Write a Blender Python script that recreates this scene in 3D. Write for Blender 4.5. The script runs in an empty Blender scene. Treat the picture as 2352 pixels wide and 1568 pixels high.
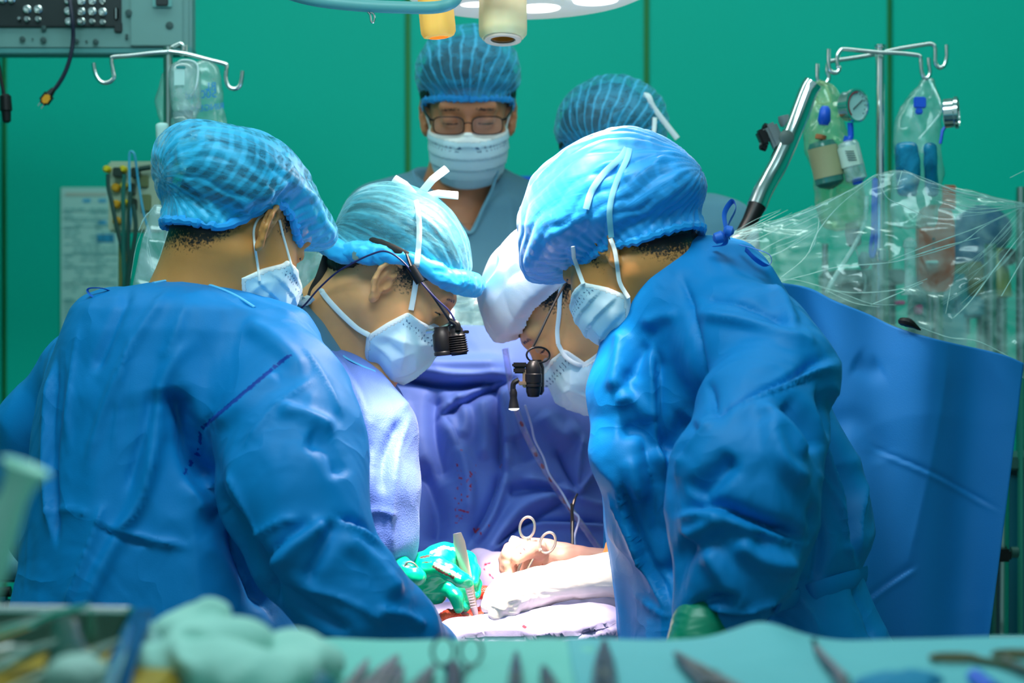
import bpy, bmesh, math, random
import numpy as np
from mathutils import Vector, Matrix
random.seed(7)
C = bpy.context.scene.collection
PI = math.pi
F = 4400.0          # focal length in pixels of the 2352 px wide frame
CZ = 1.30           # camera height, level view along +Y
def W(px, py, Y):
    return np.array([(px - 1176.0) / F * Y, Y, CZ - (py - 784.0) / F * Y])
def V3(p): return Vector((float(p[0]), float(p[1]), float(p[2])))

# ---------------------------------------------------------------- camera, light, exposure
scn = bpy.context.scene
cam = bpy.data.cameras.new('camera'); camo = bpy.data.objects.new('camera', cam); C.objects.link(camo)
camo.location = (0, 0, CZ); camo.rotation_euler = (PI / 2, 0, 0)
cam.sensor_width = 36.0; cam.lens = 36.0 * F / 2352.0; cam.clip_start = 0.05
cam.dof.use_dof = True; cam.dof.focus_distance = 2.85; cam.dof.aperture_fstop = 3.6
scn.camera = camo
scn.view_settings.view_transform = 'Standard'; scn.view_settings.look = 'None'
scn.view_settings.exposure = 0.0; scn.view_settings.gamma = 1.0
scn.view_settings.use_curve_mapping = False
scn.cycles.use_denoising = True
scn.cycles.max_bounces = 8; scn.cycles.transparent_max_bounces = 24
scn.cycles.sample_clamp_indirect = 4.0
w = bpy.data.worlds.new('world'); scn.world = w; w.use_nodes = True
w.node_tree.nodes['Background'].inputs[0].default_value = (0.50, 0.86, 0.90, 1)
w.node_tree.nodes['Background'].inputs[1].default_value = 0.47
def light(name, kind, loc, aim, energy, color, **kw):
    l = bpy.data.lights.new(name, kind); l.energy = energy; l.color = color
    for k, v in kw.items(): setattr(l, k, v)
    o = bpy.data.objects.new(name, l); C.objects.link(o); o.location = loc
    o.rotation_euler = (Vector(aim) - Vector(loc)).to_track_quat('-Z', 'Y').to_euler()
    return o
# the two surgical lamps above the table, warm white, and unseen area lights for overhead fill and wall wash
light('surgical_light', 'SPOT', (0.10, 3.02, 1.80), (0.05, 2.95, 0.86), 40, (1.0, 0.84, 0.76),
      spot_size=math.radians(140), spot_blend=0.9, shadow_soft_size=0.06)
light('surgical_light', 'SPOT', (-0.07, 2.50, 2.08), (0.00, 2.93, 0.90), 430, (1.0, 0.83, 0.77),
      spot_size=math.radians(24), spot_blend=0.6, shadow_soft_size=0.12)
light('unseen_ceiling_fill', 'AREA', (-0.2, 1.75, 2.95), (0.0, 2.7, 0.9), 56, (0.70, 0.97, 1.0), shape='RECTANGLE', size=1.6, size_y=0.8)
light('unseen_ceiling_fill', 'AREA', (0.0, 3.3, 2.95), (0.0, 4.75, 0.9), 40, (0.80, 1.0, 0.95), shape='RECTANGLE', size=4.6, size_y=0.5)

# ---------------------------------------------------------------- tags and objects
def tag(o, label=None, cat=None, group=None, kind=None):
    if label: o['label'] = label
    if cat: o['category'] = cat
    if group: o['group'] = group
    if kind: o['kind'] = kind
    return o
def thing(name, label, cat, loc=(0, 0, 0), group=None):
    o = bpy.data.objects.new(name, None); C.objects.link(o); o.location = V3(loc)
    return tag(o, label, cat, group)
def link(name, me, m=None, parent=None, smooth=True, label=None):
    me.name = name
    o = bpy.data.objects.new(name, me); C.objects.link(o)
    if m is not None: me.materials.append(m)
    if smooth and len(me.polygons):
        me.polygons.foreach_set('use_smooth', [True] * len(me.polygons))
    if parent is not None:
        o.parent = parent
        if parent.type == 'EMPTY': o.matrix_parent_inverse = Matrix.Translation(-parent.location)
    if label: o['label'] = label
    return o
def mesh_np(v, f):
    me = bpy.data.meshes.new('m')
    v = np.asarray(v, dtype=np.float32); f = np.asarray(f, dtype=np.int32)
    me.vertices.add(len(v)); me.vertices.foreach_set('co', v.ravel())
    k = f.shape[1]
    me.loops.add(f.size); me.loops.foreach_set('vertex_index', f.ravel())
    me.polygons.add(len(f)); me.polygons.foreach_set('loop_start', np.arange(len(f), dtype=np.int32) * k)
    me.update(calc_edges=True); me.validate()
    return me

# ---------------------------------------------------------------- materials
MATS = {}
def mat(name, col, rough=0.5, metal=0.0, bump=0.0, bscale=200.0, var=0.0, vscale=6.0, sheen=0.0, sss=0.0,
        trans=0.0, alpha=1.0, emit=None, paint=False, spec=0.5, ior=1.45, coat=0.0, weave=0.0, crease=0.0, cscale=7.0):
    if name in MATS: return MATS[name]
    m = bpy.data.materials.new(name); m.use_nodes = True; MATS[name] = m
    nt = m.node_tree; b = nt.nodes['Principled BSDF']; L = nt.links
    col = tuple(col) + (1,)
    b.inputs['Base Color'].default_value = col; b.inputs['Roughness'].default_value = rough
    b.inputs['Metallic'].default_value = metal; b.inputs['Specular IOR Level'].default_value = spec
    b.inputs['IOR'].default_value = ior; b.inputs['Sheen Weight'].default_value = sheen
    b.inputs['Sheen Tint'].default_value = tuple(0.5 + 0.5 * c for c in col[:3]) + (1,)
    b.inputs['Alpha'].default_value = alpha; b.inputs['Transmission Weight'].default_value = trans
    b.inputs['Coat Weight'].default_value = coat
    if sss:
        b.inputs['Subsurface Weight'].default_value = sss
        b.inputs['Subsurface Radius'].default_value = (1.0, 0.35, 0.2); b.inputs['Subsurface Scale'].default_value = 0.006
    if emit:
        b.inputs['Emission Color'].default_value = tuple(emit[0]) + (1,); b.inputs['Emission Strength'].default_value = emit[1]
    tc = nt.nodes.new('ShaderNodeTexCoord')
    src = None
    if var or paint:
        mix = nt.nodes.new('ShaderNodeMix'); mix.data_type = 'RGBA'; mix.blend_type = 'MULTIPLY'
        mix.inputs[6].default_value = col; mix.inputs[0].default_value = 1.0
        n = nt.nodes.new('ShaderNodeTexNoise'); n.inputs['Scale'].default_value = vscale; n.inputs['Detail'].default_value = 5
        L.new(tc.outputs['Object'], n.inputs['Vector'])
        r = nt.nodes.new('ShaderNodeMapRange'); r.inputs[1].default_value = 0.3; r.inputs[2].default_value = 0.7
        r.inputs[3].default_value = 1 - var; r.inputs[4].default_value = 1 + var * 0.5
        L.new(n.outputs['Fac'], r.inputs[0]); L.new(r.outputs[0], mix.inputs[7])
        src = mix.outputs[2]
        if paint:
            a = nt.nodes.new('ShaderNodeAttribute'); a.attribute_name = 'paint'
            mx = nt.nodes.new('ShaderNodeMix'); mx.data_type = 'RGBA'
            # ragged edge on painted marks
            n2 = nt.nodes.new('ShaderNodeTexNoise'); n2.inputs['Scale'].default_value = 260; n2.inputs['Detail'].default_value = 3
            L.new(tc.outputs['Object'], n2.inputs['Vector'])
            sb = nt.nodes.new('ShaderNodeMath'); sb.operation = 'SUBTRACT'; L.new(a.outputs['Alpha'], sb.inputs[0]); L.new(n2.outputs['Fac'], sb.inputs[1])
            ml = nt.nodes.new('ShaderNodeMath'); ml.operation = 'MULTIPLY'; ml.inputs[1].default_value = 4.0; L.new(sb.outputs[0], ml.inputs[0])
            ad = nt.nodes.new('ShaderNodeMath'); ad.operation = 'ADD'; ad.inputs[1].default_value = 0.5; ad.use_clamp = True; L.new(ml.outputs[0], ad.inputs[0])
            L.new(ad.outputs[0], mx.inputs[0]); L.new(src, mx.inputs[6]); L.new(a.outputs['Color'], mx.inputs[7])
            src = mx.outputs[2]
        L.new(src, b.inputs['Base Color'])
    if bump or weave:
        bp = nt.nodes.new('ShaderNodeBump'); bp.inputs['Distance'].default_value = 0.001
        if weave:
            t = nt.nodes.new('ShaderNodeTexVoronoi'); t.inputs['Scale'].default_value = bscale; bp.inputs['Strength'].default_value = weave
            L.new(tc.outputs['Object'], t.inputs['Vector']); L.new(t.outputs['Distance'], bp.inputs['Height'])
        else:
            t = nt.nodes.new('ShaderNodeTexNoise'); t.inputs['Scale'].default_value = bscale; t.inputs['Detail'].default_value = 4
            bp.inputs['Strength'].default_value = bump
            L.new(tc.outputs['Object'], t.inputs['Vector']); L.new(t.outputs['Fac'], bp.inputs['Height'])
        L.new(bp.outputs[0], b.inputs['Normal'])
        if crease:      # fine fold lines of stiff cloth
            cn = nt.nodes.new('ShaderNodeTexNoise'); cn.inputs['Scale'].default_value = cscale; cn.inputs['Detail'].default_value = 2.5; cn.inputs['Distortion'].default_value = 0.8
            L.new(tc.outputs['Object'], cn.inputs['Vector'])
            s1 = nt.nodes.new('ShaderNodeMath'); s1.operation = 'SUBTRACT'; s1.inputs[1].default_value = 0.5; L.new(cn.outputs['Fac'], s1.inputs[0])
            s2 = nt.nodes.new('ShaderNodeMath'); s2.operation = 'ABSOLUTE'; L.new(s1.outputs[0], s2.inputs[0])
            s3 = nt.nodes.new('ShaderNodeMath'); s3.operation = 'MULTIPLY'; s3.inputs[1].default_value = -1.0; L.new(s2.outputs[0], s3.inputs[0])
            cb = nt.nodes.new('ShaderNodeBump'); cb.inputs['Distance'].default_value = 0.05; cb.inputs['Strength'].default_value = crease
            L.new(s3.outputs[0], cb.inputs['Height']); L.new(bp.outputs[0], cb.inputs['Normal']); L.new(cb.outputs[0], b.inputs['Normal'])
    return m
def film(name, tint=(0.85, 0.95, 0.95), haze=0.10, hazecol=(0.75, 0.9, 0.9), gloss=0.5):
    """clear plastic: mostly see-through, thin milky haze, glossy creases"""
    if name in MATS: return MATS[name]
    m = bpy.data.materials.new(name); m.use_nodes = True; MATS[name] = m
    nt = m.node_tree; nt.nodes.clear(); L = nt.links
    out = nt.nodes.new('ShaderNodeOutputMaterial'); tr = nt.nodes.new('ShaderNodeBsdfTransparent'); tr.inputs[0].default_value = tint + (1,)
    df = nt.nodes.new('ShaderNodeBsdfDiffuse'); df.inputs[0].default_value = hazecol + (1,)
    gl = nt.nodes.new('ShaderNodeBsdfGlossy'); gl.inputs['Roughness'].default_value = 0.12
    m1 = nt.nodes.new('ShaderNodeMixShader'); m2 = nt.nodes.new('ShaderNodeMixShader')
    tc = nt.nodes.new('ShaderNodeTexCoord'); n = nt.nodes.new('ShaderNodeTexNoise'); n.inputs['Scale'].default_value = 14; n.inputs['Detail'].default_value = 6
    n.inputs['Distortion'].default_value = 2.0
    L.new(tc.outputs['Object'], n.inputs['Vector'])
    r = nt.nodes.new('ShaderNodeMapRange'); r.inputs[1].default_value = 0.35; r.inputs[2].default_value = 0.75; r.inputs[3].default_value = haze * 0.3; r.inputs[4].default_value = haze * 2.2
    L.new(n.outputs['Fac'], r.inputs[0]); L.new(r.outputs[0], m1.inputs[0])
    L.new(tr.outputs[0], m1.inputs[1]); L.new(df.outputs[0], m1.inputs[2])
    fr = nt.nodes.new('ShaderNodeLayerWeight'); fr.inputs[0].default_value = 0.25
    mu = nt.nodes.new('ShaderNodeMath'); mu.operation = 'MULTIPLY'; mu.inputs[1].default_value = gloss; L.new(fr.outputs['Facing'], mu.inputs[0])
    L.new(mu.outputs[0], m2.inputs[0]); L.new(m1.outputs[0], m2.inputs[1]); L.new(gl.outputs[0], m2.inputs[2])
    L.new(m2.outputs[0], out.inputs[0])
    return m
def gauze(name, col, a0, a1, lines=0.0, lfreq=18.0, nscale=30.0, ribs=0.0):
    """thin non-woven cap fabric: denser along its pleats, hair shows through where it is thin"""
    if name in MATS: return MATS[name]
    m = bpy.data.materials.new(name); m.use_nodes = True; MATS[name] = m
    nt = m.node_tree; b = nt.nodes['Principled BSDF']; L = nt.links
    b.inputs['Base Color'].default_value = tuple(col) + (1,); b.inputs['Roughness'].default_value = 0.5
    b.inputs['Sheen Weight'].default_value = 0.25
    at = nt.nodes.new('ShaderNodeAttribute'); at.attribute_name = 'hc'
    mp = nt.nodes.new('ShaderNodeMapping'); mp.inputs['Scale'].default_value = (1.0, 0.16, 1.0); L.new(at.outputs['Vector'], mp.inputs[0])
    n1 = nt.nodes.new('ShaderNodeTexNoise'); n1.inputs['Scale'].default_value = nscale; n1.inputs['Detail'].default_value = 4; n1.inputs['Distortion'].default_value = 0.6
    L.new(mp.outputs[0], n1.inputs['Vector'])
    n2 = nt.nodes.new('ShaderNodeTexNoise'); n2.inputs['Scale'].default_value = 11; n2.inputs['Detail'].default_value = 3
    L.new(at.outputs['Vector'], n2.inputs['Vector'])
    n3 = nt.nodes.new('ShaderNodeTexNoise'); n3.inputs['Scale'].default_value = 130; n3.inputs['Detail'].default_value = 3
    L.new(at.outputs['Vector'], n3.inputs['Vector'])
    cb = nt.nodes.new('ShaderNodeMath'); cb.operation = 'MULTIPLY_ADD'; cb.inputs[1].default_value = 0.30
    L.new(n3.outputs['Fac'], cb.inputs[0]); L.new(n1.outputs['Fac'], cb.inputs[2])
    c2 = nt.nodes.new('ShaderNodeMath'); c2.operation = 'MULTIPLY_ADD'; c2.inputs[1].default_value = 0.7
    L.new(n2.outputs['Fac'], c2.inputs[0]); L.new(cb.outputs[0], c2.inputs[2])
    r = nt.nodes.new('ShaderNodeMapRange'); r.inputs[1].default_value = 0.85; r.inputs[2].default_value = 1.18
    r.inputs[3].default_value = a0; r.inputs[4].default_value = a1
    L.new(c2.outputs[0], r.inputs[0])
    # denser toward the gathered band (hc.z = height above the brim)
    sx = nt.nodes.new('ShaderNodeSeparateXYZ'); L.new(at.outputs['Vector'], sx.inputs[0])
    rb = nt.nodes.new('ShaderNodeMapRange'); rb.inputs[1].default_value = 0.0; rb.inputs[2].default_value = 0.05; rb.inputs[3].default_value = 0.45; rb.inputs[4].default_value = 0.0
    L.new(sx.outputs[2], rb.inputs[0])
    ad = nt.nodes.new('ShaderNodeMath'); ad.operation = 'ADD'; ad.use_clamp = True; L.new(r.outputs[0], ad.inputs[0]); L.new(rb.outputs[0], ad.inputs[1])
    last = ad
    sx2 = nt.nodes.new('ShaderNodeSeparateXYZ'); L.new(at.outputs['Vector'], sx2.inputs[0])
    def stripe(sock, freq, wob, amt, lo, hi):
        a_ = nt.nodes.new('ShaderNodeMath'); a_.operation = 'MULTIPLY_ADD'; a_.inputs[1].default_value = wob; L.new(n2.outputs['Fac'], a_.inputs[0]); 
        f_ = nt.nodes.new('ShaderNodeMath'); f_.operation = 'MULTIPLY'; f_.inputs[1].default_value = freq; L.new(sock, f_.inputs[0]); L.new(f_.outputs[0], a_.inputs[2])
        s_ = nt.nodes.new('ShaderNodeMath'); s_.operation = 'SINE'; L.new(a_.outputs[0], s_.inputs[0])
        r_ = nt.nodes.new('ShaderNodeMapRange'); r_.inputs[1].default_value = lo; r_.inputs[2].default_value = hi; r_.inputs[4].default_value = amt; L.new(s_.outputs[0], r_.inputs[0])
        return r_
    if lines:
        r1 = stripe(sx2.outputs[0], lfreq * 9.0, 9.0, lines, 0.55, 1.0)
        a3 = nt.nodes.new('ShaderNodeMath'); a3.operation = 'ADD'; a3.use_clamp = True; L.new(last.outputs[0], a3.inputs[0]); L.new(r1.outputs[0], a3.inputs[1]); last = a3
    if ribs:
        r2 = stripe(sx2.outputs[1], 420.0, 12.0, ribs, 0.0, 0.9)
        a3 = nt.nodes.new('ShaderNodeMath'); a3.operation = 'ADD'; a3.use_clamp = True; L.new(last.outputs[0], a3.inputs[0]); L.new(r2.outputs[0], a3.inputs[1]); last = a3
    L.new(last.outputs[0], b.inputs['Alpha'])
    bp = nt.nodes.new('ShaderNodeBump'); bp.inputs['Distance'].default_value = 0.004; bp.inputs['Strength'].default_value = 0.5
    L.new(n1.outputs['Fac'], bp.inputs['Height']); L.new(bp.outputs[0], b.inputs['Normal'])
    return m

# ---------------------------------------------------------------- noise
def _hash(ix, iy, iz, s):
    h = (ix.astype(np.int64) * 374761393 + iy.astype(np.int64) * 668265263 + iz.astype(np.int64) * 2147483647 + s * 974634777) & 0x7fffffff
    h = ((h ^ (h >> 13)) * 1274126177) & 0x7fffffff
    return ((h ^ (h >> 16)) & 0xffff) / 32767.5 - 1.0
def vnoise(P, seed=0):
    P = np.asarray(P); i = np.floor(P).astype(np.int64); f = P - i; u = f * f * (3 - 2 * f)
    r = 0
    for dx in (0, 1):
        wx = u[:, 0] if dx else 1 - u[:, 0]
        for dy in (0, 1):
            wy = u[:, 1] if dy else 1 - u[:, 1]
            for dz in (0, 1):
                wz = u[:, 2] if dz else 1 - u[:, 2]
                r = r + wx * wy * wz * _hash(i[:, 0] + dx, i[:, 1] + dy, i[:, 2] + dz, seed)
    return r
def crumple(P, scale, seed, stretch=(1, 1, 1)):
    """sharp-crested creases between flat facets, as in stiff non-woven cloth"""
    Q = P * np.array(stretch) * scale
    wp = np.stack([vnoise(Q * 0.7 + 11, seed + 5), vnoise(Q * 0.7 + 23, seed + 6), vnoise(Q * 0.7 + 37, seed + 7)], 1)
    n = vnoise(Q + 0.6 * wp, seed)
    return (1 - 2.6 * np.abs(n)) * (0.5 + 0.5 * vnoise(Q * 0.5 + 91, seed + 9))

# ---------------------------------------------------------------- signed distance modelling
def smin(a, b, k):
    h = np.maximum(k - np.abs(a - b), 0) / k
    return np.minimum(a, b) - h * h * k * 0.25
def smax(a, b, k): return -smin(-a, -b, k)
def ell(P, c, r):
    q = (P - np.array(c)); r = np.array(r)
    k0 = np.linalg.norm(q / r, axis=1); k1 = np.linalg.norm(q / (r * r), axis=1) + 1e-9
    return k0 * (k0 - 1) / k1
def cap(P, a, b, ra, rb=None):
    if rb is None: rb = ra
    a = np.asarray(a, float); b = np.asarray(b, float); ab = b - a
    t = np.clip(((P - a) @ ab) / (ab @ ab + 1e-12), 0, 1)
    return np.linalg.norm(P - a - t[:, None] * ab, axis=1) - (ra + (rb - ra) * t)
def chain(P, pts, k=0.02):
    """pts: (x,y,z,r) joints of a tapering limb"""
    d = None
    for p, q in zip(pts[:-1], pts[1:]):
        e = cap(P, p[:3], q[:3], p[3], q[3])
        d = e if d is None else smin(d, e, k)
    return d
def loft(P, rows, n=2.3):
    """rows: (z, cx, a, cy, b) cross-sections up a trunk"""
    R = np.array(sorted(rows)); z = P[:, 2]
    cx = np.interp(z, R[:, 0], R[:, 1]); a = np.maximum(np.interp(z, R[:, 0], R[:, 2]), 0.012)
    cy = np.interp(z, R[:, 0], R[:, 3]); b = np.maximum(np.interp(z, R[:, 0], R[:, 4]), 0.012)
    q = ((np.abs(P[:, 0] - cx) / a) ** n + (np.abs(P[:, 1] - cy) / b) ** n) ** (1.0 / n)
    d = (q - 1) * np.minimum(a, b)
    return np.maximum(np.maximum(d, z - R[-1, 0]), R[0, 0] - z)
def nets(f, lo, hi, h, B=6, thr=2.2):
    """surface nets over a sparse grid -> verts, quads"""
    lo = np.array(lo, float); hi = np.array(hi, float)
    nb = np.maximum(np.ceil((hi - lo) / (h * B)).astype(int), 1); n = nb * B
    g = [lo[i] + (np.arange(nb[i]) + 0.5) * B * h for i in range(3)]
    X = np.stack(np.meshgrid(*g, indexing='ij'), -1).reshape(-1, 3)
    dc = f(X).astype(np.float32)
    act = np.where(np.abs(dc) < thr * B * h)[0]
    V = np.repeat(np.repeat(np.repeat(dc.reshape(nb), B, 0), B, 1), B, 2).copy()
    if len(act) == 0: return np.zeros((0, 3)), np.zeros((0, 4), int)
    bi = np.stack(np.unravel_index(act, nb), 1)
    off = np.stack(np.meshgrid(*[np.arange(B)] * 3, indexing='ij'), -1).reshape(-1, 3)
    ch = max(1, 400000 // len(off))
    for s in range(0, len(bi), ch):
        idx = (bi[s:s + ch, None, :] * B + off[None]).reshape(-1, 3)
        V[idx[:, 0], idx[:, 1], idx[:, 2]] = f(lo + idx * h)
    S = V < 0
    for ax in range(3):
        sl = [slice(None)] * 3; sl[ax] = slice(0, 1); S[tuple(sl)] = False
        sl[ax] = slice(-1, None); S[tuple(sl)] = False
    V = np.where(S, np.minimum(V, -1e-6), np.maximum(V, 1e-6))
    cnt = np.zeros(np.array(S.shape) - 1, np.int8)
    cor = [(i, j, k) for i in (0, 1) for j in (0, 1) for k in (0, 1)]
    nx, ny, nz = S.shape
    for (i, j, k) in cor: cnt += S[i:nx - 1 + i, j:ny - 1 + j, k:nz - 1 + k]
    cells = np.argwhere((cnt > 0) & (cnt < 8))
    cid = -np.ones(cnt.shape, np.int32); cid[tuple(cells.T)] = np.arange(len(cells))
    acc = np.zeros((len(cells), 3)); wt = np.zeros(len(cells))
    for (i, j, k) in cor:
        for ax in range(3):
            if (i, j, k)[ax]: continue
            a = np.array((i, j, k)); b = a.copy(); b[ax] = 1
            va = V[tuple((cells + a).T)]; vb = V[tuple((cells + b).T)]
            m = (va < 0) != (vb < 0)
            t = np.where(m, va / (va - vb + 1e-12), 0)
            p = np.tile(a.astype(float), (len(cells), 1)); p[:, ax] += t
            acc += p * m[:, None]; wt += m
    v = lo + (cells + acc / wt[:, None]) * h
    Q = []
    for ax in range(3):
        o1, o2 = [(1, 2), (2, 0), (0, 1)][ax]
        sl0 = [slice(1, -1)] * 3; sl1 = [slice(1, -1)] * 3
        sl0[ax] = slice(0, -1); sl1[ax] = slice(1, None)
        A = S[tuple(sl0)]; Bm = S[tuple(sl1)]
        e = np.argwhere(A != Bm)
        inside = A[tuple(e.T)]
        base = e + 1; base[:, ax] -= 1
        def cell(d1, d2):
            c = base.copy(); c[:, o1] += d1; c[:, o2] += d2
            return cid[tuple(c.T)]
        q = np.stack([cell(-1, -1), cell(0, -1), cell(0, 0), cell(-1, 0)], 1)
        q[~inside] = q[~inside][:, ::-1]
        Q.append(q)
    Q = np.concatenate(Q); Q = Q[(Q >= 0).all(1)]
    return v, Q
def smooth_v(v, f, it=1, lam=0.5):
    for _ in range(it):
        acc = np.zeros_like(v); n = np.zeros(len(v))
        for a, b in ((0, 1), (1, 2), (2, 3), (3, 0)):
            for x, y in ((a, b), (b, a)):
                i = f[:, x]; j = f[:, y]
                for c in range(3): acc[:, c] += np.bincount(i, v[j, c], len(v))
                n += np.bincount(i, None, len(v))
        v = v + lam * (acc / np.maximum(n, 1)[:, None] - v)
    return v
def normals(v, f):
    a = v[f[:, 2]] - v[f[:, 0]]; b = v[f[:, 3]] - v[f[:, 1]]
    n = np.cross(a, b); r = np.zeros_like(v)
    for k in range(4):
        for c in range(3): r[:, c] += np.bincount(f[:, k], n[:, c], len(v))
    return r / (np.linalg.norm(r, axis=1)[:, None] + 1e-12)
def proj(v):
    return np.stack([1176 + v[:, 0] / v[:, 1] * F, 784 - (v[:, 2] - CZ) / v[:, 1] * F], 1)
def poly_dist(p, pts):
    """distance, signed side and 0..1 position of 2-D points p along a polyline"""
    pts = np.array(pts, float); best = np.full(len(p), 1e9); sd = np.zeros(len(p)); tt = np.zeros(len(p))
    seg = np.linalg.norm(np.diff(pts, axis=0), axis=1); tot = seg.sum(); acc = 0
    for a, b, L in zip(pts[:-1], pts[1:], seg):
        ab = b - a; t = np.clip(((p - a) @ ab) / (L * L + 1e-9), 0, 1)
        q = p - a - t[:, None] * ab; d = np.linalg.norm(q, axis=1); s = (ab[0] * q[:, 1] - ab[1] * q[:, 0]) / (L + 1e-9)
        m = d < best; best[m] = d[m]; sd[m] = s[m]; tt[m] = (acc + t[m] * L) / tot; acc += L
    return best, sd, tt
def spline(pts, n=6):
    pts = [np.array(p, float) for p in pts]
    if len(pts) < 3: return pts
    P = [2 * pts[0] - pts[1]] + pts + [2 * pts[-1] - pts[-2]]; out = []
    for i in range(1, len(P) - 2):
        for k in range(n):
            t = k / n
            out.append(0.5 * ((2 * P[i]) + (-P[i - 1] + P[i + 1]) * t + (2 * P[i - 1] - 5 * P[i] + 4 * P[i + 1] - P[i + 2]) * t * t + (-P[i - 1] + 3 * P[i] - 3 * P[i + 1] + P[i + 2]) * t ** 3))
    out.append(pts[-1]); return out
def stroke_disp(p2, facing, strokes):
    """folds pressed into cloth: (kind, amp mm, width px, points)"""
    d = np.zeros(len(p2))
    for kind, amp, wd, pts in strokes:
        pts = spline(pts, 4) if len(pts) > 2 else pts
        a = np.array(pts); m = (p2[:, 0] > a[:, 0].min() - 4 * wd) & (p2[:, 0] < a[:, 0].max() + 4 * wd) & (p2[:, 1] > a[:, 1].min() - 4 * wd) & (p2[:, 1] < a[:, 1].max() + 4 * wd)
        ix = np.where(m)[0]
        if len(ix) == 0: continue
        ds, sg, t = poly_dist(p2[ix], pts)
        end = np.clip(np.minimum(t, 1 - t) * 6 + 0.15, 0, 1)
        if kind == 'r': e = np.exp(-(ds / wd) ** 2)
        elif kind == 'v': e = -np.exp(-(ds / wd) ** 2)
        elif kind == 'c': e = np.exp(-ds / wd)
        elif kind == 'x': e = -np.exp(-ds / wd)
        elif kind == 's': e = np.tanh(sg / (wd * 0.18)) * np.exp(-(ds / wd) ** 2)      # step: right-hand side of travel (screen) stands proud
        d[ix] += amp * 0.001 * e * end * facing[ix]
    return d
def paint_attr(me, cols):
    at = me.color_attributes.new('paint', 'FLOAT_COLOR', 'POINT'); at.data.foreach_set('color', np.asarray(cols, np.float32).ravel())
def paint_strokes(v, strokes, base=None):
    """marks (blood specks, seams): (rgb, strength, width px, points)"""
    c = np.zeros((len(v), 4)) if base is None else base
    p2 = proj(v)
    for rgb, s, wd, pts in strokes:
        if len(pts) == 1: pts = [pts[0], (pts[0][0] + 0.5, pts[0][1])]
        ds, sg, t = poly_dist(p2, pts); a = s * np.exp(-(ds / wd) ** 2); m = a > c[:, 3]
        c[m, :3] = rgb; c[m, 3] = a[m]
    return c
def vec_attr(me, name, data):
    at = me.attributes.new(name, 'FLOAT_VECTOR', 'POINT'); at.data.foreach_set('vector', np.asarray(data, np.float32).ravel())

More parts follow.
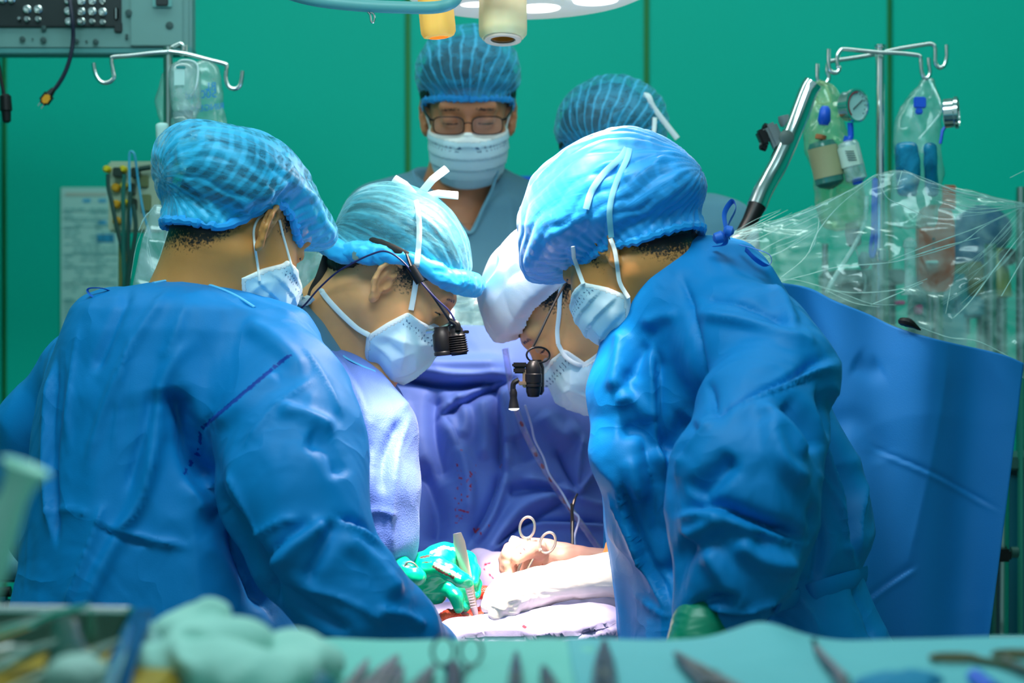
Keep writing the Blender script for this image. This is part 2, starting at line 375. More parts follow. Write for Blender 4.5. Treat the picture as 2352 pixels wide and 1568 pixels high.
# ---------------------------------------------------------------- plain mesh builder
class MB:
    def __init__(s): s.v = []; s.f = []
    def add(s, v, f):
        o = len(s.v); s.v += [tuple(map(float, p)) for p in v]; s.f += [tuple(i + o for i in q) for q in f]; return s
    def box(s, c, size, R=None, bev=0.0):
        bm = bmesh.new(); bmesh.ops.create_cube(bm, size=1.0)
        for vv in bm.verts: vv.co = Vector((vv.co.x * size[0], vv.co.y * size[1], vv.co.z * size[2]))
        if bev: bmesh.ops.bevel(bm, geom=bm.edges[:] , offset=bev, segments=2, affect='EDGES')
        R = Matrix.Identity(3) if R is None else Matrix([list(r) for r in np.asarray(R)])
        bm.verts.ensure_lookup_table()
        v = [R @ x.co + V3(c) for x in bm.verts]; f = [[x.index for x in q.verts] for q in bm.faces]; bm.free()
        return s.add(v, f)
    def tube(s, pts, r, seg=10, closed=False, caps=True, flat=None, up=None):
        """sweep; r number or list; flat = ratio of second radius"""
        P = [np.array(p, float) for p in pts]; n = len(P)
        rs = [r] * n if np.isscalar(r) else list(r)
        T = []
        for i in range(n):
            a = P[(i - 1) % n] if closed or i > 0 else P[i]; b = P[(i + 1) % n] if closed or i < n - 1 else P[i]
            t = b - a; T.append(t / (np.linalg.norm(t) + 1e-12))
        u = np.array(up, float) if up is not None else (np.array([0, 0, 1.0]) if abs(T[0][2]) < 0.9 else np.array([1.0, 0, 0]))
        ring = []; base = len(s.v)
        for i in range(n):
            u = (np.array(up, float) if up is not None else u); u = u - T[i] * (u @ T[i]); u = u / (np.linalg.norm(u) + 1e-12); w_ = np.cross(T[i], u)
            for k in range(seg):
                a = 2 * PI * k / seg
                s.v.append(tuple(P[i] + rs[i] * (math.cos(a) * u * (flat if flat else 1) + math.sin(a) * w_)))
        for i in range(n if closed else n - 1):
            j = (i + 1) % n
            for k in range(seg):
                k2 = (k + 1) % seg
                s.f.append((base + i * seg + k, base + i * seg + k2, base + j * seg + k2, base + j * seg + k))
        if caps and not closed:
            s.f.append(tuple(base + k for k in range(seg))[::-1]); s.f.append(tuple(base + (n - 1) * seg + k for k in range(seg)))
        return s
    def lathe(s, c, axis, prof, seg=24, caps=True):
        """prof: (distance along axis, radius)"""
        ax = np.array(axis, float); ax /= np.linalg.norm(ax)
        u = np.cross(ax, [0, 0, 1.0]) if abs(ax[2]) < 0.9 else np.cross(ax, [1.0, 0, 0]); u /= np.linalg.norm(u); w_ = np.cross(ax, u)
        base = len(s.v); c = np.array(c, float)
        for d, r in prof:
            for k in range(seg):
                a = 2 * PI * k / seg; s.v.append(tuple(c + ax * d + r * (math.cos(a) * u + math.sin(a) * w_)))
        for i in range(len(prof) - 1):
            for k in range(seg):
                k2 = (k + 1) % seg; s.f.append((base + i * seg + k, base + i * seg + k2, base + (i + 1) * seg + k2, base + (i + 1) * seg + k))
        if caps: s.f.append(tuple(base + k for k in range(seg))[::-1]); s.f.append(tuple(base + (len(prof) - 1) * seg + k for k in range(seg)))
        return s
    def prism(s, pts2, fr, to, axes):
        """extrude outline pts2 along n between depths fr..to; axes = (origin,u,v,n)"""
        o, u, v_, n = [np.array(x, float) for x in axes]; b = len(s.v); N = len(pts2)
        for d in (fr, to):
            for x, y in pts2: s.v.append(tuple(o + u * x + v_ * y + n * d))
        s.f.append(tuple(range(b, b + N))); s.f.append(tuple(range(b + 2 * N - 1, b + N - 1, -1)))
        for k in range(N): s.f.append((b + k, b + N + k, b + N + (k + 1) % N, b + (k + 1) % N))
        return s
    def build(s, name, m, parent=None, smooth=True, label=None):
        me = bpy.data.meshes.new(name); me.from_pydata(s.v, [], s.f); me.update()
        bm = bmesh.new(); bm.from_mesh(me); bmesh.ops.recalc_face_normals(bm, faces=bm.faces[:]); bm.to_mesh(me); bm.free()
        o = link(name, me, m, parent, smooth, label)
        if smooth:
            try: me.set_sharp_from_angle(angle=math.radians(40))
            except Exception: pass
        return o
from mathutils.bvhtree import BVHTree
def bvh_of(objs):
    V = []; P_ = []
    for o in objs:
        me = o.data; n = len(me.vertices); c = np.empty(n * 3); me.vertices.foreach_get('co', c); b0 = len(V); V += c.reshape(-1, 3).tolist()
        P_ += [[i + b0 for i in p.vertices] for p in me.polygons]
    return BVHTree.FromPolygons(V, P_)
def snap(tree, px, py, off=0.002, alt=2.9):
    """rest a point on the surface seen at that place"""
    o = Vector((0, 0, CZ)); d = (V3(W(px, py, 1.0)) - o).normalized(); h = tree.ray_cast(o, d)
    p = h[0] if h[0] is not None else V3(W(px, py, alt))
    return np.array(p - d * off)
def snap_path(tree, pts, off=0.003, alt=2.9, n=7):
    P = spline([np.array(p, float) for p in pts], n); out = [snap(tree, a, b, off, alt) for a, b in P]
    for _ in range(2): out = [out[0]] + [(a + 2 * b + c) / 4 for a, b, c in zip(out[:-2], out[1:-1], out[2:])] + [out[-1]]
    return out
def ribbon(name, pts, width, m, parent, up=None, th=0.0012, label=None, n=5):
    return MB().tube(spline(pts, n), width / 2, seg=8, flat=max(th / width, 0.12), up=up).build(name, m, parent, label=label)
def text_mesh(name, s, size, m, parent, loc, R, mirror=False, depth=0.0004, label=None):
    cu = bpy.data.curves.new(name, 'FONT'); cu.body = s; cu.size = size; cu.extrude = depth; cu.align_x = 'CENTER'
    o = bpy.data.objects.new(name, cu); C.objects.link(o)
    dg = bpy.context.evaluated_depsgraph_get(); me = bpy.data.meshes.new_from_object(o.evaluated_get(dg)); bpy.data.objects.remove(o)
    M = Matrix([list(r) for r in np.asarray(R)]).to_4x4()
    if mirror: M = M @ Matrix.Diagonal((-1, 1, 1, 1))
    me.transform(Matrix.Translation(V3(loc)) @ M)
    return link(name, me, m, parent, False, label)
# ================================================================ the room
WALLM = mat('teal_wall_panel', (0.0, 0.43, 0.325), 0.5, spec=0.12, var=0.03, vscale=1.5)
SEAM = mat('green_joint_strip', (0.01, 0.33, 0.06), 0.5)
FLOORM = mat('grey_green_vinyl', (0.16, 0.28, 0.26), 0.35, var=0.15)
CEILM = mat('white_ceiling', (0.75, 0.8, 0.8), 0.8)
YW = 4.8
def struct(name, mb, m, parent=None):
    o = mb.build(name, m, parent, smooth=False)
    if parent is None: o['kind'] = 'structure'
    return o
wx = lambda px: W(px, 0, YW)[0]
fl = struct('floor', MB().box((0, 1.5, -0.05), (7.0, 9.0, 0.1)), FLOORM)
wb = struct('wall_back', MB().box((0, YW + 0.08, 1.5), (5.4, 0.12, 3.0)), SEAM)
edges = [-2352 + 0, -1170, 10, 937, 1485, 2043, 3000, 3600]
xs = [-2.6] + [wx(e) for e in (10, 937, 1485, 2043)] + [2.6]
for a, b in zip(xs[:-1], xs[1:]):
    MB().box(((a + b) / 2, YW + 0.005, 1.5), (b - a - 0.014, 0.03, 2.98), bev=0.003).build('panel', WALLM, wb, smooth=False)
struct('wall_left', MB().box((-2.66, 2.4, 1.5), (0.1, 5.0, 3.0)), WALLM)
struct('wall_right', MB().box((2.66, 2.4, 1.5), (0.1, 5.0, 3.0)), WALLM)
struct('ceiling', MB().box((0, 2.4, 3.05), (5.4, 5.0, 0.1)), CEILM)
# ================================================================ the people
SKIN = mat('skin', (0.88, 0.40, 0.16), 0.42, sss=0.25, var=0.10, vscale=25, bump=0.12, bscale=700, paint=True, sheen=0.05)
SKIN_A = mat('skin_olive', (0.66, 0.27, 0.075), 0.45, sss=0.2, var=0.10, vscale=25, bump=0.12, bscale=700, paint=True, sheen=0.05)
SKIN_B = mat('skin_tan', (0.60, 0.22, 0.10), 0.45, sss=0.2, var=0.08, vscale=25, bump=0.12, bscale=700, paint=True, sheen=0.05)
HAIR = mat('black_hair', (0.012, 0.010, 0.010), 0.45, bump=1.0, bscale=500)
GOWN = mat('blue_gown', (0.0, 0.205, 0.55), 0.55, sheen=0.02, spec=0.28, var=0.06, vscale=5, bscale=700, weave=0.12, paint=True, crease=0.35, cscale=6.0)
GOWN_L = mat('pale_blue_gown', (0.13, 0.23, 0.66), 0.6, sheen=0.25, var=0.05, vscale=5, bscale=420, weave=0.35, paint=True, crease=0.2, cscale=7.0)
BELT = mat('gown_belt', (0.0, 0.19, 0.55), 0.55, spec=.28)
TIE = mat('gown_tie', (0.008, 0.13, 0.60), 0.5, sheen=0.2)
PIPING = mat('pale_blue_piping', (0.10, 0.50, 0.85), 0.5, sheen=0.2)
SCRUBS = mat('grey_blue_scrubs', (0.10, 0.26, 0.36), 0.8, sheen=0.3, var=0.05, bump=0.2, bscale=900)
MASK = mat('mask_fabric', (0.58, 0.80, 0.90), 0.6, sheen=0.3, sss=0.0, bump=0.1, bscale=900, paint=True)
MASKW = mat('mask_edge_white', (0.85, 0.90, 0.90), 0.6, sheen=0.2)
CAP1 = gauze('cap_gauze_blue', (0.02, 0.46, 0.80), 0.22, 0.85, lines=.35, lfreq=16, nscale=42, ribs=.28)
CAP4 = gauze('cap_gauze_deep', (0.01, 0.34, 0.85), 0.72, 1.0, nscale=36, lines=.2, lfreq=18, ribs=.15)
CAP5 = gauze('cap_gauze_dim', (0.03, 0.42, 0.72), 0.22, 0.60, lines=.5, lfreq=44, nscale=50)
CAP2 = gauze('cap_gauze_teal', (0.10, 0.50, 0.62), 0.30, 0.72, nscale=60, lines=.3, lfreq=30)
CAPBAND = mat('cap_band_blue', (0.01, 0.36, 0.85), 0.5, sheen=0.3)
CAPBAND_L = mat('cap_band_bright', (0.03, 0.50, 0.90), 0.5, sheen=0.3)
WHITECLOTH = mat('white_cotton', (0.80, 0.76, 0.84), 0.8, sheen=0.3, bump=0.3, bscale=900)
BLACK = mat('black_plastic', (0.006, 0.006, 0.007), 0.38, spec=0.3)
RUBBER = mat('black_strap', (0.02, 0.015, 0.012), 0.7, bump=0.3, bscale=500)
STEEL = mat('stainless_steel', (0.72, 0.72, 0.72), 0.18, 1.0)
STEELW = mat('warm_steel', (0.62, 0.56, 0.50), 0.36, 0.88)
EYEW = mat('eye_white', (0.8, 0.78, 0.75), 0.2)
LENS = film('spectacle_lens', (0.95, 0.95, 0.95), 0.03, (0.8, 0.75, 0.75), 0.5)

CRN = ((0, -0.014, 0.036), (0.076, 0.097, 0.084))
def head_frame(O, f, u, s=1.0):
    f = np.array(f, float); f /= np.linalg.norm(f); u = np.array(u, float); u -= f * (u @ f); u /= np.linalg.norm(u)
    return dict(O=np.array(O, float), R=np.stack([np.cross(f, u), f, u], 1), s=s)
def toL(H, P): return (P - H['O']) @ H['R'] / H['s']
def toW(H, p): return H['O'] + (np.asarray(p, float) * H['s']) @ H['R'].T
def head_sdf(q, eyes=True):
    d = ell(q, *CRN)
    d = smin(d, ell(q, (0, 0.030, -0.040), (0.062, 0.062, 0.086)), 0.03)
    m = q.copy(); m[:, 0] = np.abs(m[:, 0])
    d = smin(d, cap(m, (0.052, -0.004, -0.058), (0.016, 0.068, -0.106), 0.016, 0.014), 0.03)      # jaw
    d = smin(d, ell(q, (0, 0.078, -0.108), (0.020, 0.020, 0.018)), 0.02)                           # chin
    d = smin(d, ell(m, (0.044, 0.058, -0.030), (0.022, 0.026, 0.022)), 0.025)                      # cheekbone
    d = smin(d, cap(m, (0.006, 0.087, 0.022), (0.042, 0.076, 0.024), 0.011, 0.010), 0.018)         # brow
    d = smax(d, -ell(m, (0.032, 0.101, 0.002), (0.019, 0.015, 0.013)), 0.014)                      # socket
    d = smin(d, ell(m, (0.032, 0.078, 0.001), (0.0155, 0.0150, 0.0135)), 0.006)                    # lids
    d = smax(d, -cap(m, (0.020, 0.0935, -0.003), (0.044, 0.0875, -0.002), 0.0014), 0.002)          # lid line
    d = smin(d, cap(q, (0, 0.088, 0.012), (0, 0.112, -0.030), 0.007, 0.011), 0.012)                # nose
    d = smin(d, ell(m, (0.012, 0.101, -0.035), (0.009, 0.010, 0.008)), 0.008)
    d = smin(d, ell(q, (0, 0.094, -0.066), (0.024, 0.010, 0.007)), 0.008)                          # lips
    d = smin(d, ell(q, (0, 0.092, -0.077), (0.020, 0.010, 0.007)), 0.008)
    return d
HELIX = [(-0.001, 0.006), (0.006, 0.024), (-0.004, 0.033), (-0.018, 0.030), (-0.025, 0.014), (-0.022, -0.004), (-0.013, -0.020), (-0.006, -0.028)]
ANTI = [(-0.006, 0.019), (-0.013, 0.012), (-0.016, 0.000), (-0.010, -0.013), (-0.002, -0.016)]
def ear_sdf(q, flare=0.38):
    m = q.copy(); m[:, 0] = np.abs(m[:, 0])
    # ear plane coordinates: e0 forward, e1 up, e2 outward normal
    o = np.array((0.0735, 0.000, -0.012)); th = -flare
    e0 = np.array((math.sin(th), math.cos(th), 0.0)); e0 = e0 * 1.0
    e1 = np.array((0, -0.17, 0.985)); e2 = np.cross(e0, e1); e2 /= np.linalg.norm(e2)
    r = m - o; a = np.stack([r @ e0, r @ e1, r @ e2], 1)
    if e2[0] < 0: a[:, 2] *= -1
    # flared plate: helix further out
    P3 = [np.array((x, y, 0.006 - x * 0.12)) for x, y in HELIX]
    d = ell(a, (-0.010, 0.006, 0.001), (0.015, 0.027, 0.0040))
    d = smax(d, -ell(a, (-0.004, -0.002, 0.006), (0.0085, 0.011, 0.0065)), 0.004)
    for p, n_ in zip(P3[:-1], P3[1:]): d = smin(d, cap(a, p, n_, 0.0036), 0.003)
    A3 = [np.array((x, y, 0.0045)) for x, y in ANTI]
    for p, n_ in zip(A3[:-1], A3[1:]): d = smin(d, cap(a, p, n_, 0.0028), 0.003)
    d = smin(d, ell(a, (-0.004, -0.028, 0.003), (0.0075, 0.010, 0.0045)), 0.006)
    d = smin(d, ell(a, (0.003, -0.006, 0.0035), (0.0045, 0.0065, 0.004)), 0.004)
    d = smin(d, cap(a, (0.002, 0.000, -0.010), (-0.004, 0.002, -0.002), 0.016, 0.011), 0.006)
    return smax(d, -ell(a, (-0.003, -0.003, 0.010), (0.0085, 0.0115, 0.0085)), 0.003)
def make_body(parent, H, neck, trunk, limbs, m, paint=None, flare=0.38, nr=0.057, hairline=None, h=0.0028):
    """one continuous figure: head with face and ears, neck, trunk and limbs"""
    nk = toW(H, (0, -0.028, -0.050)); nb = np.array(neck)
    limbs = [[tuple(p[:3]) + (p[3] * .62,) for p in l] for l in limbs]; trunk = [tuple(p[:3]) + (p[3] * .78,) for p in trunk]
    def fhead(P):
        q = toL(H, P); d = head_sdf(q); d = smin(d, ear_sdf(q, flare), 0.004) * H['s']
        d = smin(d, cap(P, nk, nb, nr * H['s'], (nr + 0.012) * H['s']), 0.03)
        return smin(d, flow(P), 0.05)
    def flow(P):
        d = chain(P, trunk, 0.06)
        for l in limbs: d = smin(d, chain(P, l, 0.02), 0.03)
        return d
    ear = [toW(H, (sx * 0.1, y, z)) for sx in (-1, 1) for y in (-.125, .125) for z in (-.14, .13)]
    lo = np.minimum(np.min(ear, 0), nb - 0.085); hi = np.maximum(np.max(ear, 0), nb + np.array((0.085, 0.085, 0.05)))
    zc = nb[2] - 0.06
    v1, f1 = nets(fhead, lo, hi, h)
    v2, f2 = nets(lambda P: smin(flow(P), cap(P, nk, nb, nr * H['s'], (nr + 0.012) * H['s']), 0.03), np.min([np.array(p[:3]) - p[3] for l in limbs + [trunk] for p in l], 0) - 0.03,
                  np.max([np.array(p[:3]) + p[3] for l in limbs + [trunk] for p in l], 0) + 0.03, 0.014)
    # the fine head and shoulders replace the coarse ones where both exist
    fc = v2[f2].mean(1); keep = ~((fc > lo + 0.01).all(1) & (fc < hi - 0.01).all(1)); f2 = f2[keep]
    me = mesh_np(np.concatenate([v1, v2]), np.concatenate([f1, f2 + len(v1)]))
    v = np.concatenate([v1, v2]); q = toL(H, v)
    c = np.zeros((len(v), 4))
    # brows, lashes and short hair at the hairline are the skin's own colour
    bx = np.abs(q[:, 0])
    br = np.exp(-((q[:, 2] - 0.0235 + 0.10 * (bx - 0.03)) / 0.0042) ** 2) * (q[:, 1] > 0.06) * np.clip((bx - 0.010) / 0.006, 0, 1) * np.clip((0.052 - bx) / 0.006, 0, 1)
    ls = np.exp(-((q[:, 2] + 0.0035) / 0.0016) ** 2) * (q[:, 1] > 0.07) * (np.abs(bx - 0.032) < 0.014)
    st = np.zeros(len(v))
    if hairline is not None:
        hz = np.interp(q[:, 1], [a for a, b in hairline], [b for a, b in hairline]); st = np.clip((q[:, 2] - hz) / 0.060 + 0.4, 0, 1) * (q[:, 1] < 0.045)
        st *= np.abs(q[:, 0]) < 0.0795
    c[:, :3] = (0.015, 0.011, 0.010); c[:, 3] = np.maximum(np.maximum(br * 0.62, ls * 0.9), st * 0.85)
    if paint: c = paint_strokes(v, paint, c)
    paint_attr(me, c)
    return link('body', me, m, parent)
def brim_z(brim, y): return np.interp(y, [a for a, b in brim], [b for a, b in brim])
def cap0(q): return smin(ell(q, CRN[0], (CRN[1][0] + 0.007, CRN[1][1] + 0.007, CRN[1][2] + 0.007)), ell(q, (0, -0.030, -0.020), (0.074, 0.084, 0.085)), 0.02)
def make_cap(parent, H, brim, puff, mm, bandm, name='bouffant_cap', seed=1, pleats=30, amp=0.0022, tuck=0.045, band=0.0065, h=0.0032, fan=(0, 0), bandz=0.0, wr=0.004, gath=1.0, bumps=None, label=None):
    """puff: (centre, radii) of the full cap in head space; brim: height of the edge against forward distance"""
    def f(P):
        q = toL(H, P); zb = brim_z(brim, q[:, 1]); t = np.clip((q[:, 2] - zb) / tuck, 0, 1); t = t * t * (3 - 2 * t)
        d0 = cap0(q); d1 = ell(q, *puff)
        if bumps:
            for c_, r_ in bumps: d1 = smin(d1, ell(q, c_, r_), 0.03)
        d = smin(d0, d0 * (1 - t) + d1 * t, 0.01)
        return np.maximum(d, zb - q[:, 2]) * H['s']
    R = 0.21; O = toW(H, puff[0])
    v, fc = nets(f, O - R, O + R, h); v = smooth_v(v, fc, 2)
    q = toL(H, v); up = q[:, 2] - brim_z(brim, q[:, 1])
    fc = fc[(up[fc] > 0.0022).any(1)]
    used = np.unique(fc); mp = -np.ones(len(v), int); mp[used] = np.arange(len(used)); v = v[used]; fc = mp[fc]; q = q[used]; up = up[used]
    n = normals(v, fc)
    # pleats run front to back over the crown, gathered at the band
    c0 = np.array(puff[0]); ph = np.arctan2(q[:, 0] - c0[0] + fan[0], q[:, 2] - c0[2] + 0.05 + fan[1]); yy = q[:, 1] - c0[1]
    wob = vnoise(q * 22, seed)
    pl = np.abs(np.sin(ph * pleats * 0.5 + 2.0 * wob)) ** 0.7 - 0.6
    gather = np.exp(-up / 0.022) * np.sin(np.arctan2(q[:, 0], q[:, 1]) * 46 + 3 * wob)
    d = amp * pl + 0.0018 * gath * gather + wr * crumple(q, 26, seed + 3, (1.0, 0.7, 1.0))
    v = v + n * d[:, None]
    me = mesh_np(v, fc); vec_attr(me, 'hc', np.stack([ph * 0.11 + 0.35, yy, up], 1))
    o = link(name, me, mm, parent, label=label)
    if bandm is not None:
        ring = []; N = 140; rg = np.linspace(0.03, 0.16, 200)
        for i in range(N):
            th = 2 * PI * i / N; Q = np.stack([rg * math.sin(th), rg * math.cos(th), brim_z(brim, rg * math.cos(th)) + bandz], 1)
            dd = cap0(Q); k = np.where(dd > 0)[0]; q_ = Q[k[0]] if len(k) else Q[-1]
            ring.append(toW(H, (q_[0], q_[1], q_[2] + 0.0012 * math.sin(i * 1.9))))
        rs = [band * H['s'] * (1 + 0.16 * math.sin(i * 2.4) + 0.10 * math.sin(i * 1.1)) for i in range(N)]
        MB().tube(ring, rs, 8, closed=True).build('elastic_band', bandm, o)
    return o
def make_hair(parent, H, line, grow=0.004, m=None):
    def f(P):
        q = toL(H, P); d = ell(q, CRN[0], tuple(x + grow for x in CRN[1]))
        d = smin(d, ell(q, (0, -0.05, -0.02), (0.062, 0.052, 0.05)), 0.02)
        hz = np.interp(q[:, 1], [a for a, b in line], [b for a, b in line])
        return smax(d, hz - q[:, 2] + 0.004 * np.sin(q[:, 0] * 900), 0.012) * H['s']
    v, fc = nets(f, H['O'] - 0.16, H['O'] + 0.16, 0.004)
    n = normals(v, fc); v = v + n * (0.0012 * vnoise(v * 260, 3))[:, None]
    return link('hair', mesh_np(v, fc), m or HAIR, parent)
def make_mask(parent, H, top=-0.018, back=0.016, bot=-0.150, pleat=0.0025, seed=3, big=1.0, tilt=0.0, cr=0.003, blob=None, paint=None, prof=None, fan=None):
    mback = (lambda q: np.full(len(q), back)) if prof is None else (lambda q: np.interp(q[:, 2], [a for a, b in prof], [b for a, b in prof]))
    blob = blob or ((0, 0.052, -0.060), (0.069 * big, 0.079 * big, 0.078 * big))
    def f(P):
        q = toL(H, P); d = smin(ell(q, *blob), head_sdf(q) - 0.004, 0.012)
        x = np.abs(q[:, 0])
        yb = mback(q)
        d = smax(d, yb - q[:, 1], 0.003)
        zt = top + 0.010 * np.exp(-(x / 0.014) ** 2) - tilt * (0.09 - q[:, 1])
        d = smax(d, q[:, 2] - zt, 0.003)
        return smax(d, bot - q[:, 2], 0.006) * H['s']
    O = toW(H, (0, 0.06, -0.07))
    v, fc = nets(f, O - 0.13, O + 0.13, 0.0026); v = smooth_v(v, fc, 1)
    n = normals(v, fc); q = toL(H, v)
    saw = np.mod(-(q[:, 2]) / 0.021 + 0.2, 1.0)
    side = np.clip((q[:, 1] - mback(q) - 0.006) / 0.02, 0, 1)
    v = v + n * ((pleat * (saw - 0.5) + cr * crumple(q, 34, seed, (1.2, 1.2, 0.6))) * side)[:, None]
    if fan:
        for cy_, cz_, nf, af, ph_ in fan:
            an = np.arctan2(q[:, 2] - cz_, q[:, 1] - cy_); rr_ = np.hypot(q[:, 2] - cz_, q[:, 1] - cy_)
            v = v + n * (af * (1 - 2 * np.abs(np.sin(an * nf + ph_ + .8 * vnoise(q * 30, seed)))) * np.clip(rr_ / .05, 0, 1) * side)[:, None]
    me = mesh_np(v, fc)
    c = np.zeros((len(v), 4)); edge = (q[:, 1] < mback(q) + 0.008) | (q[:, 2] > top - 0.004)
    c[edge] = (0.85, 0.88, 0.88, 0.95)
    # rows of little weld marks below the top seam and beside the ends
    mk = (np.abs(np.mod(q[:, 1], 0.006) - 0.003) < 0.0013) & ((np.abs(q[:, 2] - top + 0.014) < 0.0018) | (np.abs(q[:, 2] - top + 0.020) < 0.0018))
    c[mk & ~edge] = (0.08, 0.20, 0.36, 0.7)
    paint_attr(me, c)
    return link('face_mask', me, MASK, parent)
def make_gown(parent, name, rows, arms, m, strokes, seed, k=0.05, h=0.0050, crs=((8, 0.006), (17, 0.0028)), stretch=(1, 1, 0.6), n=2.3, cuts=(), paint=None, zmin=None, sm=2, lift=None, label=None):
    """rows: (py, left px, right px, centre depth, half depth); arms: joints in metres"""
    R = []
    for py, l, r, Y, b in rows:
        z = CZ - (py - 784.0) / F * Y; xl = (l - 1176) / F * Y; xr = (r - 1176) / F * Y
        R.append((z, (xl + xr) / 2, (xr - xl) / 2, Y, b))
    def f(P):
        d = loft(P, R, n)
        for a in arms: d = smin(d, chain(P, a, 0.03), k)
        for c in cuts: d = c(P, d)
        return d
    A = np.array(R); lo = np.array([(A[:, 1] - A[:, 2]).min(), (A[:, 3] - A[:, 4]).min(), A[:, 0].min()]); hi = np.array([(A[:, 1] + A[:, 2]).max(), (A[:, 3] + A[:, 4]).max(), A[:, 0].max()])
    for a in arms:
        a = np.array(a); lo = np.minimum(lo, (a[:, :3] - a[:, 3:]).min(0)); hi = np.maximum(hi, (a[:, :3] + a[:, 3:]).max(0))
    lo -= 0.03; hi += 0.03
    v, fc = nets(f, lo, hi, h); v = smooth_v(v, fc, sm)
    nn = normals(v, fc); p2 = proj(v); face = np.clip(-nn[:, 1] * 2.2, 0, 1)
    d = 1.35 * stroke_disp(p2, face, strokes)
    q = v.copy()
    for i, (sc, am) in enumerate(crs): d += am * crumple(q, sc, seed + 10 * i, stretch)
    v = v + nn * d[:, None]
    me = mesh_np(v, fc)
    paint_attr(me, paint_strokes(v, paint or []))
    return link(name, me, m, parent, label=label)
def J(px, py, Y, r): return tuple(W(px, py, Y)) + (r,)
def glove(parent, name, chains, m, h=0.0022, k=0.008, blobs=(), cr=0.0008, seed=2, paint=None, label=None):
    """palm, five bent fingers and wrist grown into one skin"""
    A = np.array([p for c in chains for p in c] + [tuple(b[0]) + (max(b[1]),) for b in blobs])
    def f(P):
        d = None
        for c in chains:
            e = chain(P, c, 0.006); d = e if d is None else smin(d, e, k)
        for b in blobs: d = smin(d, ell(P, b[0], b[1]), 0.014)
        return d
    v, fc = nets(f, (A[:, :3] - A[:, 3:]).min(0) - 0.01, (A[:, :3] + A[:, 3:]).max(0) + 0.01, h)
    n = normals(v, fc); v = v + n * (cr * crumple(v, 70, seed, (0.6, 1, 1.6)))[:, None]
    me = mesh_np(v, fc); paint_attr(me, paint_strokes(v, paint or []))
    return link(name, me, m, parent, label=label)

# ---------------------------------------------------------------- nurse on the left, seen from behind
p1 = thing('person', 'person in blue gown at the left seen from behind, puffy blue cap, head bent right', 'person', (W(350, 784, 2.72)[0], 2.72, 0), group=None)
H1 = head_frame(W(560, 512, 2.80), (.64, .52, -.56), (.46, .34, .82), 1.02)
b1 = make_body(p1, H1, W(462, 690, 2.80), [J(462, 760, 2.80, .10), J(420, 900, 2.78, .12), J(380, 1200, 2.74, .12), J(360, 1500, 2.72, .12)],
     [[J(620, 820, 2.74, .05), J(670, 1150, 2.62, .042), J(900, 1430, 2.60, .03)], [J(220, 830, 2.86, .05), J(110, 1150, 2.9, .042), J(230, 1350, 3.0, .03)],
      [J(440, 1500, 2.70, .08), W(430, 0, 2.7).tolist()[0:1] + [2.70, 0.5, .06], W(430, 0, 2.7).tolist()[0:1] + [2.70, 0.05, .045], W(430, 0, 2.7).tolist()[0:1] + [2.85, 0.04, .04]],
      [J(290, 1500, 2.72, .08), W(290, 0, 2.7).tolist()[0:1] + [2.74, 0.5, .06], W(290, 0, 2.7).tolist()[0:1] + [2.74, 0.05, .045], W(290, 0, 2.7).tolist()[0:1] + [2.88, 0.04, .04]]],
     SKIN_A, hairline=[(-.13, -.112), (-.06, -.096), (-.035, -.05), (-.02, .0), (0.01, .02), (.025, -.005), (.035, .0), (.05, .05)], nr=.062, flare=.68)
make_hair(p1, H1, [(-.12, -.062), (-.06, -.050), (-.03, -.00), (0.0, .02), (.06, .035)], .0035)
make_cap(p1, H1, [(-.12, -.076), (-.055, -.050), (-.035, -.020), (-.02, .014), (0.0, .028), (.025, .024), (.05, .014), (.12, .010)], ((0, -.030, .026), (.116, .138, .082)), CAP1, CAPBAND, seed=4, pleats=26, amp=.003, wr=.006, bumps=[((0, .085, .03), (.075, .05, .05))])
PROF = [(-.15, .055), (-.115, .040), (-.088, .012), (-.06, .030), (-.035, .052), (-.01, .060)]
make_mask(p1, H1, top=-.026, back=.018, seed=5, cr=.004, prof=PROF)
for a, b_ in (((.073, .022, -.030), (.086, -.004, .012)), ((.073, .022, -.105), (.082, -.022, -.030))):
    pass
e1 = lambda *a: toW(H1, a)
t1 = bvh_of([o for o in p1.children if o.name.startswith(('body', 'bouffant', 'face_mask'))])
MB().tube(snap_path(t1, [(642, 505), (650, 540), (660, 575), (668, 604), (674, 620)], .0015, 2.75), .0019, 8).build('ear_loop', MASKW, p1)
MB().tube(snap_path(t1, [(606, 492), (592, 505), (583, 530), (586, 570), (592, 610), (596, 645)], .0015, 2.75), .0019, 8).build('ear_loop', MASKW, p1)
rows1 = [(636, 385, 440, 2.80, .03), (645, 345, 505, 2.80, .07), (655, 295, 560, 2.80, .10), (668, 235, 600, 2.79, .12), (685, 195, 640, 2.78, .13), (710, 172, 690, 2.77, .14), (760, 152, 725, 2.76, .145), (820, 130, 730, 2.76, .15),
         (900, 105, 700, 2.75, .15), (1000, 85, 640, 2.75, .15), (1150, 70, 645, 2.74, .15), (1300, 60, 670, 2.73, .15), (1480, 20, 720, 2.72, .15), (1750, -40, 700, 2.71, .15), (2650, -120, 740, 2.70, .15)]
arm1 = [J(650, 800, 2.72, .060), J(655, 900, 2.66, .085), J(668, 1020, 2.60, .097), J(672, 1130, 2.55, .095), J(715, 1270, 2.52, .078), J(810, 1385, 2.52, .070), J(905, 1450, 2.56, .056), J(975, 1500, 2.62, .045)]
arm1b = [J(170, 850, 2.84, .055), J(95, 970, 2.88, .055), J(80, 1080, 2.90, .050), J(105, 1210, 2.88, .050), J(170, 1330, 2.9, .04)]
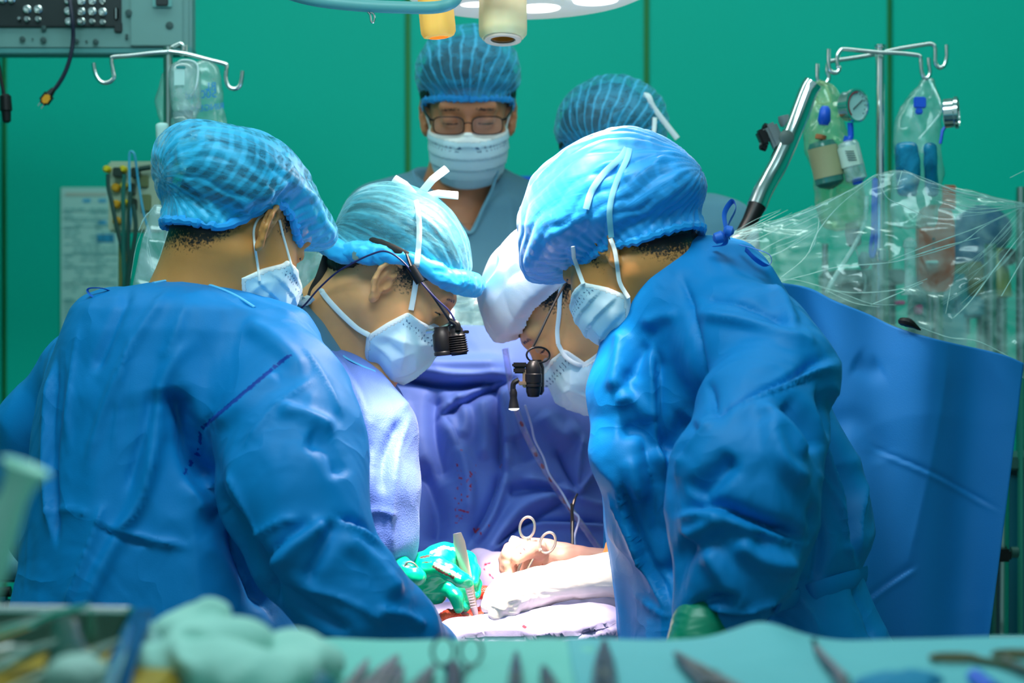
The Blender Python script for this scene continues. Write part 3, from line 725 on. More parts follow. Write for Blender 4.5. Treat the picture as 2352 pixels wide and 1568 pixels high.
st1 = [  # folds of the back and sleeve
  ('v', 26, 34, [(395, 890), (405, 960), (430, 1040), (470, 1120)]), ('x', 16, 16, [(430, 1020), (480, 1130), (540, 1220), (600, 1320), (630, 1420)]),
  ('v', 16, 30, [(480, 1150), (560, 1270), (620, 1400)]), ('s', 9, 26, [(375, 900), (400, 980), (430, 1080), (500, 1190)]),
  ('r', 9, 18, [(640, 850), (560, 920), (490, 980)]), ('x', 5, 6, [(665, 820), (600, 870), (520, 935), (462, 985), (452, 1040), (420, 1090)]),
  ('r', 8, 16, [(440, 790), (400, 830), (375, 890), (360, 1000), (330, 1120), (240, 1300), (180, 1450)]), ('c', 7, 9, [(245, 1150), (200, 1280), (150, 1400)]),
  ('c', 6, 8, [(225, 1195), (270, 1215), (330, 1150), (360, 1020)]), ('c', 7, 8, [(280, 1220), (350, 1240), (430, 1255)]), ('x', 5, 7, [(225, 1205), (280, 1235), (350, 1252)]),
  ('r', 6, 12, [(400, 660), (340, 740), (290, 830), (240, 950), (200, 1080)]), ('v', 7, 14, [(300, 660), (260, 760), (215, 860)]), ('c', 5, 10, [(430, 700), (400, 780), (370, 830)]),
  ('v', 6, 10, [(350, 890), (330, 1000), (290, 1130)]), ('v', 5, 9, [(150, 850), (130, 960), (120, 1100), (130, 1250)]), ('s', 7, 14, [(130, 830), (110, 950), (105, 1100), (120, 1230)]),
  ('c', 4, 8, [(100, 1175), (160, 1170), (210, 1180)]), ('r', 8, 22, [(560, 740), (640, 790), (700, 860)]), ('c', 5, 10, [(700, 800), (750, 880), (790, 960)]),
  ('r', 9, 18, [(640, 940), (700, 960), (770, 985)]), ('v', 9, 22, [(700, 1010), (750, 1030), (780, 1100)]), ('c', 6, 9, [(560, 1030), (640, 930), (720, 870)]),
  ('r', 11, 20, [(620, 1310), (680, 1250), (750, 1200)]), ('x', 9, 10, [(600, 1290), (660, 1240), (720, 1195)]), ('c', 6, 9, [(570, 1240), (640, 1200), (690, 1190)]),
  ('v', 9, 16, [(770, 1195), (740, 1260), (700, 1340)]), ('r', 9, 20, [(780, 1230), (850, 1290), (920, 1370)]), ('c', 5, 8, [(700, 1350), (800, 1380), (900, 1440)]), ('v', 7, 14, [(640, 1340), (720, 1400), (800, 1450)]),
  ('r', 7, 12, [(860, 1400), (920, 1410), (980, 1440)]), ('s', 10, 16, [(775, 1195), (850, 1235), (920, 1290)]), ('c', 5, 7, [(520, 1080), (560, 1180), (600, 1250)]),
  ('c', 4, 6, [(310, 760), (280, 900), (265, 1040)]), ('c', 4, 6, [(180, 760), (160, 900), (150, 1000)])]
seam = (0.0, 0.04, 0.30)
g1 = make_gown(p1, 'surgical_gown', rows1, [arm1, arm1b], GOWN, st1, 21, k=0.045, stretch=(1.1, 1, .45), crs=((5.5, .011), (12, .0050), (26, .0014)),
     paint=[(seam, 1.1, 4.5, [(665, 815), (600, 868), (520, 935), (462, 985)]), (seam, 1.0, 4, [(462, 985), (456, 1040), (420, 1090)])])
g1t = bvh_of([g1]); ribbon('neck_piping', [snap(g1t, a, b, .001, 2.72) for a, b in ((352, 650), (390, 644), (440, 646), (490, 657), (540, 678), (585, 706))], .0055, PIPING, g1, th=.004)
ribbon('neck_tie', [W(262, 672, 2.70), W(235, 662, 2.69), W(205, 662, 2.69), W(203, 672, 2.69), W(222, 684, 2.69), W(252, 678, 2.69)], .008, TIE, g1)

# ---------------------------------------------------------------- nurse on the right, seen from the side and behind
p4 = thing('person', 'person in blue gown at the right seen from behind, large glossy blue cap, facing left', 'person', (W(1700, 784, 2.75)[0], 2.75, 0))
H4 = head_frame(W(1430, 556, 2.78), (-.68, .42, -.60), (-.46, .28, .84), 1.02)
W4x = lambda px: W(px, 0, 2.7)[0]
b4 = make_body(p4, H4, W(1555, 640, 2.80), [J(1580, 760, 2.80, .10), J(1640, 950, 2.80, .12), J(1700, 1200, 2.80, .12), J(1750, 1500, 2.80, .12)],
     [[J(1640, 740, 2.72, .05), J(1780, 950, 2.6, .042), J(1640, 1380, 2.5, .03)], [J(1460, 780, 2.86, .05), J(1470, 1150, 2.9, .042), J(1400, 1300, 2.92, .03)],
      [J(1800, 1500, 2.80, .08), (W4x(1800), 2.80, 0.5, .06), (W4x(1800), 2.80, 0.05, .045), (W4x(1740), 2.86, 0.04, .04)],
      [J(1660, 1500, 2.82, .08), (W4x(1660), 2.84, 0.5, .06), (W4x(1660), 2.84, 0.05, .045), (W4x(1600), 2.90, 0.04, .04)]],
     SKIN_A, hairline=[(-.13, -.102), (-.06, -.086), (-.035, -.055), (-.02, -.02), (0.01, -.01), (.025, -.035), (.04, .0), (.05, .05)], nr=.060, flare=.12)
make_hair(p4, H4, [(-.12, -.072), (-.06, -.062), (-.03, -.02), (0.0, .0), (.02, -.012), (.06, .035)], .004)
make_cap(p4, H4, [(-.12, -.058), (-.05, -.040), (0.0, -.014), (.05, -.004), (.12, -.002)], ((0, -.004, .052), (.122, .136, .106)), CAP4, CAPBAND, seed=14, pleats=30, amp=.003, wr=.005,
         bumps=[((-.02, -.10, .01), (.07, .06, .06)), ((0, .095, .03), (.08, .05, .05))])
make_mask(p4, H4, top=-.030, back=.018, seed=15, cr=.004, prof=PROF, big=.92, bot=-.128)
e4 = lambda *a: toW(H4, a)
t4 = bvh_of([o for o in p4.children if o.name.startswith(('body', 'bouffant', 'face_mask', 'hair'))])
MTIE = mat('tie_seen_through_cap', (.30, .72, .90), .6)
S4 = lambda pts, off=.002: snap_path(t4, pts, off + .002, 2.7)
ribbon('mask_tie', S4([(1340, 652), (1328, 620), (1318, 590)]) + [W(1316, 566, 2.70)], .0060, MASKW, p4, th=.0016, up=(0, -1, 0))
ribbon('mask_tie', S4([(1444, 684), (1424, 650), (1418, 612), (1412, 575), (1402, 548)]), .0060, MASKW, p4, th=.0016, up=(0, -1, 0))
ribbon('mask_tie', S4([(1346, 480), (1358, 440), (1385, 400), (1425, 362), (1440, 340)], .0012), .0090, MTIE, p4, th=.0014, n=2, up=(0, -1, 0))
ribbon('mask_tie', S4([(1404, 545), (1400, 480), (1415, 420), (1440, 365), (1446, 340)], .0012), .0080, MTIE, p4, th=.0014, n=2, up=(0, -1, 0))
rows4 = [(548, 1600, 1660, 2.82, .03), (556, 1565, 1695, 2.82, .07), (566, 1530, 1720, 2.82, .10), (600, 1482, 1752, 2.82, .12), (650, 1432, 1775, 2.82, .14), (700, 1412, 1800, 2.82, .15), (750, 1400, 1830, 2.82, .155),
         (850, 1385, 1880, 2.82, .16), (950, 1372, 1925, 2.82, .16), (1050, 1372, 1975, 2.82, .16), (1150, 1392, 1993, 2.82, .16), (1220, 1402, 1998, 2.82, .16), (1300, 1412, 1965, 2.82, .16),
         (1400, 1424, 2010, 2.81, .17), (1470, 1432, 2050, 2.80, .165), (1750, 1440, 2150, 2.80, .16), (2650, 1430, 2200, 2.8, .16)]
arm4 = [J(1610, 720, 2.72, .075), J(1720, 800, 2.64, .085), J(1795, 860, 2.58, .066), J(1745, 960, 2.52, .080), J(1712, 1080, 2.48, .088), J(1705, 1200, 2.46, .084), J(1690, 1310, 2.45, .072), J(1650, 1385, 2.45, .052), J(1618, 1425, 2.45, .034)]
arm4b = [J(1480, 740, 2.80, .05), J(1455, 900, 2.74, .055), J(1450, 1050, 2.72, .05), J(1465, 1200, 2.74, .045)]
st4 = [
  ('s', 13, 24, [(1640, 965), (1740, 905), (1830, 865), (1905, 830)]), ('x', 13, 12, [(1640, 972), (1740, 915), (1830, 878), (1890, 862)]), ('r', 8, 16, [(1650, 950), (1740, 895), (1860, 835)]),
  ('x', 10, 9, [(1565, 630), (1585, 700), (1600, 780), (1625, 900), (1650, 960)]), ('r', 6, 14, [(1480, 800), (1500, 740), (1560, 720)]), ('r', 9, 14, [(1600, 720), (1700, 735), (1800, 770), (1870, 790)]),
  ('x', 8, 10, [(1600, 680), (1680, 685), (1770, 720), (1820, 750)]), ('r', 8, 12, [(1740, 600), (1790, 680), (1830, 760)]), ('v', 10, 18, [(1500, 740), (1470, 820), (1450, 880)]), ('r', 10, 16, [(1440, 760), (1425, 840), (1410, 900)]),
  ('s', 10, 20, [(1505, 800), (1508, 900), (1515, 1000), (1540, 1090)]), ('x', 8, 12, [(1430, 850), (1470, 930), (1510, 980)]), ('r', 9, 14, [(1420, 930), (1450, 910), (1500, 970)]), ('v', 12, 22, [(1420, 985), (1480, 990), (1520, 1040)]),
  ('v', 15, 30, [(1590, 960), (1560, 1000), (1545, 1050)]), ('c', 9, 12, [(1650, 965), (1600, 1010), (1570, 1060), (1555, 1120)]), ('x', 14, 18, [(1545, 1060), (1540, 1150), (1530, 1250), (1550, 1380)]),
  ('r', 12, 20, [(1740, 930), (1800, 980), (1850, 1050)]), ('v', 13, 22, [(1800, 920), (1850, 980), (1870, 1040)]), ('r', 11, 22, [(1760, 960), (1790, 1060), (1845, 1110)]), ('v', 14, 24, [(1690, 1050), (1640, 1100), (1590, 1140)]),
  ('s', 15, 26, [(1560, 1180), (1640, 1170), (1720, 1200), (1850, 1245)]), ('x', 13, 12, [(1660, 1165), (1740, 1200), (1840, 1238)]), ('r', 12, 20, [(1570, 1240), (1620, 1215), (1670, 1195)]), ('v', 14, 22, [(1590, 1230), (1550, 1290), (1530, 1330)]),
  ('r', 12, 24, [(1690, 1240), (1760, 1290), (1840, 1300)]), ('v', 10, 20, [(1730, 1230), (1790, 1240), (1850, 1260)]), ('r', 12, 24, [(1620, 1260), (1660, 1320), (1700, 1400)]), ('v', 14, 16, [(1585, 1400), (1650, 1380), (1700, 1370)]),
  ('c', 10, 10, [(1590, 1380), (1640, 1400), (1720, 1405), (1800, 1370)]), ('x', 10, 10, [(1600, 1410), (1680, 1420), (1780, 1420)]),
  ('s', 9, 18, [(1425, 1100), (1450, 1200), (1490, 1300), (1540, 1400)]), ('c', 8, 9, [(1400, 1130), (1440, 1220), (1500, 1320)]), ('x', 9, 14, [(1480, 1000), (1500, 1120), (1510, 1250)]), ('r', 9, 16, [(1450, 1050), (1470, 1150)]),
  ('v', 26, 24, [(1890, 890), (1920, 1000), (1960, 1100), (1965, 1180), (1950, 1260)]), ('c', 14, 9, [(1905, 880), (1950, 980), (1990, 1080), (1985, 1180), (1970, 1270)]), ('s', 12, 16, [(1880, 900), (1900, 1030), (1940, 1150), (1960, 1280)]),
  ('c', 7, 8, [(1870, 1080), (1920, 1150), (1950, 1240)]), ('v', 8, 12, [(1860, 1150), (1880, 1250), (1860, 1340)]), ('c', 5, 8, [(1990, 1320), (2020, 1400), (2045, 1465)]), ('x', 8, 9, [(1960, 1340), (1995, 1400), (2020, 1465)]),
  ('c', 5, 8, [(1830, 1380), (1860, 1420), (1880, 1465)]), ('v', 6, 12, [(1780, 1400), (1820, 1430), (1840, 1465)]), ('c', 5, 8, [(1440, 1360), (1500, 1400), (1545, 1420)])]
g4 = make_gown(p4, 'surgical_gown', rows4, [arm4, arm4b], GOWN, st4, 41, k=0.03, stretch=(1, 1, .6), crs=((5.5, .010), (11, .0058), (24, .0016)))
g4t = bvh_of([g4]); ribbon('waist_belt', [snap(g4t, a, b, .003, 2.66) for a, b in ((1790, 1388), (1830, 1372), (1870, 1358), (1910, 1345), (1945, 1334), (1968, 1327))] + [W(1990, 1318, 2.80)], .026, BELT, g4, up=(0, -1, 0), th=.005)
TP = [W(1640, 566, 2.70), W(1665, 560, 2.68), W(1668, 530, 2.68), W(1664, 490, 2.69), W(1682, 462, 2.69), W(1690, 480, 2.68), W(1672, 520, 2.67), W(1676, 550, 2.67)]
ribbon('neck_tie', TP, .009, TIE, g4)
MB().lathe(W(1652, 545, 2.67), (1, 0, 0.3), [(-.009, .003), (-.006, .008), (.004, .009), (.009, .004)], 10).lathe(W(1673, 530, 2.665), (1, 0, -0.3), [(-.007, .003), (-.004, .007), (.004, .008), (.008, .003)], 10).build('tie_knot', TIE, g4)
ribbon('neck_tie', [W(1700, 562, 2.70), W(1730, 570, 2.69), W(1765, 583, 2.69), W(1772, 600, 2.69), W(1760, 610, 2.69), W(1735, 595, 2.68), W(1712, 572, 2.69)], .010, TIE, g4)
GREEN = mat('green_latex', (0.0, 0.50, 0.25), 0.28, coat=0.3, paint=True, bump=0.15, bscale=300)
IVORY = mat('ivory_latex', (0.95, 0.86, 0.72), 0.35, coat=0.15, paint=True, bump=0.2, bscale=260)
PINKL = mat('pink_latex', (0.62, 0.33, 0.25), 0.35, coat=0.15, paint=True, bump=0.2, bscale=260)
GREEND = mat('dark_green_latex', (0.0, 0.22, 0.12), 0.35)
glove(p4, 'surgical_glove', [[J(1622, 1405, 2.44, .034), J(1612, 1440, 2.43, .038), J(1600, 1475, 2.42, .036), J(1590, 1510, 2.42, .034)],
  [J(1575, 1500, 2.40, .012), J(1555, 1545, 2.39, .010), J(1548, 1575, 2.40, .008)], [J(1595, 1510, 2.40, .012), J(1580, 1560, 2.38, .010), J(1570, 1590, 2.39, .008)],
  [J(1612, 1512, 2.41, .012), J(1606, 1560, 2.39, .010), J(1598, 1588, 2.40, .008)], [J(1630, 1505, 2.42, .011), J(1632, 1545, 2.41, .009), J(1626, 1570, 2.42, .007)],
  [J(1575, 1460, 2.42, .013), J(1545, 1490, 2.40, .011), J(1535, 1515, 2.40, .009)]], GREEND, label='green glove on the lowered hand')
# left arm of this nurse: long ivory glove cuff and hand over the opening
glove(p4, 'surgical_glove', [[J(1470, 1300, 2.90, .036), J(1420, 1317, 2.90, .034), J(1340, 1326, 2.90, .031), J(1285, 1335, 2.90, .0285), J(1235, 1350, 2.90, .030), J(1185, 1362, 2.90, .031)],
  [J(1160, 1345, 2.88, .020), J(1133, 1366, 2.87, .0125), J(1122, 1392, 2.87, .0105), J(1130, 1406, 2.88, .009)],
  [J(1168, 1366, 2.86, .020), J(1148, 1392, 2.85, .0125), J(1140, 1408, 2.85, .0105), J(1152, 1420, 2.86, .009)],
  [J(1190, 1372, 2.87, .019), J(1172, 1400, 2.86, .0125), J(1166, 1414, 2.86, .0105), J(1176, 1424, 2.87, .009)],
  [J(1210, 1370, 2.89, .017), J(1198, 1400, 2.88, .011), J(1194, 1414, 2.88, .009), J(1202, 1420, 2.89, .008)],
  [J(1200, 1350, 2.94, .016), J(1165, 1385, 2.95, .012), J(1145, 1402, 2.93, .0105), J(1136, 1412, 2.92, .009)]], IVORY, cr=.0016, label='long ivory glove on the forward arm')

# ---------------------------------------------------------------- surgeon with magnifying glasses, facing right
p2 = thing('person', 'person in lavender gown with teal cap and magnifying glasses, head bent right', 'person', (W(740, 784, 3.0)[0], 3.05, 0))
H2 = head_frame(W(905, 634, 3.05), (.79, .03, -.61), (.61, .0, .79), 1.06)
b2 = make_body(p2, H2, W(745, 765, 3.07), [J(730, 860, 3.08, .11), J(740, 1000, 3.08, .13), J(740, 1250, 3.06, .13), J(740, 1500, 3.05, .12)],
     [[J(850, 900, 3.03, .05), J(860, 1180, 2.97, .042), J(900, 1300, 2.96, .03)], [J(640, 880, 3.16, .05), J(700, 1180, 3.2, .042), J(850, 1320, 3.05, .03)],
      [J(800, 1500, 3.0, .08), (W(790, 0, 3.05)[0], 3.05, .5, .06), (W(790, 0, 3.05)[0], 3.05, .05, .045), (W(880, 0, 3.05)[0], 3.05, .04, .04)],
      [J(680, 1500, 3.1, .08), (W(660, 0, 3.05)[0], 3.1, .5, .06), (W(660, 0, 3.05)[0], 3.1, .05, .045), (W(760, 0, 3.05)[0], 3.1, .04, .04)]],
     SKIN, flare=.45, hairline=[(-.13, -.05), (-.07, -.045), (-.04, -.01), (-.01, .01), (.015, -.012), (.035, -.01), (.05, .05)], nr=.060)
make_hair(p2, H2, [(-.12, -.06), (-.07, -.05), (-.04, -.005), (0.0, .022), (.03, .012), (.06, .035)], .004)
make_cap(p2, H2, [(-.12, -.046), (-.05, -.012), (0.0, .024), (.05, .036), (.09, .048), (.12, .066)], ((0, -.016, .050), (.090, .108, .080)), CAP2, None, seed=24, pleats=44, amp=.0012, wr=.0022, tuck=.03)
capo = [o for o in p2.children if o.name.startswith('bouffant_cap')][-1]
# wide turned-up brim, brighter blue
def brim_roll(H, pts, rs, mm, parent, seed):
    P = spline([toW(H, p) for p in pts], 5); n = len(P); rr = np.interp(np.linspace(0, 1, n), np.linspace(0, 1, len(rs)), rs)
    A = np.array([tuple(p) + (r,) for p, r in zip(P, rr)])
    v, f = nets(lambda X: chain(X, A, .01), A[:, :3].min(0) - .03, A[:, :3].max(0) + .03, .003); nn = normals(v, f)
    v = v + nn * (.0035 * crumple(v, 55, seed, (1, 1, .5)) + .002 * crumple(v, 110, seed + 2))[:, None]
    link('turned_up_brim', mesh_np(v, f), mm, parent)
brim_roll(H2, [(.066, -.075, -.012), (.080, -.045, .004), (.086, -.02, .020), (.086, .01, .036), (.084, .035, .040), (.074, .064, .046), (.052, .088, .054), (.015, .102, .062), (-.03, .098, .060), (-.066, .07, .050), (-.084, .02, .036)],
          [.012, .013, .008, .006, .008, .012, .015, .015, .013, .011, .010], CAPBAND_L, capo, 1)
brim_roll(H2, [(.066, -.070, -.018), (.055, -.098, -.022), (.02, -.116, -.022), (-.03, -.112, -.022), (-.07, -.07, -.01)], [.012, .013, .012, .011, .010], CAPBAND_L, capo, 4)
make_mask(p2, H2, top=-.026, seed=25, cr=.007, fan=[(.048, -.022, 3.2, .0032, .3), (.02, -.094, 4.5, .0018, 1.)], pleat=.0005, blob=((0, 0.056, -0.067), (0.071, 0.072, 0.067)), tilt=.06, prof=[(-.15, .066), (-.136, .052), (-.115, .036), (-.094, .024), (-.06, .036), (-.03, .050), (-.01, .056)])
e2 = lambda *a: toW(H2, a)
t2 = bvh_of([o for o in p2.children if o.name.startswith(('body', 'bouffant', 'face_mask', 'hair'))] + [c for c in capo.children])
S2 = lambda pts, off=.002: snap_path(t2, pts, off, 2.98)
ribbon('mask_tie', S2([(944, 712), (950, 680), (956, 640), (958, 600), (962, 560), (963, 520), (960, 485), (955, 460)], .003), .0085, MASKW, p2, th=.0018, up=(0, -1, 0))
ribbon('mask_tie', S2([(848, 770), (818, 752), (785, 722), (755, 690), (738, 668)], .002) + [W(722, 668, 3.02)], .0085, MASKW, p2, th=.0018, up=(0, -1, 0))
ribbon('mask_tie', [W(735, 668, 3.03), W(745, 640, 3.06), W(772, 600, 3.10)], .0085, MASKW, p2, th=.0018, up=(0, -1, 0))
kn = W(958, 455, 3.04)
for a, b_ in (((-.035, 0, .03), 1), ((.045, 0, .045), 1), ((.062, 0, .004), 1)):
    q0 = kn; q1 = kn + np.array(a) * .55 + np.array((0, -.01, .004)); q2 = kn + np.array(a) * np.array((1, 1, 1)) * 1.05
    MB().tube([q0, q1, q2], .0065, 8, flat=.22, up=(0, -1, .2)).build('tie_end', MASKW, p2)
MB().lathe(W(704, 690, 3.0), (1, 0, .4), [(-.010, .002), (-.006, .007), (.004, .008), (.010, .003)], 10).build('tie_knot', MASKW, p2)
MB().tube(spline([W(704, 690, 3.0), W(690, 680, 2.99), W(688, 694, 2.98), W(704, 696, 2.99), W(720, 684, 2.99)], 5), .004, 8, flat=.4).build('tie_loop', MASKW, p2)
rows2 = [(688, 640, 695, 3.08, .05), (700, 620, 690, 3.08, .07), (730, 600, 706, 3.08, .10), (780, 595, 750, 3.08, .12), (820, 590, 802, 3.08, .14), (848, 590, 862, 3.07, .15), (872, 590, 896, 3.07, .155), (900, 590, 918, 3.06, .155), (945, 590, 938, 3.05, .16),
         (1000, 600, 932, 3.05, .16), (1100, 600, 920, 3.04, .16), (1200, 600, 916, 3.04, .15), (1300, 600, 912, 3.05, .15), (1420, 600, 905, 3.06, .15), (1750, 580, 900, 3.06, .15), (2500, 560, 920, 3.06, .15)]
arm2 = [J(790, 900, 3.00, .060), J(850, 1000, 2.95, .066), J(862, 1120, 2.92, .062), J(866, 1230, 2.92, .055), J(880, 1290, 2.94, .042)]
st2 = [('r', 7, 10, [(885, 865), (915, 905), (935, 945)]), ('c', 6, 8, [(940, 950), (915, 1020), (905, 1100), (895, 1200), (905, 1280)]), ('v', 9, 12, [(920, 960), (905, 1000), (880, 1060), (875, 1140)]), ('c', 5, 7, [(860, 940), (850, 1010), (862, 1080), (870, 1150)]),
       ('v', 6, 10, [(740, 800), (760, 860), (800, 950), (820, 1020)]), ('r', 6, 12, [(700, 760), (770, 830), (830, 920), (850, 1020)]), ('c', 5, 7, [(830, 1180), (870, 1170), (910, 1185)]), ('c', 4, 6, [(800, 1000), (840, 1080), (850, 1160)])]
blood = (0.50, 0.02, 0.05)
g2 = make_gown(p2, 'surgical_gown', rows2, [arm2], GOWN_L, st2, 61, k=0.04, h=.0055, crs=((8, .005), (18, .003)), stretch=(1.2, 1, .5))
g2t = bvh_of([g2]); ribbon('neck_piping', [W(668, 712, 3.05), W(678, 700, 3.08)] + [snap(g2t, a, b, .0, 3.0) for a, b in ((692, 722), (712, 748), (745, 782), (790, 818), (832, 840), (862, 852))], .006, PIPING, g2)
make_gown(p2, 'undershirt', [(672, 690, 700, 3.07, .04), (700, 672, 722, 3.07, .085), (740, 690, 765, 3.07, .10), (800, 700, 800, 3.07, .12), (900, 700, 850, 3.07, .12)], [], SCRUBS, [], 5, crs=(), h=.006)

# ---------------------------------------------------------------- surgeon in the white cloth cap, facing left and down
p3 = thing('person', 'person in white cloth cap and magnifying glasses bent over at the centre, facing left', 'person', (W(1500, 784, 3.1)[0], 3.15, 0))
H3 = head_frame(W(1332, 700, 3.13), (-.66, .0, -.75), (-.75, .0, .66), 1.13)
b3 = make_body(p3, H3, W(1450, 745, 3.13), [J(1540, 860, 3.14, .10), J(1590, 1000, 3.14, .13), J(1600, 1250, 3.14, .13), J(1600, 1500, 3.14, .12)],
     [[J(1500, 900, 3.07, .05), J(1520, 1200, 3.05, .042), J(1430, 1292, 3.04, .028)], [J(1560, 900, 3.2, .05), J(1500, 1200, 3.2, .042), J(1400, 1330, 3.1, .03)],
      [J(1600, 1500, 3.1, .08), (W(1600, 0, 3.1)[0], 3.1, .5, .06), (W(1600, 0, 3.1)[0], 3.1, .05, .045), (W(1520, 0, 3.1)[0], 3.1, .04, .04)],
      [J(1520, 1500, 3.2, .08), (W(1520, 0, 3.1)[0], 3.2, .5, .06), (W(1520, 0, 3.1)[0], 3.2, .05, .045), (W(1440, 0, 3.1)[0], 3.2, .04, .04)]],
     SKIN, flare=.40, hairline=[(-.13, -.045), (-.06, -.04), (-.03, -.0), (0.0, .012), (.02, .012), (.035, .02), (.05, .06)], nr=.060)
make_cap(p3, H3, [(-.12, -.046), (-.05, -.010), (-.01, .036), (.05, .044), (.10, .034), (.13, .040)], ((0, .010, .056), (.094, .110, .084)), WHITECLOTH, None, name='cloth_cap', seed=34, pleats=8, amp=.004, wr=.008, tuck=.02, gath=.2, label='white cotton cap with soft folds')
make_mask(p3, H3, top=-.022, seed=35, cr=.006, fan=[(.056, -.046, 3.0, .0034, .8)], pleat=.0005, blob=((0, 0.066, -0.074), (0.070, 0.060, 0.066)), tilt=.02, bot=-.15, prof=[(-.15, .064), (-.12, .046), (-.095, .024), (-.074, .020), (-.062, .058), (-.03, .062), (-.01, .068)])
e3 = lambda *a: toW(H3, a)
t3 = bvh_of([o for o in p3.children if o.name.startswith(('body', 'cloth_cap', 'face_mask'))]); S3 = lambda pts, off=.0025: [snap(t3, a, b, off, 3.03) for a, b in pts]
ribbon('mask_tie', S3([(1290, 640), (1286, 680), (1284, 720), (1280, 760), (1282, 790)]), .0070, MASKW, p3, th=.002, up=(0, -1, 0))
ribbon('mask_tie', S3([(1282, 790), (1300, 820), (1330, 838), (1350, 832), (1380, 810), (1402, 790)]), .0070, MASKW, p3, th=.003, up=(0, -1, 0))
rows3 = [(800, 1470, 1560, 3.13, .08), (850, 1440, 1640, 3.13, .10), (950, 1430, 1680, 3.13, .11), (1200, 1440, 1700, 3.12, .11), (1500, 1450, 1700, 3.12, .11), (2500, 1450, 1700, 3.12, .11)]
make_gown(p3, 'surgical_gown', rows3, [[J(1480, 1000, 3.1, .07), J(1470, 1200, 3.06, .05), J(1440, 1290, 3.04, .04)]], GOWN, [], 71, h=.009)

# ---------------------------------------------------------------- anaesthetist standing at the back with spectacles
p5 = thing('person', 'person standing at the back in grey-blue scrubs, spectacles and mask, looking down', 'person', (W(1070, 784, 3.65)[0], 3.7, 0))
H5 = head_frame(W(1075, 252, 3.66), (.02, -.93, -.36), (.0, -.36, .93), 1.04)
X5 = lambda px: W(px, 0, 3.65)[0]
b5 = make_body(p5, H5, W(1062, 425, 3.72), [J(1060, 480, 3.70, .085), J(1055, 560, 3.70, .105), J(1050, 760, 3.70, .12), J(1050, 1000, 3.70, .12)],
     [[J(880, 480, 3.70, .05), J(840, 720, 3.70, .042), J(870, 960, 3.60, .03)], [J(1215, 490, 3.70, .05), J(1225, 720, 3.70, .042), J(1215, 960, 3.62, .03)],
      [J(1110, 1100, 3.70, .08), (X5(1110), 3.70, .5, .06), (X5(1110), 3.70, .05, .045), (X5(1110), 3.58, .04, .04)], [J(990, 1100, 3.70, .08), (X5(990), 3.70, .5, .06), (X5(990), 3.70, .05, .045), (X5(990), 3.58, .04, .04)]],
     SKIN_B, flare=.22, hairline=[(-.13, -.045), (-.03, -.02), (0.01, .0), (.03, .01), (.05, .05)], nr=.058)
make_hair(p5, H5, [(-.12, -.06), (-.03, -.02), (0.0, .0), (.04, .03), (.075, .058), (.1, .07)], .013)
make_cap(p5, H5, [(-.12, -.05), (-.03, -.015), (0.02, .024), (.08, .042), (.12, .046)], ((0, -.012, .066), (.096, .115, .088)), CAP5, CAPBAND, seed=44, pleats=30, amp=.002, wr=.003, tuck=.03, fan=(0, .03))
make_mask(p5, H5, top=-.024, back=.022, seed=45, cr=.0015, pleat=.003, big=1.04, bot=-.120)
e5 = lambda *a: toW(H5, a)
for sx in (-1, 1):
    MB().tube(spline([e5(sx * .068, .030, -.030), e5(sx * .078, .018, .000), e5(sx * .083, .004, .010), e5(sx * .084, -.006, .002)], 5), .0016, 8).build('ear_loop', MASKW, p5)
def spectacles(parent, H, m, y=.108, z=-.002, tilt=0.0):
    E = lambda *a: toW(H, a); g = None; fr = MB()
    for sx in (-1, 1):
        o = []
        for i in range(36):
            t = 2 * PI * i / 36; c, s_ = math.cos(t), math.sin(t)
            o.append(E(sx * .0345 + .0275 * np.sign(c) * abs(c) ** .55, y - .006 * ((sx * .0345 + .027 * c) / .06) ** 2, z + .0165 * np.sign(s_) * abs(s_) ** .6))
        fr.tube(o, .0012, 8, closed=True)
    fr.tube(spline([E(-.0075, y + .001, z + .004), E(0, y + .004, z + .007), E(.0075, y + .001, z + .004)], 4), .0013, 8)
    g = fr.build('spectacles', m, parent)
    for sx in (-1, 1):
        L_ = MB(); c_ = []
        for i in range(36):
            t = 2 * PI * i / 36; c, s_ = math.cos(t), math.sin(t)
            c_.append((sx * .0345 + .0272 * np.sign(c) * abs(c) ** .55, z + .0162 * np.sign(s_) * abs(s_) ** .6))
        V = [E(x, y - .006 * (x / .06) ** 2 - .0005, zz) for x, zz in c_] + [E(x, y - .006 * (x / .06) ** 2 + .0007, zz) for x, zz in c_]
        L_.add(V, [tuple(range(36)), tuple(range(71, 35, -1))] + [(i, 36 + i, 36 + (i + 1) % 36, (i + 1) % 36) for i in range(36)])
        L_.build('lens', LENS, g, smooth=False)
        MB().tube([E(sx * .062, y - .008, z + .009), E(sx * .068, y - .010, z + .010), E(sx * .078, .060, z + .013), E(sx * .082, .0, z + .014), E(sx * .080, -.015, z - .005)], .0020, 8).build('temple', m, g)
    return g
spectacles(p5, H5, mat('black_metal_frame', (.015, .01, .012), .3, .6))
def vneck(P, d):
    z = P[:, 2]; x = P[:, 0]; zt = CZ - (392 - 784.) / F * 3.6; zb = CZ - (535 - 784.) / F * 3.6
    t = np.clip((z - zb) / (zt - zb), 0, 2); cx = W(1078, 0, 3.6)[0] * (1 - t) + W(1052, 0, 3.6)[0] * t; hw = .082 * t
    cut = np.maximum(np.abs(x - cx) - hw, P[:, 1] - 3.72)
    cut = np.maximum(cut, zb - z)
    return np.maximum(d, -cut)
rows5 = [(385, 955, 1150, 3.74, .03), (395, 945, 1165, 3.73, .06), (410, 905, 1190, 3.72, .08), (440, 850, 1225, 3.71, .10), (480, 812, 1262, 3.70, .115), (540, 785, 1285, 3.70, .125), (620, 800, 1275, 3.70, .13), (800, 830, 1250, 3.70, .13), (1100, 820, 1250, 3.70, .13), (2100, 850, 1240, 3.7, .13)]
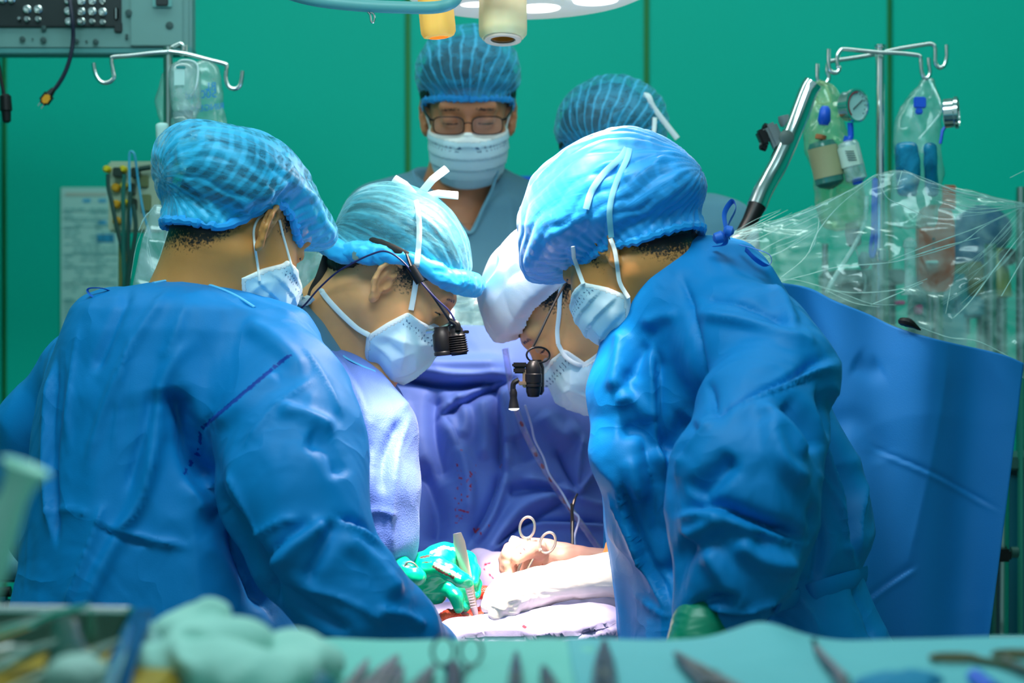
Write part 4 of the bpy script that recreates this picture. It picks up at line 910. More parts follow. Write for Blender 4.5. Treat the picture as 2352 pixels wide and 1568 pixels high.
g5 = make_gown(p5, 'scrub_top', rows5, [[J(870, 500, 3.70, .06), J(830, 700, 3.68, .065), J(830, 800, 3.66, .065)], [J(1225, 510, 3.70, .06), J(1235, 700, 3.68, .055), J(1235, 800, 3.66, .055)]], SCRUBS,
     [('v', 5, 8, [(895, 480), (900, 560), (905, 700)]), ('c', 4, 7, [(1165, 440), (1178, 500), (1180, 620)]), ('v', 4, 7, [(845, 520), (860, 600)])], 81, crs=((7, .005), (16, .002)), cuts=[vneck], h=.006, sm=1)
ribbon('neckline', [W(948, 392, 3.60), W(965, 425, 3.585), W(1020, 480, 3.575), W(1078, 535, 3.572), W(1108, 480, 3.575), W(1132, 430, 3.585), W(1142, 392, 3.60)], .007, SCRUBS, g5, th=.003)
LOGO = mat('logo_blue', (.02, .14, .45), .6); LOGOG = mat('logo_green', (.15, .45, .35), .6)
RT = np.array([[1, 0, 0], [0, 0, -1], [0, 1, 0]], float)
lg = MB()
for pts in ([(1128, 590), (1128, 612), (1138, 612)], [(1130, 592), (1142, 586), (1142, 608), (1134, 602)], [(1146, 606), (1146, 586), (1156, 584), (1156, 610), (1148, 610)], [(1142, 584), (1150, 578), (1158, 584)]):
    lg.tube([W(a, b, 3.565) for a, b in pts], .0013, 6)
lg.build('emblem', LOGO, g5); MB().box(W(1142, 598, 3.568), (.014, .002, .014)).build('emblem_ground', LOGOG, g5)

# ---------------------------------------------------------------- person hidden behind the nurse on the right
p6 = thing('person', 'person mostly hidden at the back, pleated blue cap showing above the glossy blue cap', 'person', (W(1450, 784, 3.6)[0], 3.7, 0))
H6 = head_frame(W(1398, 365, 3.62), (-.25, -.88, -.42), (-.10, -.40, .90), 1.04)
X6 = lambda px: W(px, 0, 3.65)[0]
make_body(p6, H6, W(1440, 520, 3.70), [J(1460, 600, 3.72, .10), J(1470, 800, 3.72, .12), J(1470, 1000, 3.72, .12)],
     [[J(1650, 560, 3.70, .05), J(1690, 750, 3.70, .042), J(1650, 950, 3.60, .03)], [J(1370, 560, 3.74, .05), J(1380, 750, 3.76, .042), J(1390, 950, 3.7, .03)],
      [J(1520, 1100, 3.72, .08), (X6(1520), 3.72, .5, .06), (X6(1520), 3.72, .05, .045), (X6(1520), 3.60, .04, .04)], [J(1410, 1100, 3.72, .08), (X6(1410), 3.72, .5, .06), (X6(1410), 3.72, .05, .045), (X6(1410), 3.60, .04, .04)]], SKIN_B, nr=.055)
make_hair(p6, H6, [(-.12, -.06), (-.03, -.02), (0.0, .0), (.04, .03), (.075, .058), (.1, .07)], .014)
make_cap(p6, H6, [(-.12, -.04), (-.03, -.010), (0.02, .020), (.08, .050), (.12, .052)], ((-.008, -.012, .062), (.102, .120, .086)), CAP5, CAPBAND, seed=54, pleats=26, amp=.0022, wr=.003, tuck=.03)
make_mask(p6, H6, seed=55)
ribbon('mask_tie', [W(1478, 218, 3.54), W(1490, 222, 3.53), W(1500, 245, 3.53), W(1530, 285, 3.53), W(1556, 318, 3.53)], .010, MASKW, p6, th=.002, up=(0, -1, 0))
ribbon('mask_tie', [W(1504, 270, 3.52), W(1502, 300, 3.51), W(1496, 325, 3.50)], .008, MASKW, p6, th=.002, up=(0, -1, 0))
make_gown(p6, 'scrub_top', [(450, 1540, 1640, 3.74, .04), (458, 1500, 1672, 3.73, .07), (475, 1400, 1695, 3.72, .10), (520, 1350, 1705, 3.71, .12), (600, 1340, 1712, 3.70, .13), (1100, 1340, 1660, 3.70, .13), (2000, 1340, 1640, 3.7, .13)],
     [[J(1660, 540, 3.7, .06), J(1700, 720, 3.7, .06)]], SCRUBS, [], 91, h=.009)
# ================================================================ lamps over the table
LAMPW = mat('lamp_enamel_glow', (0.85, 0.85, 0.80), 0.35, coat=0.3, emit=((1.0, .93, .82), 0.30))  # weak emission put in to brighten the otherwise dark lamp dish
LAMPGREY = mat('lamp_rail_grey', (0.12, 0.36, 0.36), 0.45)
HANDLE = mat('ivory_handle', (0.85, 0.68, 0.38), 0.45, sss=0.2)
HANDLEO = mat('amber_handle_glow', (0.95, 0.52, 0.10), 0.45, sss=0.3, emit=((1.0, 0.42, 0.08), 0.35))  # emission stands in for lamp light shining through the translucent grip
AMBER = mat('amber_glass', (0.45, 0.13, 0.01), 0.2)
GLOW = mat('lamp_lens_glow', (1, 1, 1), 0.3, emit=((1.0, 0.97, 0.9), 2.2))
RZ = np.array([[1, 0, 0], [0, 1, 0], [0, 0, 1]], float)
lc = W(1218, -30, 3.2)
lamp = thing('surgical_lamp', 'white surgical lamp head with an ivory handle hanging at the top centre', 'lamp', lc)
ax = np.array((0.03, -0.03, -1.0)); ax /= np.linalg.norm(ax)
MB().lathe(lc, -ax, [(-.012, .150), (-.018, .185), (-.010, .205), (.010, .208), (.035, .190), (.060, .13), (.075, .06), (.08, .01)], 48).build('lamp_head', LAMPW, lamp)
for k in range(6):
    a = 2 * PI * k / 6 + .4; MB().lathe(lc + np.array((math.cos(a) * .12, math.sin(a) * .12, 0)) + ax * .012, ax, [(0, .040), (.004, .038), (.006, .01)], 20).build('lens', GLOW, lamp)
hc = W(1155, 88, 3.12)
def hexh(c, top, r, mm, nm, parent, lab=None, dirv=(0, 0, 1)):
    pr = [(-.002, r * .55), (0, r * .86), (.006, r * .98), (.014, r), (.10, r * .98), (.20, r * .94)]
    m_ = MB(); d = np.array(dirv, float); d /= np.linalg.norm(d); u = np.cross(d, (0, 1.0, 0)); u /= np.linalg.norm(u); w_ = np.cross(d, u); base = 0; seg = 36
    for dd, rr in pr:
        for k in range(seg):
            a = 2 * PI * k / seg; n6 = (abs(math.cos(3 * a + .5)) * .07 + .95); m_.v.append(tuple(c + d * dd + rr * n6 * (math.cos(a) * u + math.sin(a) * w_)))
    for i in range(len(pr) - 1):
        for k in range(seg): m_.f.append((i * seg + k, i * seg + (k + 1) % seg, (i + 1) * seg + (k + 1) % seg, (i + 1) * seg + k))
    m_.f.append(tuple(range((len(pr) - 1) * seg, len(pr) * seg)))
    return m_.build(nm, mm, parent, label=lab)
td = (0, .16, 1)
h1 = hexh(hc, .2, .039, HANDLE, 'handle', lamp, 'ivory grip with a round recess', td)
t_ = np.array(td, float); t_ /= np.linalg.norm(t_)
MB().lathe(hc, t_, [(-.0025, .020), (-.004, .0215), (-.004, .030), (-.001, .031), (.001, .020)], 30, caps=False).build('collar', mat('peach_plastic', (.85, .62, .48), .4), h1)
MB().lathe(hc + t_ * .0, t_, [(.0, .0205), (.012, .019), (.016, .010), (.018, .010), (.019, .001)], 30, caps=False).build('recess', AMBER, h1)
lb = thing('surgical_lamp', 'surgical lamp with a glowing amber handle and grey guard rail left of the ivory one', 'lamp', W(1000, -60, 3.05))
hexh(W(1008, 84, 3.02), .2, .0275, HANDLEO, 'handle', lb, 'glowing amber grip', (-.10, .0, 1))
MB().tube(spline([W(560, -50, 2.9), W(640, -22, 2.9), W(720, 0, 2.9), (W(820, 12, 2.9)), W(920, 17, 2.9), W(1000, 17, 2.9), W(1040, 4, 2.9), W(1062, -30, 2.95)], 8), .0095, 14).build('guard_rail', LAMPGREY, lb)
MB().tube([W(1003, -160, 3.02), W(985, -420, 3.02)], .03, 14).build('spindle', LAMPGREY, lb); MB().lathe(W(985, -420, 3.02), (0, 0, -1), [(0, .20), (.02, .22), (.04, .2), (.045, .02)], 40).build('lamp_head', LAMPW, lb)
MB().tube(spline([W(845, 28, 2.9), W(850, 34, 2.9), W(852, 48, 2.9), W(856, 52, 2.9), W(860, 44, 2.9), W(858, 32, 2.9), W(850, 28, 2.9)], 4), .0016, 6, closed=False).build('ring', STEEL, lb)

# ================================================================ drapes and the patient
DR_C = mat('violet_blue_drape', (0.12, 0.215, 0.66), 0.6, sheen=0.15, weave=0.15, bscale=600, var=0.05, paint=True, crease=.15)
DR_R = mat('deep_blue_drape', (0.0, 0.17, 0.50), 0.6, sheen=0.08, weave=0.12, bscale=600, var=0.05)
DR_G = mat('lavender_grey_drape', (0.27, 0.25, 0.40), 0.7, sheen=0.2, bump=0.2, bscale=500, paint=True)
def resample(P, n):
    P = np.array(spline([np.array(p, float) for p in P], 8)); s_ = np.r_[0, np.cumsum(np.linalg.norm(np.diff(P, axis=0), axis=1))]
    t = np.linspace(0, s_[-1], n); return np.stack([np.interp(t, s_, P[:, i]) for i in range(P.shape[1])], 1)
def sheet(name, top, bot, nu, nv, m, strokes=(), crs=((7, .008), (16, .003)), seed=1, stretch=(1, 1, 1), paint=None, parent=None, solid=.0015, mid=None, wave=None):
    T = resample(top, nu); B_ = resample(bot, nu); v = []
    M_ = resample(mid, nu) if mid is not None else None
    for j in range(nv):
        t = j / (nv - 1)
        if M_ is None: q = T * (1 - t) + B_ * t
        else: q = T * (1 - t) * (1 - 2 * t) + M_ * 4 * t * (1 - t) + B_ * t * (2 * t - 1)
        v.append(q)
    q = np.concatenate(v); X = np.stack([(q[:, 0] - 1176) / F * q[:, 2], q[:, 2], CZ - (q[:, 1] - 784) / F * q[:, 2]], 1)
    i, j = np.meshgrid(np.arange(nu - 1), np.arange(nv - 1), indexing='ij'); a = (j * nu + i).ravel()
    f = np.stack([a, a + nu, a + nu + 1, a + 1], 1)
    n = normals(X, f)
    if (n[:, 1].mean()) > 0: f = f[:, ::-1]; n = -n
    d = stroke_disp(q[:, :2], np.ones(len(q)), strokes)
    for k_, (sc, am) in enumerate(crs): d += am * crumple(X, sc, seed + 7 * k_, stretch)
    if wave is not None: d += wave(q)
    X = X + n * d[:, None]
    me = mesh_np(X, f); paint_attr(me, paint_strokes(X, paint or []))
    o = link(name, me, m, parent)
    md = o.modifiers.new('thickness', 'SOLIDIFY'); md.thickness = solid; md.offset = 1
    return o
bl = (0.42, 0.01, 0.03)
rnd = random.Random(5)
specks = []
for cx, cy, sx, sy, n_ in ((1065, 1090, 25, 45, 26), (1055, 1165, 12, 30, 12), (1095, 1215, 20, 15, 7), (1148, 1070, 5, 12, 3)):
    for _ in range(n_):
        x = rnd.gauss(cx, sx * .5); y = rnd.gauss(cy, sy * .5); specks.append((bl, rnd.uniform(.45, .9), rnd.uniform(1.5, 3.2), [(x, y), (x + rnd.uniform(-3, 3), y + rnd.uniform(-7, 7))]))
specks += [(bl, 1.0, 4, [(1092, 1222), (1098, 1216)]), (bl, .8, 3, [(1056, 1170), (1076, 1176)])]
stc = [('s', 16, 18, [(1170, 866), (1080, 872), (1000, 868), (890, 850)]), ('x', 12, 10, [(1165, 872), (1100, 876), (1060, 884), (1010, 880), (900, 858)]), ('r', 12, 16, [(880, 836), (1000, 838), (1165, 838)]),
       ('s', 12, 16, [(1165, 874), (1110, 895), (1060, 920), (1015, 948)]), ('x', 10, 9, [(1150, 880), (1090, 902), (1040, 930), (1014, 950)]), ('v', 16, 18, [(1005, 890), (998, 940), (1000, 1000), (1015, 1060), (1030, 1110)]),
       ('r', 12, 16, [(1020, 955), (1040, 1000), (1062, 1060), (1075, 1130), (1070, 1200)]), ('x', 8, 8, [(1020, 950), (1048, 1000), (1056, 1040)]), ('s', 14, 16, [(1156, 1085), (1156, 1000), (1150, 940), (1146, 880)]),
       ('s', 14, 16, [(1085, 1245), (1120, 1190), (1145, 1130), (1156, 1088)]), ('v', 22, 26, [(950, 1060), (985, 1110), (1010, 1190), (1000, 1260)]), ('r', 10, 14, [(930, 920), (925, 1040), (935, 1160)]),
       ('r', 14, 16, [(1110, 1290), (1160, 1210), (1210, 1160), (1300, 1130)]), ('x', 12, 10, [(1130, 1290), (1190, 1220), (1270, 1165), (1320, 1140)]), ('v', 14, 16, [(1160, 1130), (1230, 1120), (1300, 1128)]),
       ('c', 12, 8, [(1325, 1138), (1260, 1110), (1200, 1100)]), ('c', 12, 8, [(1325, 1138), (1360, 1090), (1400, 1050)]), ('c', 9, 7, [(1325, 1138), (1330, 1060), (1340, 1000)]), ('x', 12, 9, [(1330, 1130), (1300, 1080), (1280, 1030)]), ('c', 8, 7, [(1325, 1142), (1380, 1160), (1420, 1150)]),
       ('s', 9, 12, [(1130, 1265), (1210, 1205), (1290, 1200), (1400, 1205)]), ('r', 8, 20, [(1240, 950), (1290, 1000), (1330, 980)]), ('v', 10, 30, [(1180, 1000), (1210, 1070)]), ('r', 8, 12, [(1050, 900), (1070, 960), (1060, 1010)]), ('r', 9, 14, [(1105, 910), (1112, 1000), (1108, 1060)])]
stc = [(k_, a_ * 1.6, w_, p_) for k_, a_, w_, p_ in stc]
dc = sheet('screen_drape', [(820, 900, 3.36), (860, 850, 3.37), (890, 800, 3.38), (940, 768, 3.38), (1000, 754, 3.38), (1070, 749, 3.38), (1150, 752, 3.38), (1250, 765, 3.38), (1350, 775, 3.38), (1430, 790, 3.38)],
      [(800, 1420, 3.20), (1000, 1420, 3.20), (1200, 1420, 3.24), (1430, 1420, 3.28)], 190, 190, DR_C, stc, crs=((6, .006), (14, .003)), seed=3, stretch=(1, 1, .7), paint=specks)
tag(dc, 'violet-blue drape with blood specks hung across the middle behind the surgeons', 'drape')
str_ = [('s', 3, 9, [(2000, 1030), (2120, 1080), (2200, 1120), (2290, 1170)]), ('v', 5, 30, [(1900, 985), (1960, 965), (2010, 1010), (2030, 1060)]), ('v', 5, 26, [(1960, 830), (2000, 850), (2030, 840)]),
        ('s', 3, 12, [(1980, 1380), (2040, 1340), (2100, 1300)]), ('c', 3, 12, [(2165, 800), (2160, 900), (2120, 1120), (2080, 1300)])]
dr = sheet('screen_drape', [(1700, 640, 3.12), (1780, 648, 3.12), (1860, 660, 3.12), (1920, 690, 3.12), (2000, 722, 3.12), (2060, 752, 3.12), (2140, 778, 3.12), (2250, 800, 3.12), (2310, 815, 3.12), (2356, 834, 3.12)],
      [(1700, 1560, 3.12), (1800, 1560, 3.12), (1950, 1560, 3.12), (2100, 1560, 3.12), (2262, 1560, 3.12)], 130, 150, DR_R, str_, crs=((9, .0015),), seed=9, wave=lambda q: .018 * np.sin(q[:, 0] / 70. + q[:, 1] / 300.) + .008 * np.sin(q[:, 0] / 31. + 2) )
tag(dr, 'large deep blue drape hanging at the right under the clear plastic', 'drape')
# supports the drapes hang from
fr = thing('drape_stand', 'steel frame of bars carrying the two blue drapes', 'frame', (0.6, 3.42, 0))
STEELD = mat('dull_steel', (0.35, 0.45, 0.42), 0.3, 1.0)
MB().tube(spline([W(830, 905, 3.40), W(900, 810, 3.41), W(960, 772, 3.41), W(1080, 762, 3.41), W(1300, 785, 3.41), W(1450, 805, 3.41)], 4), .008, 8).build('cross_bar', STEELD, fr)
x_ = W(1400, 0, 3.42)[0]; MB().tube([(x_, 3.43, 0), (x_, 3.43, 1.30)], .012, 10).build('upright', STEELD, fr)
MB().tube([W(1700, 655, 3.15), W(1860, 675, 3.15), W(2000, 738, 3.15), W(2140, 792, 3.15), W(2350, 846, 3.15)], .008, 8).build('cross_bar', STEELD, fr)
x_ = W(2215, 0, 3.21)[0]; MB().tube([(x_, 3.21, 0), (x_, 3.21, 1.26)], .012, 10).build('upright', STEELD, fr)
MB().tube([W(1450, 805, 3.41), W(1700, 655, 3.15)], .008, 8).build('cross_bar', STEELD, fr)

# operating table with the draped patient
tb = thing('operating_table', 'operating table under the drapes at the bottom centre', 'table', (0.05, 3.1, 0))
MB().box((-0.01, 3.14, .74), (.26, .30, .06), bev=.02).build('table_top', BLACK, tb)
MB().box((-0.01, 3.14, .38), (.12, .16, .66), bev=.02).build('column', STEELD, tb)
MB().box((-0.01, 3.14, .03), (.26, .3, .06), bev=.02).build('base', STEELD, tb)
def fpat(P):
    d = np.maximum(np.linalg.norm(np.maximum(np.abs(P - np.array((0.04, 3.10, 0.80))) - np.array((.17, .20, .03)), 0), axis=1) - .035, -1)
    d = smin(d, chain(P, [J(1000, 1500, 2.87, .02), J(1050, 1480, 2.87, .032), J(1150, 1466, 2.87, .035), J(1260, 1462, 2.87, .037), J(1360, 1452, 2.87, .036), J(1450, 1460, 2.87, .03)], .03), .03)
    d = smin(d, ell(P, W(1150, 1345, 3.12), (.045, .05, .055)), .03); d = smin(d, ell(P, W(1100, 1330, 3.16), (.03, .03, .05)), .03)
    d = smax(d, -ell(P, W(1085, 1425, 2.99), (.075, .07, .045)), .015)
    return d
v, f = nets(fpat, (-.26, 2.78, .70), (.32, 3.40, .98), .006); v = smooth_v(v, f, 1); n = normals(v, f)
p2_ = proj(v); fc_ = np.clip(-n[:, 1] * 2.2 + n[:, 2], 0, 1)
v = v + n * (stroke_disp(p2_, fc_, [('s', 9, 8, [(1420, 1425), (1330, 1452), (1240, 1462), (1150, 1455), (1060, 1462)]), ('r', 6, 7, [(1430, 1440), (1380, 1455), (1300, 1475)])]) + .006 * crumple(v, 12, 4) + .002 * crumple(v, 30, 8))[:, None]
me = mesh_np(v, f); paint_attr(me, paint_strokes(v, [(bl, 1.0, 4, [(1200, 1436), (1206, 1440)]), (bl, .9, 2.5, [(1120, 1318), (1140, 1330)]), (bl, .6, 3, [(1105, 1300), (1115, 1310)]), (bl, .8, 3, [(1128, 1290), (1112, 1296)])]))
pd = link('patient_drape', me, DR_G); tag(pd, 'lavender-grey surgical drape over the patient, dipping at the opening', 'drape')
RED = mat('red_wet_gauze', (0.62, 0.05, 0.02), 0.3, weave=0.8, bscale=500, var=0.3, vscale=60)
REDP = mat('red_mesh_gauze', (0.80, 0.09, 0.04), 0.45, weave=1.0, bscale=420)
ORG = mat('orange_tubing', (0.85, 0.35, 0.03), 0.3)
PINKT = mat('pink_silicone', (0.85, 0.42, 0.33), 0.3)
def blobs(name, prims, m, label, cat, h=.003, cr=.001, seed=3, sc=60, group=None, kk=.01, noise=None):
    A = np.array([p[0] for p in prims]); R_ = max(max(p[1]) for p in prims)
    def ff(P):
        d = None
        for c_, r_ in prims:
            e = ell(P, c_, r_); d = e if d is None else smin(d, e, kk)
        return d
    v, f = nets(ff, A.min(0) - R_ - .01, A.max(0) + R_ + .01, h); n = normals(v, f)
    dd = cr * crumple(v, sc, seed)
    if noise: dd = dd + noise(v)
    v = v + n * dd[:, None]
    return tag(link(name, mesh_np(v, f), m), label, cat, group)
blobs('opening_lining', [(W(1080, 1440, 2.98), (.07, .055, .028)), (W(1125, 1420, 3.0), (.03, .03, .02))], RED, 'red lining of the surgical opening beneath the hands', 'lining', cr=.003)
blobs('gauze_pad', [(W(1034, 1428, 2.93), (.020, .02, .020)), (W(1054, 1444, 2.925), (.018, .016, .016))], REDP, 'red fine-mesh gauze pad at the left edge of the opening', 'gauze', noise=lambda v: .0010 * np.sin(v[:, 0] * 1300 + v[:, 2] * 1100))
blobs('gauze_pad', [(W(1100, 1362, 3.06), (.016, .012, .010)), (W(1118, 1358, 3.06), (.012, .012, .008))], RED, 'small red gauze just behind the green gloved fingers', 'gauze')
tag(MB().tube(spline([W(1050, 1425, 2.94), W(1064, 1413, 2.94), W(1080, 1418, 2.93), W(1086, 1445, 2.93)], 5), .0038, 10).build('loop_tube', PINKT), 'pink silicone loop beside the forceps tip', 'tube')
tag(MB().tube(spline([W(1052, 1432, 2.96), W(1075, 1428, 2.96), W(1110, 1425, 2.97), W(1130, 1440, 2.97)], 5), .0075, 10).build('drain_tube', ORG), 'orange tube lying in the opening', 'tube')
for a, b, lab in (((1112, 1412), (1122, 1444), 'pink tube stub left of the bright gloved hand'), ((1134, 1418), (1128, 1440), 'short pink tube under the bright gloved fingers')):
    tag(MB().tube([W(*a, 2.93), W(*b, 2.94)], .003, 8).build('tube_stub', PINKT), lab, 'tube')
# rib spreader with its toothed rack
sp = thing('rib_spreader', 'steel retractor bar with a black toothed rack right of the opening', 'retractor', W(1310, 1405, 2.95))
TEETH = mat('dark_steel', (.05, .05, .055), .35, .8)
a0, a1 = W(1205, 1424, 2.95), W(1388, 1396, 2.97); dv = (a1 - a0); L_ = np.linalg.norm(dv); dv /= L_; up = np.cross(dv, (0, 1, 0)) * -1; up /= np.linalg.norm(up)
if up[2] < 0: up = -up
Rm = np.stack([dv, np.array((0, 1.0, 0)), up], 1)
MB().box((a0 + a1) / 2, (L_, .008, .010), Rm, .002).build('bar', STEELW, sp)
MB().box(a0 * .62 + a1 * .38 + np.array((0, 0, -.004)), (.035, .014, .016), Rm, .003).build('slider', STEELW, sp)
for k in range(9):
    c_ = a0 + dv * (L_ * (.50 + .055 * k)) - up * .0075 + np.array((0, -.003, 0)); MB().box(c_, (.0048, .008, .007), Rm, .0012).build('tooth', TEETH, sp)
MB().box(W(1245, 1424, 2.93), (.045, .006, .008), Rm, .002).build('bar', TEETH, sp)
TUBE = film('clear_tube', (0.9, 0.85, 0.95), 0.22, (0.85, 0.75, 0.9), 0.8)
for i, (p, r, lab) in enumerate((([(1160, 800), (1168, 850), (1180, 920), (1205, 990), (1240, 1060), (1290, 1140), (1340, 1210), (1392, 1285)], .0055, 'clear suction tube with blood drops running down the violet drape'),
                       ([(1382, 1412), (1400, 1424), (1430, 1440), (1450, 1455)], .006, 'clear tube on the lavender drape by the toothed rack'))):
    Y_ = 3.27 if i == 0 else 2.93
    P_ = spline([W(a, b, Y_) for a, b in p], 8); o = tag(MB().tube(P_, r, 12).build('suction_tube', TUBE), lab, 'tube')
    if i == 0:
        BL = mat('blood_red', (.35, .005, .01), .25)
        for t in (.28, .33, .41, .55, .60, .66, .74, .78):
            q_ = P_[int(t * (len(P_) - 1))]; MB().lathe(q_ + np.array((0, -.002, 0)), (.45, 0, -.9), [(-.005, .0005), (-.002, .0028), (.003, .0030), (.006, .0005)], 8).build('blood_drop', BL, o)
tag(MB().tube(spline([W(1206, 930, 3.25), W(1220, 975, 3.26), W(1228, 1010, 3.26), W(1248, 1050, 3.26), W(1262, 1090, 3.25), W(1290, 1130, 3.25), W(1312, 1170, 3.22), W(1330, 1190, 3.20), W(1320, 1230, 3.18), W(1322, 1262, 3.14), W(1316, 1278, 3.1)], 6), .0018, 8).build('thin_line', mat('pale_line', (.55, .58, .85), .4)), 'thin pale line curling down beside the clear suction tube', 'tube')
sk = thing('drape_hook', 'thin dark steel hook pinching the violet drape and standing upright', 'hook', W(1316, 1280, 3.1))
MB().tube(spline([W(1326, 1134, 3.16), W(1320, 1146, 3.15), W(1314, 1170, 3.14), W(1315, 1200, 3.13), W(1314, 1290, 3.1)], 6), [.0018] * 6 + [.0026] * 13 + [.0026] * 6, 10).build('shaft', mat('brown_steel', (.22, .17, .14), .3, .9), sk)
MB().box(W(1313, 1190, 3.13), (.004, .004, .05), bev=.001).build('sleeve', TEETH, sk)

# ================================================================ hands of the two surgeons and what they hold
bs = (.10, .035, .03)
glove(p2, 'surgical_glove', [[J(895, 1305, 2.96, .030), J(935, 1312, 2.96, .029), J(975, 1318, 2.95, .033), J(1002, 1300, 2.94, .030), J(1010, 1285, 2.94, .024)], [J(985, 1340, 2.95, .030), J(1000, 1355, 2.95, .022)],
  [J(1002, 1276, 2.95, .0155), J(1022, 1264, 2.95, .0125), J(1050, 1266, 2.96, .0105), J(1078, 1284, 2.965, .010), J(1089, 1312, 2.96, .0095), J(1088, 1338, 2.95, .0085)],
  [J(1006, 1290, 2.97, .016), J(1040, 1290, 2.98, .012), J(1078, 1312, 2.98, .010), J(1092, 1342, 2.97, .0095), J(1092, 1366, 2.955, .0085)],
  [J(985, 1302, 2.90, .018), J(1005, 1300, 2.89, .0135), J(1034, 1314, 2.885, .0125), J(1058, 1330, 2.885, .0115), J(1074, 1336, 2.89, .0095)],
  [J(1005, 1340, 2.95, .017), J(1040, 1338, 2.95, .012), J(1060, 1362, 2.94, .0100), J(1069, 1392, 2.93, .0085)], [J(1000, 1352, 2.94, .016), J(1030, 1350, 2.93, .0115), J(1048, 1372, 2.92, .0095), J(1054, 1396, 2.915, .008)]],
  GREEN, k=.007, cr=.0009, paint=[(bs, .75, 4, [(968, 1280), (985, 1276)]), (bs, .8, 5, [(995, 1300), (1020, 1316), (1040, 1326)]), (bs, .6, 3, [(970, 1292), (990, 1290)]), ((.75, .70, .50), .8, 6, [(1000, 1296), (1030, 1310), (1055, 1324)]), ((.75, .70, .55), .7, 5, [(990, 1268), (1020, 1256), (1048, 1262)])])
glove(p2, 'surgical_glove', [[J(860, 1290, 2.93, .028), J(905, 1300, 2.90, .024), J(930, 1312, 2.88, .017), J(952, 1322, 2.87, .0135), J(962, 1326, 2.87, .0115)], [J(880, 1330, 2.93, .022), J(930, 1372, 2.93, .014), J(955, 1392, 2.93, .011)], [J(880, 1345, 2.96, .020), J(925, 1390, 2.96, .014), J(945, 1410, 2.96, .011)],
  [J(870, 1350, 2.90, .020), J(905, 1395, 2.90, .013), J(925, 1415, 2.90, .010)], [J(860, 1355, 2.87, .018), J(890, 1400, 2.87, .012), J(900, 1420, 2.87, .010)]], GREEN, k=.007)
def forceps(name, a, b, label, w0=.0075, m=STEELW, ridged=True):
    t = thing(name, label, 'forceps', a); d = b - a; L_ = np.linalg.norm(d); d /= L_; sd = np.cross(d, (0, 1, 0)); sd /= np.linalg.norm(sd)
    for s_ in (-1, 1):
        P_ = [a, a + d * L_ * .10, a + d * L_ * .35, a + d * L_ * .6, a + d * L_ * .85, b]
        off = [0, .0006, .0035, .0040, .0020, .0005]; wd = [.006, .0085, .0075, .0065, .0045, .0022]
        MB().tube([p + np.array((0, 1, 0)) * s_ * o_ + sd * 0 for p, o_ in zip(P_, off)], [x * w0 / .0075 * .75 for x in wd], 8, flat=.2, up=(0, 1, 0)).build('arm', m, t)
    if ridged:
        for k in range(12):
            c_ = a + d * L_ * (.46 + .030 * k) + np.array((0, -.0062, 0)); MB().box(c_, (.0095, .0016, .0016), np.stack([sd, np.array((0, 1., 0)), d], 1), .0004).build('grip_ridge', m, t)
    return t
forceps('tissue_forceps', W(1050, 1224, 2.905), W(1098, 1436, 2.93), 'steel tissue forceps held in the green gloved hand', .0105)
MB_ = MB()
def ring(c_, rx, rz, ang, Y0, r=.0022, m=STEELW):
    P_ = [c_ + np.array((math.cos(t) * rx * math.cos(ang) - math.sin(t) * rz * math.sin(ang), 0.0, math.cos(t) * rx * math.sin(ang) + math.sin(t) * rz * math.cos(ang))) for t in np.linspace(0, 2 * PI, 29)[:-1]]
    return P_
sc = thing('scissors', 'scissors with a ring over the green gloved thumb at the lower left of the hands', 'scissors', W(945, 1310, 2.87))
MB().tube(ring(W(946, 1310, 2.865), .0095, .0140, .5, 0), .0016, 8, closed=True).build('finger_ring', STEELW, sc)
MB().tube([W(944, 1330, 2.865), W(930, 1360, 2.86), W(915, 1395, 2.86)], .0022, 8).build('shank', STEELW, sc)
nh = thing('needle_holder', 'steel ringed clamp upright in the pink gloved hand', 'clamp', W(1200, 1300, 2.98))
MB().tube(ring(W(1211, 1211, 2.97), .0115, .0165, -.15, 0), .0021, 10, closed=True).build('finger_ring', STEELW, nh)
MB().tube(ring(W(1258, 1246, 2.97), .0115, .0165, -.35, 0), .0021, 10, closed=True).build('finger_ring', STEELW, nh)
MB().tube(spline([W(1214, 1236, 2.97), W(1213, 1246, 2.97), W(1203, 1275, 2.975), W(1184, 1322, 2.98)], 4), [.0034] * 3 + [.0026] * 10, 8).build('shank', STEELW, nh)
MB().tube(spline([W(1244, 1262, 2.97), W(1236, 1264, 2.97), W(1226, 1278, 2.975), W(1205, 1318, 2.98)], 4), [.0034] * 3 + [.0026] * 10, 8).build('shank', STEELW, nh)
MB().tube([W(1213, 1244, 2.97), W(1224, 1256, 2.97), W(1236, 1264, 2.97)], .0026, 8, flat=.6).build('ratchet', STEELW, nh)
fh = forceps('dressing_forceps', W(1184, 1232, 3.02), W(1166, 1345, 2.985), 'broad forceps gripped by the pink gloved hand, half hidden', .011, STEELW, False)
